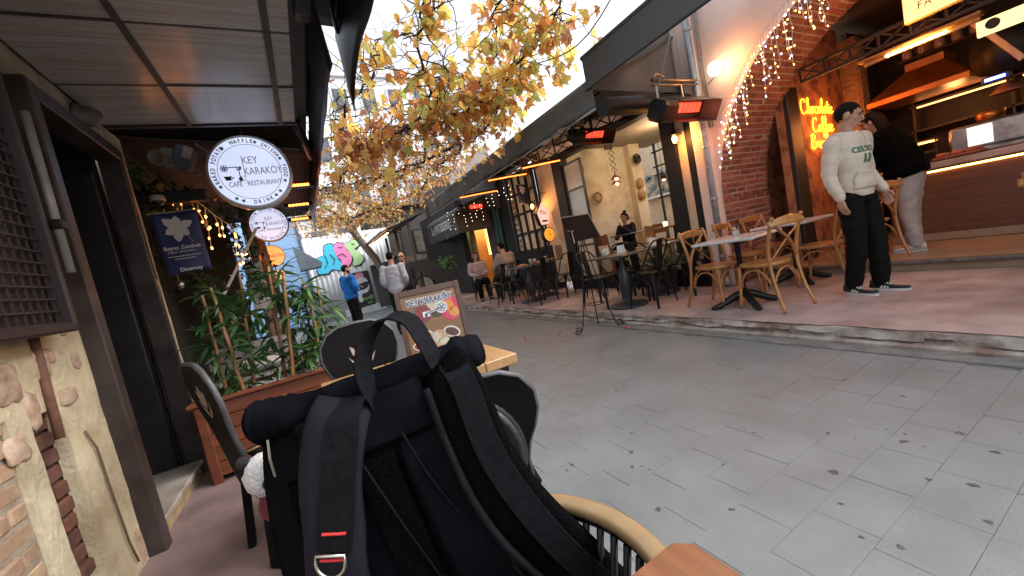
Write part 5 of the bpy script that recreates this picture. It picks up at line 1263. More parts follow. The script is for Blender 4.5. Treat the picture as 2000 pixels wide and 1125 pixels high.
def hand(m, wrist, d, palm_n, curl=.35, s=1.0):
    """d: direction of fingers, palm_n: direction the palm faces; thumb leaves the side"""
    d = d.normalized(); pn = (palm_n-d*palm_n.dot(d)).normalized(); sd_ = d.cross(pn)
    etube(m, [wrist-d*.02, wrist+d*.02*s, wrist+d*.06*s, wrist+d*.09*s], [.024*s, .030*s, .038*s, .034*s], [.018*s, .016*s, .015*s, .012*s], sd_, 12)
    for k, (o, L) in enumerate(((-.027, .066), (-.009, .078), (.009, .073), (.027, .056))):
        b = wrist+d*.085*s+sd_*o*s; p1 = b+(d*math.cos(curl*.6)+pn*math.sin(curl*.6))*L*.5*s; p2 = p1+(d*math.cos(curl*1.8)+pn*math.sin(curl*1.8))*L*.32*s; p3 = p2+(d*math.cos(curl*2.8)+pn*math.sin(curl*2.8))*L*.25*s
        m.tube([b-d*.02, b, p1, p2, p3], [.010*s, .0095*s, .0088*s, .008*s, .0062*s], 8)
    b = wrist+d*.03*s+sd_*(-.032)*s; p1 = b+(d*.75-sd_*.55+pn*.3)*.04*s; p2 = p1+(d*.95-sd_*.1+pn*.4)*.032*s
    m.tube([b-d*.01, b, p1, p2], [.012*s, .0125*s, .0105*s, .0075*s], 8)
def J(**k):
    j = dict(hipL=(-.09, 0, .92), hipR=(.09, 0, .92), kneeL=(-.10, .03, .50), kneeR=(.10, .03, .50), ankL=(-.11, -.01, .085), ankR=(.11, -.01, .085), toeL=(-.14, .17, .03), toeR=(.14, .17, .03),
             pelvis=(0, 0, .93), waist=(0, .0, 1.08), chest=(0, .01, 1.28), shou=(0, -.005, 1.44), neck=(0, -.005, 1.50), head=(0, .025, 1.655),
             shL=(-.185, -.005, 1.43), shR=(.185, -.005, 1.43), elL=(-.225, -.03, 1.16), elR=(.225, -.03, 1.16), wrL=(-.235, .05, .93), wrR=(.235, .05, .93), hdL=(0, .15, -1), hdR=(0, .15, -1))
    j.update(k); return {a: Vector(b) for a, b in j.items()}
def person(label, loc, rz, j, top, bottom, skin, hair, shoe, scale=1.0, hyaw=0, hpitch=0, hair_kind='short', top_bulk=1.0, hood=False, sole=None, group=None, name='person', fat=1.0, vox=.0075, hem=None, beard=None, cat='person'):
    t = thing('person', label, cat, loc, rz, group); t.scale = (scale,)*3
    side = (j['shR']-j['shL']).normalized(); hs_ = (j['hipR']-j['hipL']).normalized()
    m = MB()
    # head: skull, face, jaw, nose, ears
    hm = Matrix.Translation(j['head']) @ RZ(hyaw) @ RX(hpitch); m.m = hm
    m.ball((0, -.012, .02), (.074, .094, .092), 18, 14); m.ball((0, .028, -.035), (.057, .058, .075), 16, 12); m.ball((0, .045, -.085), (.036, .036, .03), 12, 8)
    m.tube([(0, .085, .015), (0, .102, -.012), (0, .112, -.032), (0, .092, -.045)], [.009, .011, .014, .010], 8)
    m.ball((0, .082, .028), (.045, .014, .01), 10, 6); m.ball((0, .085, -.066), (.024, .012, .008), 8, 6); m.ball((0, .083, -.078), (.02, .012, .008), 8, 6)
    for s in (-1, 1): m.ball((s*.076, -.008, -.012), (.011, .022, .034), 8, 8); m.ball((s*.04, .055, -.025), (.022, .02, .018), 8, 6)
    m.m = I4
    etube(m, [j['neck']+(j['shou']-j['neck'])*.6, j['neck'], j['head']+hm.to_3x3() @ Vector((0, -.012, -.06))], [.062, .055, .052], [.06, .056, .055], side, 14)
    f = fat
    spine = [j['pelvis']+(j['pelvis']-j['waist'])*.35, j['pelvis'], j['waist'], j['chest'], j['shou'], j['shou'].lerp(j['neck'], .75)]
    etube(m, spine, [.12*f, .145*f, .125*f, .145*f, .15, .07], [.09*f, .105*f, .09*f, .105*f, .085, .06], side.lerp(hs_, .3))
    for s in 'LR':
        limb(m, [j['hip'+s], j['knee'+s], j['ank'+s]], [.082*f, .053, .037]); limb(m, [j['sh'+s], j['el'+s], j['wr'+s]], [.05, .038, .026], 12)
        tl = j['toe'+s]; an = j['ank'+s]; etube(m, [an+(an-tl).normalized()*.03+Vector((0, 0, -.045)), an+Vector((0, 0, -.03)), an.lerp(tl, .6)+Vector((0, 0, -.005)), tl], [.03, .034, .04, .03], [.03, .045, .028, .018], hs_, 10)
        pn = Vector((1 if s == 'L' else -1, .1, 0)); pn = pn.normalized()
        hd = j['hd'+s]
        # thumb forward: choose the palm normal so that sd points back
        hand(m, j['wr'+s]+(hd.normalized())*.01, hd, pn, .4)
    body = remesh(m, vox, 2, [skin], 'body'); link('body', body, t)
    # eyes
    m = MB(); m.m = hm
    for s in (-1, 1): m.ball((s*.03, .083, .008), (.013, .007, .0065), 8, 6)
    m.m = I4; m.build('eye', pm('eye_dark', (.03, .02, .015), rough=.2), t, True)
    m = MB(); m.m = hm
    for s in (-1, 1): m.tube([(s*.012, .094, .026), (s*.03, .093, .033), (s*.05, .08, .028)], [.004, .005, .003], 5)
    m.m = I4; m.build('eyebrow', hair, t)
    # hair
    m = MB(); nu, nv = 26, 16; vs = []; 
    R_ = (.0758, .0965, .0945) if hair_kind == 'short' else (.082, .104, .100)
    for i in range(nv+1):
        ph = PI*i/nv
        for k in range(nu):
            a = 2*PI*k/nu; dv = Vector((math.sin(ph)*math.cos(a), math.sin(ph)*math.sin(a), math.cos(ph))); g = 1+.03*noise.noise(dv*9)
            vs.append(Vector((dv.x*R_[0]*g, -.014+dv.y*R_[1]*g, .022+dv.z*R_[2]*g)))
    keep = []
    for i in range(nv):
        for k in range(nu):
            q = [i*nu+k, i*nu+(k+1) % nu, (i+1)*nu+(k+1) % nu, (i+1)*nu+k]; c = sum((vs[x] for x in q), Vector())/4
            front = c.y > .045; low = c.z < (.058+.01*noise.noise(c*60) if front else (.036 if c.y > .025 else (.004 if c.y > -.028 else (-.045 if c.y > -.05 else -.075))))
            if hair_kind == 'bald': low = True
            if not low: keep.append(q[::-1])
    m.m = hm; m.add(vs, keep)
    if hair_kind in ('long', 'bun'):
        for k in range(26):
            a = PI*.08+PI*.84*k/25+PI; x = .082*math.cos(a); y = -.02+.095*math.sin(a); L = .14 if hair_kind == 'long' else .02
            m.tube([(x*.9, y*.9, .05), (x*1.08, y*1.02, -.02), (x*1.05, y, -.05-L*.5), (x*.85, y*.9+.01, -.05-L)], [.018, .02, .02, .01], 6)
    if hair_kind == 'bun': m.ball((0, -.06, .13), .045, 10, 8)
    m.m = I4
    if keep or hair_kind in ('long', 'bun'): m.build('hair', hair, t, True)
    if beard:
        m = MB(); m.m = hm
        m.ball((0, .047, -.092), (.037, .036, .025), 12, 8)
        for s in (-1, 1): m.ball((s*.047, .02, -.065), (.018, .04, .032), 8, 6)
        m.m = I4; m.build('beard', hair, t, True)
    # top
    b = top_bulk; m = MB()
    hemp = j['pelvis']+(j['pelvis']-j['waist'])*(hem if hem is not None else .05)
    spine = [hemp, j['pelvis'].lerp(j['waist'], .25), j['waist'], j['chest'], j['shou'], j['shou'].lerp(j['neck'], .6)]
    etube(m, spine, [.155*f*b, .172*f*b, .158*f*b, .172*b*max(1, f*.95), .168*b, .082], [.118*f*b, .13*f*b, .12*f*b, .13*b*max(1, f*.95), .105*b, .072], side.lerp(hs_, .25), 24)
    for s in 'LR':
        limb(m, [j['sh'+s], j['el'+s], j['wr'+s]-(j['wr'+s]-j['el'+s]).normalized()*.005], [.078*b, .062*b, .042*b], 14)
        w1 = j['wr'+s]; d_ = (w1-j['el'+s]).normalized(); m.tube([w1-d_*.06, w1-d_*.045, w1-d_*.01, w1+d_*.0], [.044*b, .050*b, .042*b, .037*b], 12)
    if hood:
        c = j['neck']; m.tube([c+Vector((.085*math.cos(a), -.035+.085*math.sin(a)*1.05, -.005-.035*math.sin(a)*-1 if False else .0-.03*max(0, math.sin(a)))) for a in [2*PI*k/16 for k in range(16)]], [.034]*16, 8, closed=True)
        m.ball(c+Vector((0, -.125, -.045)), (.095, .055, .075), 12, 8)
    tm = remesh(m, max(vox, .009), 4, top if isinstance(top, list) else [top], 'top')
    wrinkle(tm, .010*b)
    topo = link('top' if not hood else 'hoodie', tm, t)
    # trousers
    m = MB()
    etube(m, [j['hipL'].lerp(j['hipR'], .5)+Vector((0, 0, -.06)), j['pelvis'], j['pelvis'].lerp(j['waist'], .5)], [.14*f, .158*f, .142*f], [.105*f, .118*f, .105*f], hs_)
    for s in 'LR': limb(m, [j['hip'+s], j['knee'+s], j['ank'+s]+Vector((0, 0, .015))], [.104*f, .082, .069], 14)
    bm3 = remesh(m, max(vox, .009), 3, [bottom], 'trousers'); wrinkle(bm3, .009); link('trousers', bm3, t)
    # shoes
    for s in 'LR':
        an, tl = j['ank'+s], j['toe'+s]; dr_ = Vector((tl.x-an.x, tl.y-an.y, 0)).normalized(); sd2 = Vector((-dr_.y, dr_.x, 0)); z0 = tl.z-.03
        base = Vector((an.x, an.y, z0))
        def ring(q, w_, z, h): return [base+dr_*q+sd2*w_*math.cos(a)+Vector((0, 0, z+h*(.5+.5*math.sin(a)))) for a in [2*PI*k/14 for k in range(14)]]
        m = MB(); m.loft([ring(-.085, .018, .02, .05), ring(-.075, .034, .018, .085), ring(-.03, .04, .018, .10), ring(.03, .043, .018, .085), ring(.09, .048, .018, .055), ring(.15, .046, .018, .042), ring(.19, .034, .018, .032), ring(.205, .012, .02, .02)])
        sh = m.build('shoe', shoe, t, True)
        m = MB(); out = []
        for k in range(24):
            a = 2*PI*k/24; q = .06+.15*math.cos(a); w_ = .047*math.sin(a)*(1.0 if math.cos(a) > 0 else .88); out.append((q, w_))
        m.loft([[base+dr_*q+sd2*w_+Vector((0, 0, z)) for q, w_ in out] for z in (.0, .024)]); m.build('sole', sole or shoe, sh)
        if sole:
            m = MB()
            for sg in (-1, 1):
                for k in range(3):
                    q = .02+.024*k; m.bar(base+dr_*(q-.012)+sd2*sg*.043+Vector((0, 0, .030)), base+dr_*(q+.02)+sd2*sg*.034+Vector((0, 0, .082)), .006, .012)
            m.build('stripe', white_paint, sh)
    return t, topo, hm
def wrinkle(me, amp):
    n = len(me.vertices); co = [0.0]*(3*n); no = [0.0]*(3*n); me.vertices.foreach_get('co', co); me.vertices.foreach_get('normal', no)
    for i in range(n):
        x, y, z = co[3*i:3*i+3]; d = amp*(noise.noise((x*7+3, y*7, z*13))+.5*noise.noise((x*15, y*15, z*26+4)))
        co[3*i] += no[3*i]*d; co[3*i+1] += no[3*i+1]*d; co[3*i+2] += no[3*i+2]*d
    me.vertices.foreach_set('co', co); me.update()
def cloth(name, c, d=None, s=10, rough=.85): return pm('cloth_'+name, c, d or tuple(x*.8 for x in c), scale=s, rough=rough, bump=.25, bscale=90, spec=.15)
skin = pm('skin', (.50, .27, .18), (.43, .22, .145), scale=14, rough=.5); skin2 = pm('skin_b', (.43, .25, .17), (.37, .2, .14), scale=14, rough=.5)
hair_b = pm('hair_black', (.012, .008, .006), (.005, .0035, .003), scale=60, rough=.85, bump=.8, bscale=160, spec=.15)
black_shoe = pm('shoe_black', (.02, .02, .024), rough=.6); whitesole = pm('sole_white', (.68, .67, .64), rough=.6)
# man in the cream hoodie
jm = J(elR=(.25, -.02, 1.15), wrR=(.26, .05, .93), wrL=(-.235, .08, .94), elL=(-.225, -.03, 1.16), hdL=(0, .3, -1), hdR=(0, .2, -1), ankL=(-.11, .05, .085), toeL=(-.15, .24, .03), kneeL=(-.10, .06, .50), ankR=(.09, -.05, .085), toeR=(.10, .14, .03))
hoodie_c = cloth('cream', (.66, .57, .46), (.58, .49, .39), 6)
pman, hoodie, _ = person('young man in a cream hoodie and black trousers standing on the terrace', (4.66, 1.72, TZ), R(166), jm, hoodie_c, cloth('black', (.006, .006, .0065), (.004, .004, .0045)), skin, hair_b, pm('shoe_navy', (.02, .022, .035), rough=.7), 1.01, hyaw=.6, hpitch=-.32, hood=True, sole=whitesole, top_bulk=.98, vox=.0065, hem=.12)
def chest_print():
    bv = BVHTree.FromPolygons([v.co.copy() for v in hoodie.data.vertices], [tuple(p.vertices) for p in hoodie.data.polygons])
    m = MB(); M = Matrix(((-1, 0, 0, 0), (0, 0, 1, 0), (0, 1, 0, 0), (0, 0, 0, 1)))
    mb_text(m, 'CELTICS', .068, T(0, .4, 1.325) @ M, 0, bold=.003, sx=.95); mb_text(m, '13', .10, T(0, .4, 1.24) @ M, 0, bold=.005)
    # subdivide long edges a little by projecting every vertex
    bm = bmesh.new(); vv = [bm.verts.new(v) for v in m.v]
    for f_ in m.f:
        try: bm.faces.new([vv[i] for i in f_])
        except ValueError: pass
    bmesh.ops.triangulate(bm, faces=bm.faces[:]); bmesh.ops.subdivide_edges(bm, edges=[e for e in bm.edges if e.calc_length() > .02], cuts=1)
    for v in bm.verts:
        h = bv.ray_cast(Vector((v.co.x, .5, v.co.z)), Vector((0, -1, 0)))
        if h[0]: v.co = h[0]+Vector((0, .004, 0))
    me = bpy.data.meshes.new('chest_lettering'); bm.to_mesh(me); bm.free(); me.materials.append(pm('print_green', (.03, .17, .10), rough=.7)); link('chest_lettering', me, hoodie)
    def hit(x, z, off):
        h = bv.ray_cast(Vector((x, .5, z)), Vector((0, -1, 0))); return (h[0]+Vector((0, off, 0))) if h[0] else Vector((x, .12, z))
    pk = MB(); pk.slab(lambda u, v: hit((-.135+.27*u)*(1-.32*v*v), .985+.155*v, .010), 14, 10, .006); pk.build('pocket', hoodie_c, hoodie, True)
    c = MB()
    for s in (-1, 1): c.tube([(s*.03, .135, 1.47), (s*.032, .155, 1.42), (s*.03, .16, 1.34)], .004, 5)
    c.build('drawcord', pm('cord_white', (.6, .55, .5), rough=.8), hoodie)
chest_print()
# person leaning on the counter
jb = J(pelvis=(0, -.02, .94), waist=(0, .01, 1.09), chest=(0, .08, 1.28), shou=(0, .14, 1.43), neck=(0, .165, 1.49), head=(0, .235, 1.625), shL=(-.185, .13, 1.40), shR=(.185, .13, 1.40), elL=(-.25, .25, 1.13), elR=(.25, .25, 1.13), wrL=(-.2, .46, 1.07), wrR=(.2, .46, 1.07), hdL=(0, 1, .1), hdR=(0, 1, .1), hipL=(-.1, -.06, .91), hipR=(.1, -.06, .91), kneeL=(-.11, -.02, .5), kneeR=(.11, -.02, .5), ankL=(-.1, -.05, .085), ankR=(.1, -.02, .085), toeL=(-.12, .13, .03), toeR=(.12, .16, .03))
person('person in a black jacket and pale trousers leaning over the shop counter', (6.45, 1.90, .25), .15, jb, pm('cloth_jet', (.003, .003, .003), (.002, .002, .002), rough=.95, spec=.05, scale=6), cloth('pale_grey', (.45, .40, .37), (.38, .33, .3)), skin, hair_b, pm('shoe_white', (.6, .57, .53), rough=.6), 1.0, hpitch=-.3, hair_kind='long', top_bulk=1.35, fat=1.15, hem=.35)
# standing men in the street
ja = J(wrL=(.05, .22, 1.16), elL=(-.25, .04, 1.14), wrR=(-.05, .23, 1.19), elR=(.25, .04, 1.14), hdL=(1, .2, .1), hdR=(-1, .2, .1))
bluemat = cloth('blue', (.02, .20, .60), (.012, .08, .30), 5)
person('bearded man in a blue patterned sweatshirt standing with folded arms', (.92, 10.1, 0), R(-65), ja, bluemat, cloth('black', (.012, .012, .013)), skin2, hair_b, black_shoe, .985, hyaw=-.2, beard=True, vox=.010, top_bulk=1.12)
person('man in a pale grey shirt seen from behind in the street', (1.66, 8.35, 0), R(-25), J(wrL=(-.14, .2, 1.0), wrR=(.14, .2, 1.0), elL=(-.235, -.03, 1.14), elR=(.235, -.03, 1.14), hdL=(1, .3, 0), hdR=(-1, .3, 0)), cloth('grey_shirt', (.52, .56, .62), (.42, .46, .52), 5), cloth('charcoal', (.02, .02, .022)), skin2, hair_b, black_shoe, .99, vox=.010, top_bulk=1.02, hem=.25)
tt, _, hmx = person('man with sunglasses facing us behind the grey shirted man', (2.18, 9.6, 0), R(155), J(), cloth('dark_top', (.05, .045, .045)), cloth('charcoal', (.02, .02, .022)), skin, hair_b, black_shoe, 1.0, hair_kind='bald', vox=.010)
m = MB(); m.m = hmx
for s in (-1, 1): m.ball((s*.034, .088, .006), (.027, .012, .018), 10, 8)
m.tube([(-.075, 0, .01), (-.06, .08, .012), (.06, .08, .012), (.075, 0, .01)], .004, 5); m.m = I4; m.build('sunglasses', pm('glasses', (.01, .01, .01), rough=.15), tt, True)
# seated couple
js = dict(pelvis=(0, 0, .52), waist=(0, .02, .67), chest=(0, .04, .87), shou=(0, .04, 1.02), neck=(0, .045, 1.08), head=(0, .07, 1.235), shL=(-.175, .04, 1.01), shR=(.175, .04, 1.01), hipL=(-.09, .03, .50), hipR=(.09, .03, .50), kneeL=(-.12, .45, .50), kneeR=(.12, .45, .50), ankL=(-.13, .42, .085), ankR=(.13, .48, .085), toeL=(-.15, .60, .03), toeR=(.15, .66, .03))
check = cloth('check', (.58, .50, .47), (.2, .14, .14), 3)
N_ = check.node_tree.nodes; L_ = check.node_tree.links; tcx = N_.new('ShaderNodeTexCoord'); bt = N_.new('ShaderNodeTexBrick'); bt.inputs['Scale'].default_value = 9; bt.inputs['Color1'].default_value = (.62, .52, .5, 1); bt.inputs['Color2'].default_value = (.5, .42, .41, 1); bt.inputs['Mortar'].default_value = (.10, .07, .09, 1); bt.inputs['Mortar Size'].default_value = .05; bt.offset = 0; bt.inputs['Brick Width'].default_value = .6; bt.inputs['Row Height'].default_value = .6
mpx = N_.new('ShaderNodeMapping'); mpx.inputs['Rotation'].default_value = (PI/2, 0, 0); L_.new(tcx.outputs['Object'], mpx.inputs[0]); L_.new(mpx.outputs[0], bt.inputs['Vector']); L_.new(bt.outputs['Color'], N_['Principled BSDF'].inputs['Base Color'])
person('dark haired woman in a checked shirt seated facing us on the far terrace', (4.12, 9.72, TZ), R(168), J(**js, elL=(-.23, .08, .76), elR=(.23, .08, .76), wrL=(-.08, .28, .70), wrR=(.08, .28, .70), hdL=(.6, .8, 0), hdR=(-.6, .8, 0)), check, cloth('black', (.012, .012, .013)), skin2, pm('hair_brown', (.04, .016, .012), (.02, .008, .006), scale=60, rough=.5), black_shoe, .96, hair_kind='long', vox=.011)
person('man in a grey jacket seated with his back turned at the food table', (4.42, 8.4, TZ), R(15), J(**{**js, 'waist': (0, .03, .68), 'chest': (0, .08, .88), 'shou': (0, .12, 1.03), 'neck': (0, .14, 1.09), 'head': (0, .19, 1.24), 'shL': (-.19, .12, 1.01), 'shR': (.19, .12, 1.01), 'ankR': (.14, .2, .085), 'toeR': (.16, .38, .03)}, elL=(-.28, .2, .78), elR=(.28, .2, .78), wrL=(-.12, .4, .74), wrR=(.12, .4, .74), hdL=(.6, .8, 0), hdR=(-.6, .8, 0)), cloth('grey_jacket', (.34, .32, .30), (.25, .23, .21), 5), cloth('charcoal', (.02, .02, .022)), skin, hair_b, pm('shoe_grey', (.2, .19, .18), rough=.7), 1.02, vox=.011, top_bulk=1.2)
person('dark haired woman with a bun seated by the white brick wall', (6.42, 6.38, CZ), R(100), J(**js, elL=(-.23, .15, .78), elR=(.23, .15, .78), wrL=(-.05, .25, 1.0), wrR=(.12, .3, .80), hdL=(.3, .3, 1), hdR=(-.6, .8, 0)), cloth('navy', (.02, .022, .035)), cloth('black', (.012, .012, .013)), skin2, hair_b, black_shoe, .9, hair_kind='bun', vox=.012)
# ------------------------------------------------------------------ planter and bamboo
def planter():
    t = thing('wooden_planter', 'orange stained wooden planter box with white pebbles under the bamboo', 'planter', (-.36, 3.66, 0))
    rm = wood('planter_wood', (.19, .05, .018), (.10, .026, .01), axis=0, rough=.45, coat=.25)
    for k in range(5):
        z = .11+k*.105
        for y in (-.185, .185): MB().box((0, y, z), (1.02, .022, .10), .004).build('slat', rm, t)
        for x in (-.50, .50): MB().box((x, 0, z), (.022, .345, .10), .004).build('slat', rm, t)
    MB().box((0, -.195, .60), (1.07, .06, .028), .006).box((0, .195, .60), (1.07, .06, .028), .006).box((-.505, 0, .598), (.06, .34, .028), .006).box((.505, 0, .598), (.06, .34, .028), .006).build('rim', rm, t)
    for x in (-.47, .47):
        for y in (-.19, .19): MB().box((x, y*1.08, .29), (.06, .03, .58), .006).build('leg', rm, t)
    MB().box((0, 0, .53), (.97, .34, .06)).build('soil', pm('soil', (.03, .022, .016), rough=.95), t)
    rnd = random.Random(3); m = MB()
    for k in range(900): m.ball((rnd.uniform(-.47, .47), rnd.uniform(-.165, .165), .565+rnd.random()*.03), (rnd.uniform(.007, .014), rnd.uniform(.007, .012), rnd.uniform(.006, .009)), 6, 4, RZ(rnd.random()*3))
    tag(m.build('pebbles', pm('pebble_white', (.62, .60, .56), (.48, .46, .43), rough=.7, isl=.15), t, True), kind='stuff')
planter()
def lance_leaf(L, W, bend):
    m = MB(); prof = [(0, .08), (.12, .55), (.3, 1), (.55, .85), (.8, .4), (1, .0)]; vs = []; fs = []
    for f, g in prof:
        z = -bend*L*f*f; vs += [(-W*g, L*f, z+.25*W*g), (0, L*f, z), (W*g, L*f, z+.25*W*g)]
    for i in range(len(prof)-1): a = 3*i; fs += [(a, a+1, a+4, a+3), (a+1, a+2, a+5, a+4)]
    m.add(vs, fs); return m
def leaf_mat(name, cols, trans=.35, rough=.5, rand=.15, island=True):
    if name in MT: return MT[name]
    m = bpy.data.materials.new(name); m.use_nodes = True; t = m.node_tree; N = t.nodes; L = t.links; bs = N['Principled BSDF']
    rp = N.new('ShaderNodeValToRGB'); e = rp.color_ramp.elements
    while len(e) < len(cols): e.new(.5)
    for i, c in enumerate(cols): e[i].position = i/(len(cols)-1); e[i].color = (*c, 1)
    src = N.new('ShaderNodeNewGeometry').outputs['Random Per Island'] if island else N.new('ShaderNodeObjectInfo').outputs['Random']
    tc = N.new('ShaderNodeTexCoord'); nz = N.new('ShaderNodeTexNoise'); nz.inputs['Scale'].default_value = 22; L.new(tc.outputs['Object'], nz.inputs['Vector'])
    ma = N.new('ShaderNodeMath'); ma.operation = 'MULTIPLY_ADD'; ma.inputs[1].default_value = rand*2; L.new(nz.outputs[0], ma.inputs[0])
    sb = N.new('ShaderNodeMath'); sb.operation = 'SUBTRACT'; sb.inputs[1].default_value = rand; L.new(src, sb.inputs[0]); L.new(sb.outputs[0], ma.inputs[2]); L.new(ma.outputs[0], rp.inputs[0])
    L.new(rp.outputs[0], bs.inputs['Base Color']); bs.inputs['Roughness'].default_value = rough
    tr = N.new('ShaderNodeBsdfTranslucent'); L.new(rp.outputs[0], tr.inputs[0]); mx = N.new('ShaderNodeMixShader'); mx.inputs[0].default_value = trans
    L.new(bs.outputs[0], mx.inputs[1]); L.new(tr.outputs[0], mx.inputs[2]); L.new(mx.outputs[0], N['Material Output'].inputs[0]); MT[name] = m; return m
def bamboo():
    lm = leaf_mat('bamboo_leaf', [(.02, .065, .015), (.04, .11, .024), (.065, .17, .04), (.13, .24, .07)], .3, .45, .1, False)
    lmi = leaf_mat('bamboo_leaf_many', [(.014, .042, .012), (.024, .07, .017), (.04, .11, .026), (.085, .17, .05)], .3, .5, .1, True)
    var = [lance_leaf(l, l*.10, b).mesh('leaf', lm, True) for l, b in ((.13, .25), (.16, .35), (.19, .45), (.22, .3))]
    stemm = pm('bamboo_cane', (.33, .17, .075), (.19, .085, .035), scale=9, rough=.5, bump=.2, stretch=(2, 2, .7), rand=.15)
    rnd = random.Random(21)
    rows = [(-.68, 3.62, -.67, 1.36, .013, 'leftmost bamboo cane in the planter beside the doorway'), (-.57, 3.58, -.60, 1.40, .014, 'second bamboo cane from the left in the planter'), (-.52, 3.72, -.42, 1.48, .012, 'third bamboo cane from the left, set back in the planter'), (-.30, 3.75, -.22, 1.50, .013, 'fourth bamboo cane, set back behind the thick one'),
            (-.24, 3.56, -.12, 1.42, .015, 'thick pale bamboo cane in the middle of the planter'), (-.08, 3.70, .0, 1.35, .011, 'thin bamboo cane right of the thick pale one'), (-.02, 3.58, .02, 1.26, .013, 'second bamboo cane from the right with a pale cut top'), (.06, 3.70, .09, 1.24, .011, 'rightmost bamboo cane in the planter')]
    for (x, y, xt, zt, r, lb) in rows:
        t = thing('bamboo_plant', lb, 'bamboo', (x, y, .55), 0, 'bamboo canes in the planter')
        dx = xt-x; H = zt-.55; n = 12; P = [(dx*k/n+.003*math.sin(k*1.3+x*9), .006*math.sin(k*.5+x*5), H*k/n) for k in range(n+1)]
        m = MB(); m.tube(P, [r*(1.18 if k % 2 else 1.0)*(1-.25*k/n) for k in range(n+1)], 8); m.build('stem', stemm, t, True)
        for c in range(9):
            f = rnd.uniform(.06, 1.0); b = Vector((dx*f, 0, H*f)); a = rnd.uniform(0, 6.28); tw = b+Vector((math.cos(a), math.sin(a)*.8, .35))*rnd.uniform(.05, .16 if x > -.55 else .08)
            MB().tube([b, b.lerp(tw, .5)+Vector((0, 0, .01)), tw], [.003, .0025, .0015], 4).build('twig', stemm, t)
            for q in range(4):
                aa = a+rnd.uniform(-1.3, 1.3); el = rnd.uniform(-.9, .7); M = Matrix.Translation(b.lerp(tw, rnd.uniform(.55, 1))) @ RZ(aa-PI/2) @ RX(el) @ RY(rnd.uniform(-.8, .8))
                link('leaf', rnd.choice(var), t, M)
        more = MB()
        for c in range(22):
            f = rnd.uniform(.0, .98); b = Vector((dx*f, 0, H*f)); a = rnd.uniform(0, 6.28); b = b+Vector((math.cos(a), math.sin(a)*.8, .25))*rnd.uniform(.02, .16 if -.55 < x < -.1 else .085); L_ = rnd.uniform(.10, .2 if -.55 < x < -.1 else .14)
            for q in range(3):
                more.m = Matrix.Translation(b) @ RZ(a+rnd.uniform(-1.4, 1.4)-PI/2) @ RX(rnd.uniform(-1.0, .7)) @ RY(rnd.uniform(-.8, .8)); lf = lance_leaf(L_, L_*.10, .35); more.add(lf.v, lf.f)
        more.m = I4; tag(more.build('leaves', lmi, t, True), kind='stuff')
bamboo()
# ------------------------------------------------------------------ black tulip chairs
lam = pm('black_laminate', (.009, .0085, .0085), (.006, .0055, .0055), rough=.5, rvar=.1, scale=4, spec=.03)
ply_edge = pm('ply_edge', (.07, .07, .075), (.04, .04, .044), rough=.5)
def mirror_half(P): return P+[(-x, y) for x, y in reversed(P)]
TUL = [[(0, -.05), (.022, -.02), (.026, .02), (.012, .05), (0, .068)], [(.03, -.035), (.05, .0), (.056, .045), (.036, .03), (.03, .0)]]
def tulip_pieces(m, M, s=1.0, z0=-.001, z1=.001):
    c = TUL[0]; m.prism([(x*s, y*s) for x, y in c+[(-x, y) for x, y in reversed(c[1:-1])]], z0, z1, M)
    for sg in (-1, 1):
        m.prism([(x*sg*s, y*s) for x, y in TUL[1]], z0, z1, M)
        m.prism([(sg*x*s, y*s) for x, y in ((.005, -.095), (.05, -.062), (.075, -.01), (.055, -.035), (.02, -.065))], z0, z1, M)
def tulip_chair():
    t = thing('tulip_chair', 'x', 'chair')   # faces local +Y, back at -Y
    H = [(.0, 1.0), (.09, .995), (.155, .965), (.20, .90), (.205, .83), (.185, .76), (.155, .70), (.14, .63), (.145, .52), (.155, .42), (.15, .30)]
    P = [(-x, y) for x, y in H[::-1]]+H[1:]
    tilt = RX(.16); M = T(0, -.17, 0) @ tilt @ RX(PI/2)
    hole = MB()
    m = MB(); m.prism(P, -.011, .011, M); bk = m.build('backrest', [lam], t)
    m = MB(); m.tube([M @ Vector((x*1.003, y*1.001, 0)) for x, y in P[2:-2]], .0125, 6, flat=1.0); m.build('back_edge', ply_edge, bk, True)
    m = MB()
    for z in (-.0125, .0125): tulip_pieces(m, M @ T(0, .83, z), 1.0)
    m.build('tulip_inlay', pm('tulip_pale', (.34, .26, .21), (.26, .18, .13), rough=.4), bk)
    MB().box((0, .04, .45), (.40, .42, .03), .012).build('seat', lam, t)
    for sx in (-1, 1): MB().bar((sx*.15, .19, 0), (sx*.17, .19, .44), .05, .035, .006).build('leg', lam, t); MB().bar((sx*.16, -.25, 0), (sx*.14, -.20, .45), .06, .035, .006).build('leg', lam, t)
    return t
tc = tulip_chair(); GT = 'black tulip cut chairs on the left footway'
first(tc, (-.22, 2.34, .02), R(-66), 'black chair with slim waisted back standing alone beside the doorway', GT)
place(tc, (.20, 2.10, 0), R(180), 'black chair across the wooden table, pale tulip on its back', GT)
place(tc, (.44, 1.36, 0), R(-14), 'black chair right of the backpack, pale tulip partly showing', GT, .87)
def tie_strip():
    o = MB().tube([(-.02, 0, 0), (.1, -.01, .02), (.2, 0, .05)], [.012, .016, .012], 6, flat=.3).build('ribbon', pm('tan_ribbon', (.42, .24, .10), (.32, .17, .07), rough=.6), None, True); o.location = (-.42, 2.20, .54); tag(o, 'tan ribbon tied across the lone black chair', 'ribbon')
tie_strip()
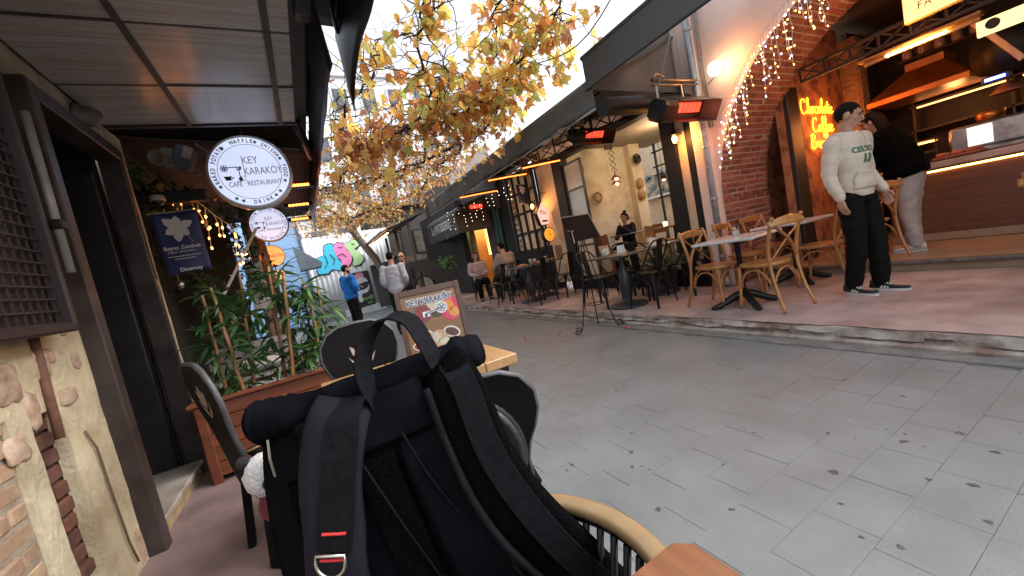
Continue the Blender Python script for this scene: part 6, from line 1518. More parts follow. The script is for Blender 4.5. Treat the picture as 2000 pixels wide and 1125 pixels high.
def round_chair():
    t = thing('round_back_chair', 'black chair with a round solid back just behind the backpack', 'chair', (.262, .985, 0), R(-18))
    m = MB(); n = 36; rg = []
    for s, y in ((.0, .016), (.55, .012), (.9, .004), (.985, -.004), (1.0, -.014), (.985, -.022), (.9, -.02), (.5, -.012), (.0, -.008)):
        rg.append([(.165*s*math.cos(2*PI*k/n), y-.02*(1-(s*math.sin(2*PI*k/n))**2), .69+.165*s*math.sin(2*PI*k/n)) for k in range(n)])
    m.loft(rg, False); m.build('backrest', pm('leatherette', (.02, .02, .021), (.013, .013, .013), rough=.38, bump=.3, bscale=80, scale=6), t, True)
    MB().tube([(.165*math.cos(2*PI*k/n), -.018, .69+.165*math.sin(2*PI*k/n)) for k in range(n)], .009, 6, closed=True).build('piping', pm('piping_dark', (.02, .022, .027), rough=.4, spec=.2), t, True)
    MB().lathe([(.0, .43), (.19, .43), (.205, .45), (.19, .475), (0, .48)], 28, (0, .16, 0), cap=False).build('seat', lam, t, True)
    for sx in (-1, 1): MB().bar((sx*.16, -.03, 0), (sx*.13, .0, .55), .03, .03, .004).build('leg', lam, t); MB().bar((sx*.17, .32, 0), (sx*.14, .28, .45), .03, .03, .004).build('leg', lam, t)
round_chair()
def mid_table():
    t = thing('wooden_table', 'light wooden table corner showing behind the backpack', 'table', (.36, 1.86, 0))
    tp = wood('beech_top', (.42, .24, .10), (.32, .165, .06), axis=1, scale=1.4, rough=.4)
    for k in range(5): MB().box((-.32+.16*k, 0, .735), (.158, .62, .045), .004).build('plank', tp, t)
    for x in (-.34, .34):
        for y in (-.25, .25): MB().box((x, y, .355), (.05, .05, .71), .006).build('leg', black_metal, t)
mid_table()
def near_table():
    t = thing('wooden_table', 'orange brown wooden table corner at the bottom edge of the picture', 'table', (.05, .03, 0))
    m = MB()
    P = [(-.42, -.36), (.34, -.36), (.345, .345), (.325, .365), (-.42, .35)]
    rs = []
    m.prism(P, .712, .744, I4); m.prism([(x*.99, y*.99) for x, y in P], .743, .75, I4)
    m.build('top', wood('near_table_wood', (.24, .092, .032), (.13, .042, .013), axis=1, scale=1.3, rough=.42, coat=.12), t)
    for x in (-.36, .28):
        for y in (-.3, .3): MB().box((x, y, .355), (.06, .06, .71), .006).build('leg', dark_wood, t)
near_table()
def bow_chair():
    t = thing('bow_armchair', 'armchair with pale bent wooden rail and black spindles under the backpack', 'chair', (.135, .50, 0))
    A = [R(62-k*(150/40)) for k in range(41)]
    m = MB(); rg = []
    for a in A:
        c, s = math.cos(a), math.sin(a); rg.append([Vector((c*(.25+q*.019), s*(.25+q*.019), .70+w_*.010)) for q, w_ in ((-1, -.6), (-1, .6), (-.6, 1), (.6, 1), (1, .6), (1, -.6), (.6, -1), (-.6, -1))])
    m.loft(rg); m.build('bow_rail', wood('pale_beech', (.27, .185, .095), (.21, .135, .062), axis=0, scale=.6, rough=.35), t, True)
    m = MB(); m.tube([(math.cos(a)*.245, math.sin(a)*.245, .683) for a in A], .009, 6)
    for k in range(1, 40, 2):
        a = A[k]; m.tube([(math.cos(a)*.235, math.sin(a)*.235, .685), (math.cos(a+.12)*.205, math.sin(a+.12)*.205, .46)], .007, 6)
    m.build('spindle', black_metal, t, True)
    MB().lathe([(0, .43), (.22, .43), (.235, .445), (.22, .465), (0, .46)], 30, cap=False).build('seat', lam, t, True)
    for k in range(4): a = PI/4+k*PI/2; MB().tube([(.17*math.cos(a), .17*math.sin(a), .44), (.21*math.cos(a), .21*math.sin(a), 0)], .016, 8).build('leg', black_metal, t)
bow_chair()
# ------------------------------------------------------------------ backpack
def backpack():
    t = thing('backpack', 'black roll top backpack with padded straps standing in the foreground', 'backpack')
    xh = Vector((.878, -.439, .188)).normalized(); zh = Vector((-.19, .19, .96)); zh = (zh-xh*zh.dot(xh)).normalized(); yh = zh.cross(xh)
    top = Vector((.045, .81, 1.0)); base = top-zh*.54
    M = Matrix((xh, yh, zh)).transposed().to_4x4(); M.translation = base; t.matrix_world = M
    fab = pm('pack_fabric', (.008, .008, .0105), (.004, .004, .0053), scale=5, rough=.6, bump=.3, bscale=9, rvar=.12, spec=.0)
    web = pm('webbing', (.011, .0108, .013), (.007, .007, .0085), scale=60, rough=.8, bump=.12, bscale=400, spec=.03)
    mesh_ = pm('spacer_mesh', (.005, .005, .0056), (.0018, .0018, .0022), scale=240, rough=.9, bump=.3, bscale=300, spec=.0)
    red = pm('red_stitch', (.65, .03, .035), (.5, .02, .025), scale=90, rough=.7, bump=.4)
    strapf = pm('strap_fabric', (.016, .0155, .021), (.011, .0105, .0145), scale=5, rough=.7, bump=.15, bscale=12, spec=.05)
    # main body
    m = MB(); rg = []; n = 56
    for (z, rx, ry, yc, pw) in ((-.06, .17, .07, .085, 3), (-.03, .22, .09, .09, 3), (.06, .262, .10, .095, 3.2), (.18, .262, .10, .095, 3.2), (.30, .25, .095, .095, 3.2), (.40, .23, .085, .09, 3.2), (.47, .205, .075, .085, 3), (.515, .18, .055, .07, 3), (.54, .165, .03, .045, 2.4)):
        r_ = []
        for k in range(n):
            a = 2*PI*k/n; c, s = math.cos(a), math.sin(a); q = (abs(c)**pw+abs(s)**pw)**(-1/pw); x, y = rx*c*q, ry*s*q
            w_ = .012*nz2(x*9, z*7, 3)+.006*nz2(x*22, z*19, 5); r_.append((x*1.07-.055+w_*c, yc+y+w_*s-(.012*math.cos(x*9) if s < 0 else 0), z))
        rg.append(r_)
    m.loft(rg); bd = m.build('bag_body', fab, t, True); sub = bd.modifiers.new('s', 'SUBSURF'); sub.levels = 1; sub.render_levels = 1
    # back panel pads
    def pad(P, w_, th, mat, name, parent, yoff=-.03, seg=10):
        Q = smooth_path(P, seg//2 if seg > 3 else 2); k = len(Q); m = MB(); rs = []
        ws = w_ if isinstance(w_, list) else [w_]*2
        for i, p in enumerate(Q):
            d = (Q[min(i+1, k-1)]-Q[max(i-1, 0)]).normalized(); nrm = Vector((0, -1, 0)); nrm = (nrm-d*nrm.dot(d)).normalized(); sd_ = d.cross(nrm); f = i/(k-1); ff = f*(len(ws)-1); jx = min(int(ff), len(ws)-2); w1 = ws[jx]*(1-(ff-jx))+ws[jx+1]*(ff-jx)
            rs.append([p+sd_*w1*a+nrm*th*b for a, b in ((-1, -.5), (-1, .15), (-.86, .5), (-.5, .62), (0, .66), (.5, .62), (.86, .5), (1, .15), (1, -.5))])
        m.loft(rs); o = m.build(name, mat, parent, True); return o
    def Y(x, z):
        for i in range(1): pass
        tab = [(-.06, .07, .085), (-.03, .09, .09), (.06, .10, .095), (.18, .10, .095), (.30, .095, .095), (.40, .085, .09), (.47, .075, .085), (.515, .055, .07), (.54, .03, .045)]
        for a, b in zip(tab, tab[1:]):
            if a[0] <= z <= b[0]: f = (z-a[0])/(b[0]-a[0]); return (a[2]*(1-f)+b[2]*f)-(a[1]*(1-f)+b[1]*f)-.012
        return 0.0
    # central padded column with mesh, upper yoke
    def panel(x0, x1, z0, z1, th, mat, name, skew=0.0, parent=bd):
        m = MB()
        def fn(u, v):
            z = z0+(z1-z0)*v; x = (x0+(x1-x0)*u)+skew*(z1-z); e = min(u, 1-u)*8; e2 = min(v, 1-v)*10; k = min(1, e)*min(1, e2)
            return (x, Y(x, z)-.004-th*math.sqrt(max(0, k*(2-k)))-.003*nz2(x*20, z*20, 2), z)
        m.slab(fn, 16, 24, .004); return m.build(name, mat, parent, True)
    panel(-.19, -.10, .0, .43, .015, mesh_, 'back_pad', -.02); panel(.035, .145, .0, .425, .022, fab, 'back_pad', .06); panel(-.06, .028, .0, .42, .010, mesh_, 'back_pad', .03); panel(-.15, .12, .425, .525, .012, fab, 'yoke')
    # rolled top
    m = MB(); k = 40; P = []; rr = []
    for i in range(k+1):
        x = -.245+.49*i/k; P.append((x, .03+.004*math.sin(i*.7), .553-.03*(x+.245)/.49+.004*nz2(x*12, 1, 1)))
        rib = .006*(1 if (i < 9 and i % 2 == 0) or i in (36, 37) else 0); rr.append(.030+rib+.003*nz2(x*16, 4, 2)+(.012*max(0, 1-i/12) if i < 12 else 0)+(.005 if i > 35 else 0))
    rr[0] = .028; rr[-1] = .03
    m.tube(P, rr, 16); m.build('rolled_top', fab, t, True)
    # grab handle
    hp = smooth_path([(.03, .0, .50), (.028, -.012, .56), (.05, -.01, .615), (.085, .0, .645), (.12, .0, .648), (.148, -.005, .625), (.16, -.015, .58), (.163, -.005, .53)], 5)
    def ribbon(Q, w_, th, mat, name, parent, axis):
        m = MB(); rs = []; kk = len(Q)
        for i, p in enumerate(Q):
            d = (Q[min(i+1, kk-1)]-Q[max(i-1, 0)]).normalized(); a = (Vector(axis)-d*Vector(axis).dot(d)).normalized(); b = d.cross(a); rs.append([p+a*w_+b*th, p-a*w_+b*th, p-a*w_-b*th, p+a*w_-b*th])
        m.loft(rs); return m.build(name, mat, parent, 30)
    ribbon(hp, .019, .0022, web, 'grab_handle', t, (.55, .75, .1))
    # left strap: padded, webbing on it, red bar tacks, ring
    st = pad([(-.03, .0, .53), (-.045, -.026, .505), (-.07, -.036, .46), (-.097, -.04, .40), (-.122, -.04, .32), (-.148, -.04, .24), (-.165, -.03, .12), (-.16, -.02, 0)], [.056, .058, .057, .056, .055, .054], .018, strapf, 'shoulder_strap', t, 0, 12)
    wb = ribbon(smooth_path([(-.01, -.012, .535), (-.025, -.043, .505), (-.05, -.053, .45), (-.073, -.0555, .40), (-.10, -.0555, .345), (-.125, -.0555, .295)], 6), .031, .0018, web, 'strap_webbing', st, (1, 0, 0))
    for z, x in ((.325, -.110), (.283, -.131)): MB().tube([(x-.02, -.0605, z+.008), (x-.007, -.0615, z+.004), (x+.007, -.0615, z-.001), (x+.02, -.0605, z-.006)], .0026, 6).build('bar_tack', red, st)
    MB().tube([(-.133+.026*math.cos(a-.36), -.064, .283+.028*math.sin(a-.36)) for a in [PI+PI*k/12 for k in range(13)]]+[(-.105, -.064, .285), (-.153, -.064, .303)], .003, 8, closed=True).build('d_ring', pm('nickel', (.62, .58, .5), rough=.25, metal=.9), st, True)
    # right strap: sweeps outwards to lower right
    st2 = pad([(.172, .0, .525), (.183, -.026, .50), (.188, -.038, .45), (.186, -.045, .36), (.20, -.05, .28), (.225, -.05, .20), (.275, -.045, .08), (.33, -.02, -.08)], [.045, .05, .054, .056, .056, .054], .018, mesh_, 'shoulder_strap', t, 0, 12)
    ribbon(smooth_path([(.19, -.012, .53), (.204, -.045, .495), (.206, -.056, .45), (.204, -.062, .38), (.212, -.066, .31), (.232, -.068, .23), (.262, -.064, .14), (.30, -.05, .05)], 6), .024, .0018, web, 'strap_webbing', st2, (1, 0, .1))
    pad([(.137, -.045, .50), (.137, -.056, .38), (.146, -.066, .28), (.172, -.066, .18), (.225, -.058, .06)], [.006, .006, .006], .012, pm('binding', (.009, .009, .011), (.005, .005, .006), spec=.05, rough=.7, bump=.4, bscale=40, scale=20), 'strap_binding', st2, 0, 12)
    # seams and hanging webbing, metal pull
    m = MB(); m.tube(smooth_path([(-.03, -.03, .41), (-.0, -.036, .28), (.03, -.034, .14), (.05, -.03, -.02)], 5), .002, 6); m.tube(smooth_path([(.06, -.03, .44), (.085, -.04, .33), (.13, -.04, .2), (.19, -.03, .05), (.22, -.02, -.03)], 5), .0025, 6); m.build('seam', pm('seam_piping', (.009, .009, .010), rough=.7, spec=.05), bd, True)
    zm = pm('zip_metal', (.35, .32, .28), rough=.35, metal=.8)
    MB().tube([(-.195, -.005, .52), (-.20, -.012, .485), (-.205, -.01, .45)], .0025, 6).build('zip_pull', zm, t); MB().tube([(.215, .0, .53), (.222, -.01, .50), (.23, -.012, .475)], .0025, 6).build('zip_pull', zm, t)
backpack()
def plush():
    t = thing('plush_toy', 'small white and black plush toy with a dark red body hanging beside the backpack', 'plush toy', (-.165, 1.05, .805), .3)
    m = MB(); m.ball((0, 0, .02), (.048, .045, .05), 18, 14); m.v = [tuple(Vector(p)+Vector(p).normalized()*.004*noise.noise(Vector(p)*160)) for p in m.v]; m.build('head', pm('plush_white', (.62, .61, .62), (.5, .49, .5), scale=60, rough=.95, bump=.8, bscale=160), t, True)
    bk = pm('plush_black', (.02, .018, .02), rough=.95, bump=.6, bscale=150); MB().ball((.032, -.034, .012), (.011, .008, .014), 10, 8).build('eye_patch', bk, t, True); MB().ball((-.012, -.044, .012), (.010, .007, .013), 10, 8).build('eye_patch', bk, t, True)
    MB().ball((-.038, .01, .062), .013, 10, 8).build('ear', bk, t, True); MB().ball((.036, .01, .064), .013, 10, 8).build('ear', bk, t, True)
    MB().ball((.005, 0, -.055), (.04, .036, .04), 14, 10).build('body', pm('plush_red', (.16, .02, .03), (.1, .012, .02), scale=50, rough=.95, bump=.6, bscale=150), t, True)
    MB().tube([(0, 0, .065), (.03, -.02, .10), (.06, -.05, .13)], .003, 6).build('cord', black_metal, t)
plush()
# ------------------------------------------------------------------ menu A-board
def a_board():
    t = thing('menu_board', 'brown framed folding menu board with pictures of food in the street', 'menu board', (1.03, 3.78, 0), R(-13))
    fm = wood('board_frame', (.11, .055, .038), (.075, .036, .025), axis=2, rough=.5, rand=0)
    tilt = RX(-.14); W, H = .64, 1.06
    m = MB(); m.m = T(0, -.12, 0) @ tilt
    for x in (-W/2+.025, W/2-.025): m.box((x, 0, H/2), (.05, .03, H), .004)
    m.box((0, 0, H-.03), (W-.1, .03, .058), .004); m.box((0, 0, .12), (W-.1, .03, .05), .004)
    m.m = T(0, .2, 0) @ RX(.16)
    for x in (-W/2+.025, W/2-.025): m.box((x, 0, H/2-.02), (.04, .025, H-.05), .004)
    m.m = I4; m.build('frame', fm, t)
    m = MB(); m.m = T(0, -.12, 0) @ tilt; m.box((0, .004, .58), (W-.1, .008, .87)); m.m = I4; ps = m.build('poster', wood('poster_brown', (.30, .155, .055), (.17, .08, .03), axis=0, scale=.5, rough=.35, rand=0), t)
    B0 = T(0, -.12, 0) @ tilt @ T(0, -.001, 0) @ RX(PI/2)
    def el(x, y, rx, ry, c, lay, nm='dish_print', rot=0.0):
        q = [(x+a*math.cos(rot)-b*math.sin(rot), y+a*math.sin(rot)+b*math.cos(rot)) for a, b in circ(rx, 28, 0, 0, ry)]
        MB().prism(q, .0007*lay, .0007*lay+.0006, B0).build(nm, pm('print_%d_%d_%d' % tuple(int(v*100) for v in c), c, tuple(v*.75 for v in c), scale=18, rough=.45), ps)
    el(-.09, .80, .10, .095, (.16, .14, .12), 1); el(-.085, .80, .085, .08, (.26, .05, .055), 2)
    el(.05, .90, .11, .06, (.55, .40, .28), 1); el(.06, .80, .10, .06, (.10, .07, .06), 1); el(.05, .86, .08, .05, (.62, .52, .42), 2); el(.19, .80, .105, .12, (.72, .07, .14), 3); el(.175, .83, .05, .055, (.75, .28, .06), 4); el(.215, .76, .05, .05, (.75, .33, .08), 4)
    el(-.13, .60, .10, .05, (.75, .72, .70), 2, rot=-.12); el(-.13, .60, .082, .037, (.62, .28, .03), 3, rot=-.12); el(.15, .57, .085, .055, (.75, .72, .70), 2, rot=-.45); el(.15, .57, .068, .04, (.12, .055, .03), 3, rot=-.45)
    el(-.15, .50, .10, .05, (.72, .68, .68), 2, rot=-.1); el(-.15, .50, .084, .038, (.28, .02, .03), 3, rot=-.1); el(.02, .52, .085, .10, (.60, .36, .22), 2, rot=.1); el(.0, .55, .045, .05, (.66, .55, .42), 3); el(.03, .48, .04, .05, (.62, .45, .30), 3); el(.06, .50, .05, .025, (.70, .66, .52), 4, rot=.2)
    el(.20, .38, .06, .05, (.55, .5, .5), 2); el(.20, .38, .045, .036, (.05, .04, .045), 3); el(-.18, .37, .07, .05, (.6, .4, .2), 2)
    m = MB(); mb_text(m, 'KEY KARAKÖY', .085, B0 @ T(0, .925, .004), .0004, bold=.008, sx=.78); m.m = B0 @ T(.0, .80, .004); m.prism([(-.09, -.035), (-.02, -.035), (-.02, .02), (-.09, .02)], 0, .0006); m.prism(circ(.06, 20, .10, .03), 0, .0006); m.prism([(-.05, -.012), (.08, .012), (.08, .035), (-.05, .01)], 0, .0006); m.m = I4; m.build('lettering_halo', white_paint, ps)
    nv = pm('navy_ink', (.03, .05, .16), rough=.5); m = MB(); mb_text(m, 'KEY KARAKÖY', .085, B0 @ T(0, .925, .006), .0004, bold=.001, sx=.78)
    m.m = B0 @ T(0, .80, .0055); m.bar((-.06, -.004, 0), (.06, .022, 0), .007, .001); 
    for a in range(5): c = (.10+.026*math.cos(a*1.257), .03+.026*math.sin(a*1.257)); m.tube([(c[0]+.018*math.cos(q), c[1]+.018*math.sin(q), 0) for q in [2*PI*k/10 for k in range(10)]], .0025, 4, closed=True)
    m.box((-.06, -.018, 0), (.022, .03, .001)); m.m = I4; m.build('lettering', nv, ps)
a_board()
# ------------------------------------------------------------------ round signs
def round_sign(loc, r, label, rz=0.0):
    t = thing('round_sign', label, 'sign', loc, rz, 'round lit cafe signs')
    o = MB().lathe([(r*.98, 0), (r, .012), (r, .09), (r*.97, .105), (0, .105)], 56).build('rim', pm('sign_rim', (.55, .56, .6), (.48, .49, .53), rough=.35), t, 40); o.matrix_local = RX(PI/2) @ T(0, 0, -.10)
    o = MB().lathe([(0, .002), (r*.90, .002), (r*.975, -.004), (r*.99, -.012)], 56, cap=False).build('lit_face', em('sign_white', (.66, .74, 1.0), .30, (.62, .62, .68)), t, True); o.matrix_local = RX(PI/2) @ T(0, 0, .006)
    F = RX(PI/2) @ T(0, 0, .0095); ink = pm('sign_ink', (.02, .018, .03), rough=.5)
    m = MB()
    for q in (.93, .735): m.tube([F @ Vector((r*q*math.cos(a), r*q*math.sin(a), 0)) for a in [2*PI*k/72 for k in range(72)]], r*.006, 4, closed=True)
    m.build('ring_line', ink, t)
    m = MB()
    def arc(txt, mid, size, flip=False, step=.155):
        n = len(txt)
        for i, ch in enumerate(txt):
            if ch == ' ': continue
            off = (i-(n-1)/2)*step; a = mid-off if not flip else mid+off
            M = F @ RZ(a-PI/2) @ T(0, r*.83, 0) if not flip else F @ RZ(a+PI/2) @ T(0, -r*.83, 0)
            mb_text(m, ch, size, M, .0006, bold=r*.004, sx=.72)
    s = r*.145
    arc('BAKED POTATO', R(163), s, step=.108); arc('WAFFLE', R(93), s, step=.112); arc('SHISHA', R(44), s, step=.105); arc('FOOD', R(-2), s, step=.112); arc('DRINK', R(-80), s, True, .125)
    mb_text(m, 'KEY', r*.28, F @ T(r*.04, r*.30, 0), .0006, sx=.78, bold=-r*.002, align='CENTER'); mb_text(m, 'KARAKÖY', r*.28, F @ T(r*.30, r*.0, 0), .0006, sx=.70, bold=-r*.002); mb_text(m, 'CAFE · RESTAURANT', r*.185, F @ T(r*.06, -r*.32, 0), .0006, sx=.72)
    m.box(F @ Vector((-r*.13, r*.15, 0)), (r*.012, .001, r*.58)); m.build('lettering', ink, t)
    for a in (128, 71, 22, -22, -45, -56, 205, 236, 247): MB().prism(star(5, r*.062, r*.026), 0, .001, F @ RZ(R(a)-PI/2) @ T(0, r*.83, 0)).build('star', ink, t)
    m = MB()
    # key, cup, water pipe icons
    m.m = F @ T(-r*.42, r*.12, 0); m.box((r*.07, r*.02, 0), (r*.34, r*.022, .001)); m.box((r*.2, -r*.015, 0), (r*.05, r*.06, .001)); m.box((r*.13, -r*.01, 0), (r*.02, r*.05, .001))
    for k in range(6): m.tube([(-r*.16+r*.05*math.cos(k*1.05)+r*.035*math.cos(q), r*.05*math.sin(k*1.05)+r*.035*math.sin(q), 0) for q in [2*PI*i/8 for i in range(8)]], r*.009, 4, closed=True)
    m.m = I4; m.build('key_icon', ink, t); m = MB()
    m.m = F @ T(-r*.54, -r*.14, 0); m.prism([(-r*.09, r*.05), (r*.09, r*.05), (r*.05, -r*.06), (-r*.05, -r*.06)], 0, .001); m.tube([(r*.09, r*.03, 0), (r*.14, r*.01, 0), (r*.06, -r*.04, 0)], r*.012, 4)
    m.m = I4; m.build('cup_icon', ink, t); m = MB()
    m.m = F @ T(-r*.26, -r*.08, 0); m.box((0, r*.02, 0), (r*.022, r*.32, .001)); m.prism(circ(r*.05, 12, 0, -r*.1), 0, .001); m.box((0, r*.15, 0), (r*.1, r*.02, .001)); m.tube([(0, -r*.05, 0), (r*.1, -r*.02, 0), (r*.12, -r*.14, 0), (-r*.1, -r*.17, 0)], r*.007, 4)
    m.m = I4; m.build('water_pipe_icon', ink, t)
    MB().tube([(0, .05, r), (0, .05, r+.12)], .014, 8).build('hanger', black_metal, t)
round_sign((-.194, 4.246, 2.41), .335, 'large round white lit cafe sign with black lettering hanging at left')
round_sign((-.275, 7.385, 2.455), .285, 'smaller looking round white lit cafe sign hanging behind the large one')
def amber_sign():
    t = thing('amber_oval_sign', 'small orange oval lit sign below the round white signs', 'sign', (-.38, 8.2, 2.02))
    o = MB().lathe([(.19, 0), (.2, .01), (.2, .07), (0, .07)], 28).build('rim', pm('rim_brown', (.2, .09, .04), rough=.5), t, 40); o.matrix_local = RX(PI/2) @ T(0, 0, -.07)
    o = MB().lathe([(0, .004), (.18, .003), (.19, 0)], 28, cap=False).build('lit_face', em('amber_lit', (1, .36, .10), .4), t, True); o.matrix_local = RX(PI/2)
    m = MB(); mb_text(m, 'DANDIN', .085, T(0, -.008, 0) @ UP, .001, space=1.1); m.box((0, -.008, -.08), (.06, .002, .012)); m.build('lettering', pm('brown_ink', (.16, .05, .02), rough=.6), t)
    MB().tube([(0, .03, .19), (0, .03, .5)], .01, 6).build('hanger', black_metal, t)
amber_sign()
def bobi_sign():
    t = thing('small_lit_box_sign', 'small rectangular cream lit sign under the orange oval one', 'sign', (-.38, 8.15, 1.67))
    MB().box((0, .04, 0), (.26, .06, .17), .006).build('box', black_paint, t); MB().box((0, .008, 0), (.25, .006, .16)).build('lit_face', em('cream_lit', (1, .60, .25), .5), t)
    m = MB(); mb_text(m, 'bobi', .11, T(-.02, .002, .015) @ UP, .001, bold=.004); m.box((-.01, .002, -.055), (.14, .002, .012)); m.build('lettering', pm('brown_ink', (.16, .05, .02)), t)
    MB().tube([(0, .04, .08), (0, .04, .2)], .008, 6).build('hanger', black_metal, t)
bobi_sign()
# ------------------------------------------------------------------ string lights
def icicle(name, label, path, drops, bulb_mat, wire_mat, br, seed, alt=None):
    t = thing(name, label, 'string lights', path[0]); o = Vector(path[0]); rnd = random.Random(seed); m = MB()
    P = smooth_path([Vector(p)-o for p in path], 6); m.tube(P, .003, 4)
    bmesh_ = MB().ball((0, 0, 0), (br, br, br*1.7), 7, 5).mesh('bulb', bulb_mat, True); b2 = MB().ball((0, 0, 0), (br, br, br*1.7), 7, 5).mesh('bulb', alt, True) if alt else bmesh_
    L = len(P)-1
    for i in range(drops):
        f = (i+.5)/drops*L; j = min(int(f), L-1); p = P[j].lerp(P[j+1], f-j); h = rnd.choice((.2, .32, .45, .55))*rnd.uniform(.8, 1.1)*(drops_len.get(name, 1.0)); n = max(2, int(h/.085)); q = p.copy(); W = [q.copy()]
        for k in range(n):
            q = q+Vector((rnd.uniform(-.02, .02), rnd.uniform(-.02, .02), -h/n)); W.append(q.copy())
            c = q+Vector((rnd.uniform(-.015, .015), rnd.uniform(-.02, .02), rnd.uniform(-.01, .01))); link('bulb', b2 if (alt and rnd.random() < .22) else bmesh_, t, Matrix.Translation(c) @ RX(rnd.uniform(-1, 1)))
        m.tube(W, .0034, 4)
    m.build('wire', wire_mat, t); return t
drops_len = {'arch_string_lights': 1.05, 'amber_string_lights': .75}
ar = [(5.13, 1.25+2.15*math.cos(a), 1.35+2.15*math.sin(a)) for a in [R(24+k*7.5) for k in range(9)]]
icicle('arch_string_lights', 'white wired string of warm and cold bulbs along the brick arch', ar, 48, em('fairy_warm', (1, .48, .12), 6), pm('white_wire', (.6, .6, .62), rough=.5), .0056, 5, em('fairy_cold', (.55, .65, 1), 6))
icicle('amber_string_lights', 'amber string of bulbs hanging beside the navy banner at left', [(-.86, 4.6, 2.36), (-.72, 4.62, 2.30), (-.58, 4.65, 2.12), (-.45, 4.7, 1.98)], 9, em('fairy_amber', (1, .30, .05), 7), pm('white_wire', (.6, .6, .62)), .0085, 8)
icicle('awning_string_lights', 'string of tiny white bulbs hung across the far end of the long awning', [(3.75, 10.2, 2.72), (4.2, 9.8, 2.75), (4.5, 8.9, 2.8), (4.6, 7.9, 2.85)], 12, em('fairy_white', (1, .8, .6), 2.5), black_metal, .0055, 9)
def left_clutter():
    iv = leaf_mat('dark_ivy', [(.012, .03, .01), (.02, .05, .015), (.03, .07, .02), (.06, .09, .03)], .2, .5)
    rnd = random.Random(31)
    for i, (p0, p1, sp, n, lb) in enumerate((((-1.35, 4.6, 2.6), (-.7, 4.9, 2.2), .16, 420, 'dark ivy garland hanging from the recess ceiling beside the banner'), ((-1.15, 5.0, 2.2), (-.75, 5.2, 1.0), .16, 420, 'dark ivy garland hanging down behind the bamboo'), ((-.65, 5.6, 2.5), (-.45, 6.0, 1.3), .14, 320, 'ivy wound around the pillar behind the amber bulbs'))):
        t = thing('ivy_garland', lb, 'garland', p0); m = MB(); d = Vector(p1)-Vector(p0)
        for k in range(n):
            c = d*rnd.random()+Vector((rnd.gauss(0, sp*.6), rnd.gauss(0, sp*.5), rnd.gauss(0, sp*.6))); m.m = Matrix.Translation(c) @ Euler((rnd.uniform(-1.2, 1.2), rnd.uniform(-1.2, 1.2), rnd.uniform(0, 6))).to_matrix().to_4x4(); s = rnd.uniform(.02, .04); m.add([(-s, 0, 0), (0, -s*.7, .004), (s, 0, 0), (0, s*1.4, -.004)], [(0, 1, 2, 3)])
        m.m = I4; tag(m.build('foliage', iv, t), kind='stuff'); MB().tube([(0, 0, 0), d*.5, d], .006, 5).build('stem', dark_wood, t)
    for i, (p, lb) in enumerate((((-.98, 4.58, 1.53), 'silver bauble hanging below the navy banner'), ((-.80, 4.6, 1.72), 'small silver bauble right of the navy banner'), ((-.42, 4.9, 1.65), 'dark blue bauble near the cream board'))):
        t = thing('bauble', lb, 'bauble', p); MB().ball((0, 0, 0), (.032, .028, .022)[i], 14, 10).build('ball', pm('bauble_silver', (.6, .58, .58), rough=.15, metal=.9) if i < 2 else pm('bauble_blue', (.02, .025, .06), rough=.15, metal=.6), t, True); MB().tube([(0, 0, .02), (0, 0, .3)], .0015, 4).build('thread', white_paint, t)
    s = thing('wall_speaker', 'tilted grey speaker box under the edge of the canopy', 'speaker', (-.66, 4.35, 2.60)); MB().box((0, 0, 0), (.14, .14, .2), .012, RY(.5) @ RX(.3)).build('box', pm('speaker_grey', (.09, .10, .13), rough=.5), s); MB().box((.04, -.07, .02), (.07, .05, .10), .006, RY(.5) @ RX(.3)).build('panel', pm('speaker_pale', (.35, .31, .28), rough=.6), s); MB().tube([(.1, 0, .12), (.17, 0, .05), (.14, .0, -.12), (.05, 0, -.16)], .008, 6).build('cable', pm('cable_grey', (.2, .2, .2), rough=.5), s, True)
    c = thing('dome_camera', 'white and black dome camera above the navy banner', 'camera', (-.93, 4.4, 2.26)); MB().lathe([(.0, .05), (.05, .045), (.055, .0), (0, 0)], 16, cap=False).build('housing', pm('cam_white', (.4, .37, .34), rough=.5), c, True); MB().ball((0, 0, -.004), (.042, .042, .04), 14, 10).build('dome', pm('cam_black', (.01, .01, .01), rough=.1), c, True)
    l = thing('old_flood_lamp', 'old round flood lamp high beside the doorway', 'lamp', (-.82, 4.3, 2.60)); o = MB().lathe([(.03, 0), (.06, .04), (.065, .10), (.05, .1), (.02, .05)], 16).build('hood', pm('old_lamp', (.22, .18, .14)), l, True); o.matrix_local = RX(1.9); MB().box((.06, .05, 0), (.12, .1, .16), .01, RZ(.3)).build('box', pm('box_tan', (.2, .17, .13), (.13, .11, .08), rough=.8), l)
    b = thing('wall_bulb', 'glowing orange bulb on the arcade post', 'lamp', (-.62, 6.9, 1.95)); MB().ball((0, 0, 0), .04, 10, 8).build('bulb', em('bulb_orange', (1, .35, .1), 14), b, True); MB().tube([(0, 0, .03), (0, 0, .12)], .02, 8).build('socket', black_metal, b); point('bulb_glow', (0, -.1, -.08), 5, (1, .35, .1), .05, b)
    w_ = MB().box((-.6, 5.6, 1.75), (.03, .03, .9), .004, RY(.6)).build('white_rod', white_paint); tag(w_, 'slanting white rod among the amber bulbs', 'rod')
    br = MB().box((-.52, 6.0, 1.45), (.2, .03, .62), .006).build('cream_panel', pm('cream_panel', (.45, .42, .38), rough=.6)); tag(br, 'plain cream panel between the posts behind the bamboo', 'panel')
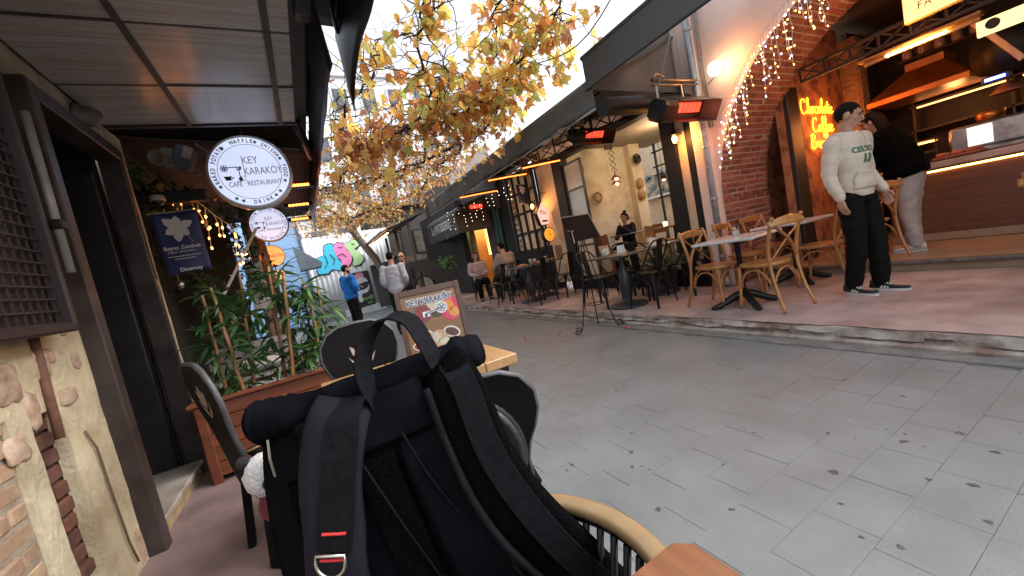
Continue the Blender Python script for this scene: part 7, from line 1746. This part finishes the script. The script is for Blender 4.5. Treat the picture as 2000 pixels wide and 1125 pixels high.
    so_ = thing('garden_sofa', 'low grey sofa with pale cushions behind the bamboo', 'sofa', (-.75, 5.35, 0)); MB().box((0, 0, .28), (.9, .6, .32), .06).build('seat', pm('sofa_grey', (.2, .19, .18), rough=.9, bump=.3), so_, 40); MB().box((0, .3, .58), (.9, .16, .42), .06).build('backrest', pm('sofa_grey', (.2, .19, .18)), so_, 40); MB().box((.1, .1, .53), (.5, .32, .14), .06).build('cushion', pm('cushion_pale', (.42, .38, .36), rough=.9), so_, 40)
left_clutter()
# fallen leaves on the street and a red cap
def litter():
    lm = leaf_mat('dry_leaf', [(.30, .09, .04), (.42, .17, .06), (.38, .22, .1)], .2, .7, .1, False)
    me = lance_leaf(.075, .025, -.5).mesh('leaf', lm, True); rnd = random.Random(2)
    for i, (x, y, lb) in enumerate(((2.42, 4.55, 'rust coloured fallen leaf on the grey paving left of the menu stand'), (2.25, 5.6, 'fallen leaf lying near the menu board'), (2.75, 4.3, 'small curled fallen leaf close to the menu stand'), (1.9, 4.6, 'pale fallen leaf on the paving behind the wooden table'), (2.5, 3.2, 'lone dry leaf in the middle of the paving'))):
        o = bpy.data.objects.new('fallen_leaf', me); COL.objects.link(o); o.location = (x, y, .012); o.rotation_euler = (rnd.uniform(-.4, .4), rnd.uniform(-.3, .3), rnd.uniform(0, 6)); tag(o, lb, 'leaf', 'fallen leaves on the street')
    o = MB().lathe([(.018, 0), (.02, .004), (.02, .018), (0, .02)], 12).build('litter', pm('red_cap', (.5, .02, .03), rough=.4)); o.location = (3.3, 3.6, .015); tag(o, 'red bottle cap at the foot of the kerb', 'cap')
litter()
# ------------------------------------------------------------------ autumn vine over the street
def vine():
    t = thing('autumn_vine', 'vine with yellow, orange and rust leaves spreading over the street', 'vine', (2.0, 8, 0)); O = Vector((2.0, 8, 0))
    rnd = random.Random(44)
    bark = pm('vine_bark', (.05, .034, .03), (.02, .014, .013), scale=12, rough=.95, bump=.6, bscale=40)
    lm = leaf_mat('vine_leaf', [(.48, .17, .06), (.70, .32, .08), (.82, .46, .11), (.86, .58, .16), (.82, .64, .20), (.68, .62, .19), (.46, .52, .16)], .76, .55, .07, True)
    lmo = leaf_mat('vine_leaf_one', [(.48, .17, .06), (.70, .32, .08), (.82, .46, .11), (.86, .58, .16), (.82, .64, .20), (.68, .62, .19), (.46, .52, .16)], .76, .55, .07, False)
    lmr = leaf_mat('vine_leaf_rust', [(.42, .17, .10), (.62, .28, .12), (.78, .42, .16), (.82, .55, .2), (.66, .37, .17), (.52, .27, .15)], .74, .6, .08, True)
    # leaf outlines: three to five lobed
    def leafm(s, seed):
        r = random.Random(seed); N_ = 15; prof = [.12, .52, .70, .60, .86, .78, .62, 1.0]
        pr = [(0, -.42), (.34, -.50), (.52, -.18), (.40, .0), (.60, .30), (.36, .34), (.20, .52), (0, .82)]
        pts = [(x*(1+r.uniform(-.12, .12)), y*(1+r.uniform(-.12, .12))) for x, y in pr]
        full = pts+[(-x*(1+r.uniform(-.1, .1)), y) for x, y in reversed(pts[1:-1])]
        vs = [(0, 0, -.06*s)]+[(x*s, y*s, s*(.16*abs(x)-.22*y*y+r.uniform(-.05, .05))) for x, y in full]; k = len(full)
        return vs, [(0, 1+i, 1+(i+1) % k) for i in range(k)]
    shapes = [leafm(1.0, q) for q in range(8)]
    # main limbs: run up from the far right along the terrace awning and across the street
    limbs = [[(3.75, 15.5, 3.0), (3.0, 13, 3.35), (2.3, 10.5, 3.5), (2.7, 8.2, 3.45), (2.4, 6.4, 3.6), (2.9, 5.0, 3.75), (2.6, 3.9, 4.1)],
             [(3.6, 12, 3.4), (3.3, 9.5, 3.5), (3.2, 7.5, 3.4), (3.35, 6, 3.45), (3.1, 4.8, 3.6), (3.3, 3.8, 3.9), (3.0, 3.1, 4.3)],
             [(2.6, 12.5, 3.4), (1.5, 10.5, 3.3), (1.0, 8.8, 3.25), (1.2, 7.0, 3.3), (.9, 5.6, 3.4), (1.3, 4.6, 3.6)],
             [(2.6, 9.5, 3.5), (1.7, 8.2, 3.35), (1.6, 6.6, 3.3), (2.1, 5.4, 3.5), (1.7, 4.3, 3.8), (1.9, 3.5, 4.2)],
             [(3.4, 11, 3.45), (1.6, 12.5, 3.2), (.7, 11.5, 3.1), (.5, 9.5, 3.05), (.55, 7.6, 3.0)],
             [(3.3, 7.0, 3.5), (2.3, 7.3, 3.2), (1.4, 7.8, 3.1), (.7, 8.4, 3.15)],
             [(3.2, 5.4, 3.7), (2.4, 5.6, 3.35), (1.6, 5.9, 3.3), (.95, 6.5, 3.2)],
             [(3.5, 14, 3.3), (2.6, 15, 3.5), (1.5, 14.8, 3.4), (.6, 14.0, 3.3)]]
    nodes = []; bm_ = MB()
    for li, L in enumerate(limbs):
        Q = smooth_path(L, 10); Q = [p+Vector((nz2(i*.5, li, 1), nz2(i*.5, li, 5), nz2(i*.5, li, 9)))*.10 for i, p in enumerate(Q)]; n = len(Q)
        MB().tube([p-O for p in Q], [.032*(1-.72*i/n) for i in range(n)], 7).build('branch', bark, t, True); nodes += Q[2:]
    # thin wandering twigs
    tw = MB(); tips = []
    for k in range(1500):
        p = rnd.choice(nodes)+Vector((rnd.gauss(0, .05), rnd.gauss(0, .05), rnd.gauss(0, .04))); a = rnd.uniform(0, 6.28); d = Vector((math.cos(a), math.sin(a), rnd.uniform(-.35, .5))).normalized(); n = rnd.randint(7, 15); st = rnd.uniform(.05, .085); P = [p]
        for i in range(n):
            d = (d+Vector((rnd.gauss(0, .32), rnd.gauss(0, .32), rnd.gauss(-.02, .26)))).normalized(); q = P[-1]+d*st
            if q.z < 2.88: q.z = 2.88+.05*rnd.random()
            if q.x > 3.42 and q.z < 3.3+(q.x-3.42)*.5: q.x = 3.40
            P.append(q)
        if P[-1].x < .45 and P[-1].y < 8.2: continue
        r0 = rnd.uniform(.004, .010); tw.tube([q-O for q in P], [r0*(1-.7*i/n) for i in range(n+1)], 4, caps=False); tips += P[2:]
    tag(tw.build('twigs', bark, t), kind='stuff')
    # leaves hang off the twigs
    big = []; A = MB(); Rm = MB()
    cam = Vector((0, 0, EYE)); 
    def dens(p):
        d = nz2(p.x*.9, p.y*.7, 2)+.5*nz2(p.x*2.3, p.y*2, 7)
        if p.y < 6.0 and p.x > 1.7: return .9 if p.x > 2.5 else .6          # the bright bunch nearest the awning
        return .62+.9*d if p.y < 8 else .9
    spots = []
    for q in tips:
        m_ = 1
        for _ in range(m_):
            if rnd.random() < dens(q)*.43: spots.append((q+Vector((rnd.gauss(0, .05), rnd.gauss(0, .05), -abs(rnd.gauss(.02, .05)))), q))
    rnd.shuffle(spots); spots.sort(key=lambda s: (s[0]-cam).length)
    mesh_cache = []
    for vs, fs in shapes:
        m = MB(); m.add(vs, fs); mesh_cache.append(m.mesh('leaf', lmo))
    stalk = MB()
    for i, (p, q) in enumerate(spots):
        near = p.y < 6.5
        s = rnd.uniform(.075, .14) if near else rnd.uniform(.045, .085)
        if rnd.random() < .18: s *= .6
        M = Matrix.Translation(p-O) @ Euler((rnd.gauss(PI*.5, .55), rnd.gauss(0, .5), rnd.uniform(0, 6.28))).to_matrix().to_4x4() @ RX(PI)
        k = rnd.randrange(8)
        if i < 292: link('leaf', mesh_cache[k], t, M @ Matrix.Diagonal((s, s, s, 1)))
        else:
            tgt = Rm if (p.y > 5.5 and rnd.random() < .62) or rnd.random() < .16 else A
            tgt.m = M @ Matrix.Diagonal((s, s, s, 1)); tgt.add(*shapes[k])
        if i < 900: stalk.tube([q-O, p-O], .0018, 3, caps=False)
    A.m = Rm.m = I4
    tag(A.build('leaves', lm, t), kind='stuff'); tag(Rm.build('rust_leaves', lmr, t), kind='stuff'); tag(stalk.build('stalks', bark, t), kind='stuff')
    print('leaves', len(spots), 'twig verts', len(tw.v))
vine()
def cables():
    for i, (P, lb) in enumerate((([(-.9, 9, 4.6), (1.5, 7.5, 4.2), (4.8, 6.5, 4.7)], 'thin black cable slung across the street above the vine'), ([(3.9, 2.2, 4.6), (3.55, 3.6, 3.55), (3.6, 5.2, 3.9), (5.0, 8, 4.6)], 'loose black cables above the near awning'))):
        o = MB().tube(smooth_path(P, 8), .008, 6).build('overhead_cable', black_metal, None, True); tag(o, lb, 'cable', 'overhead cables')
cables()
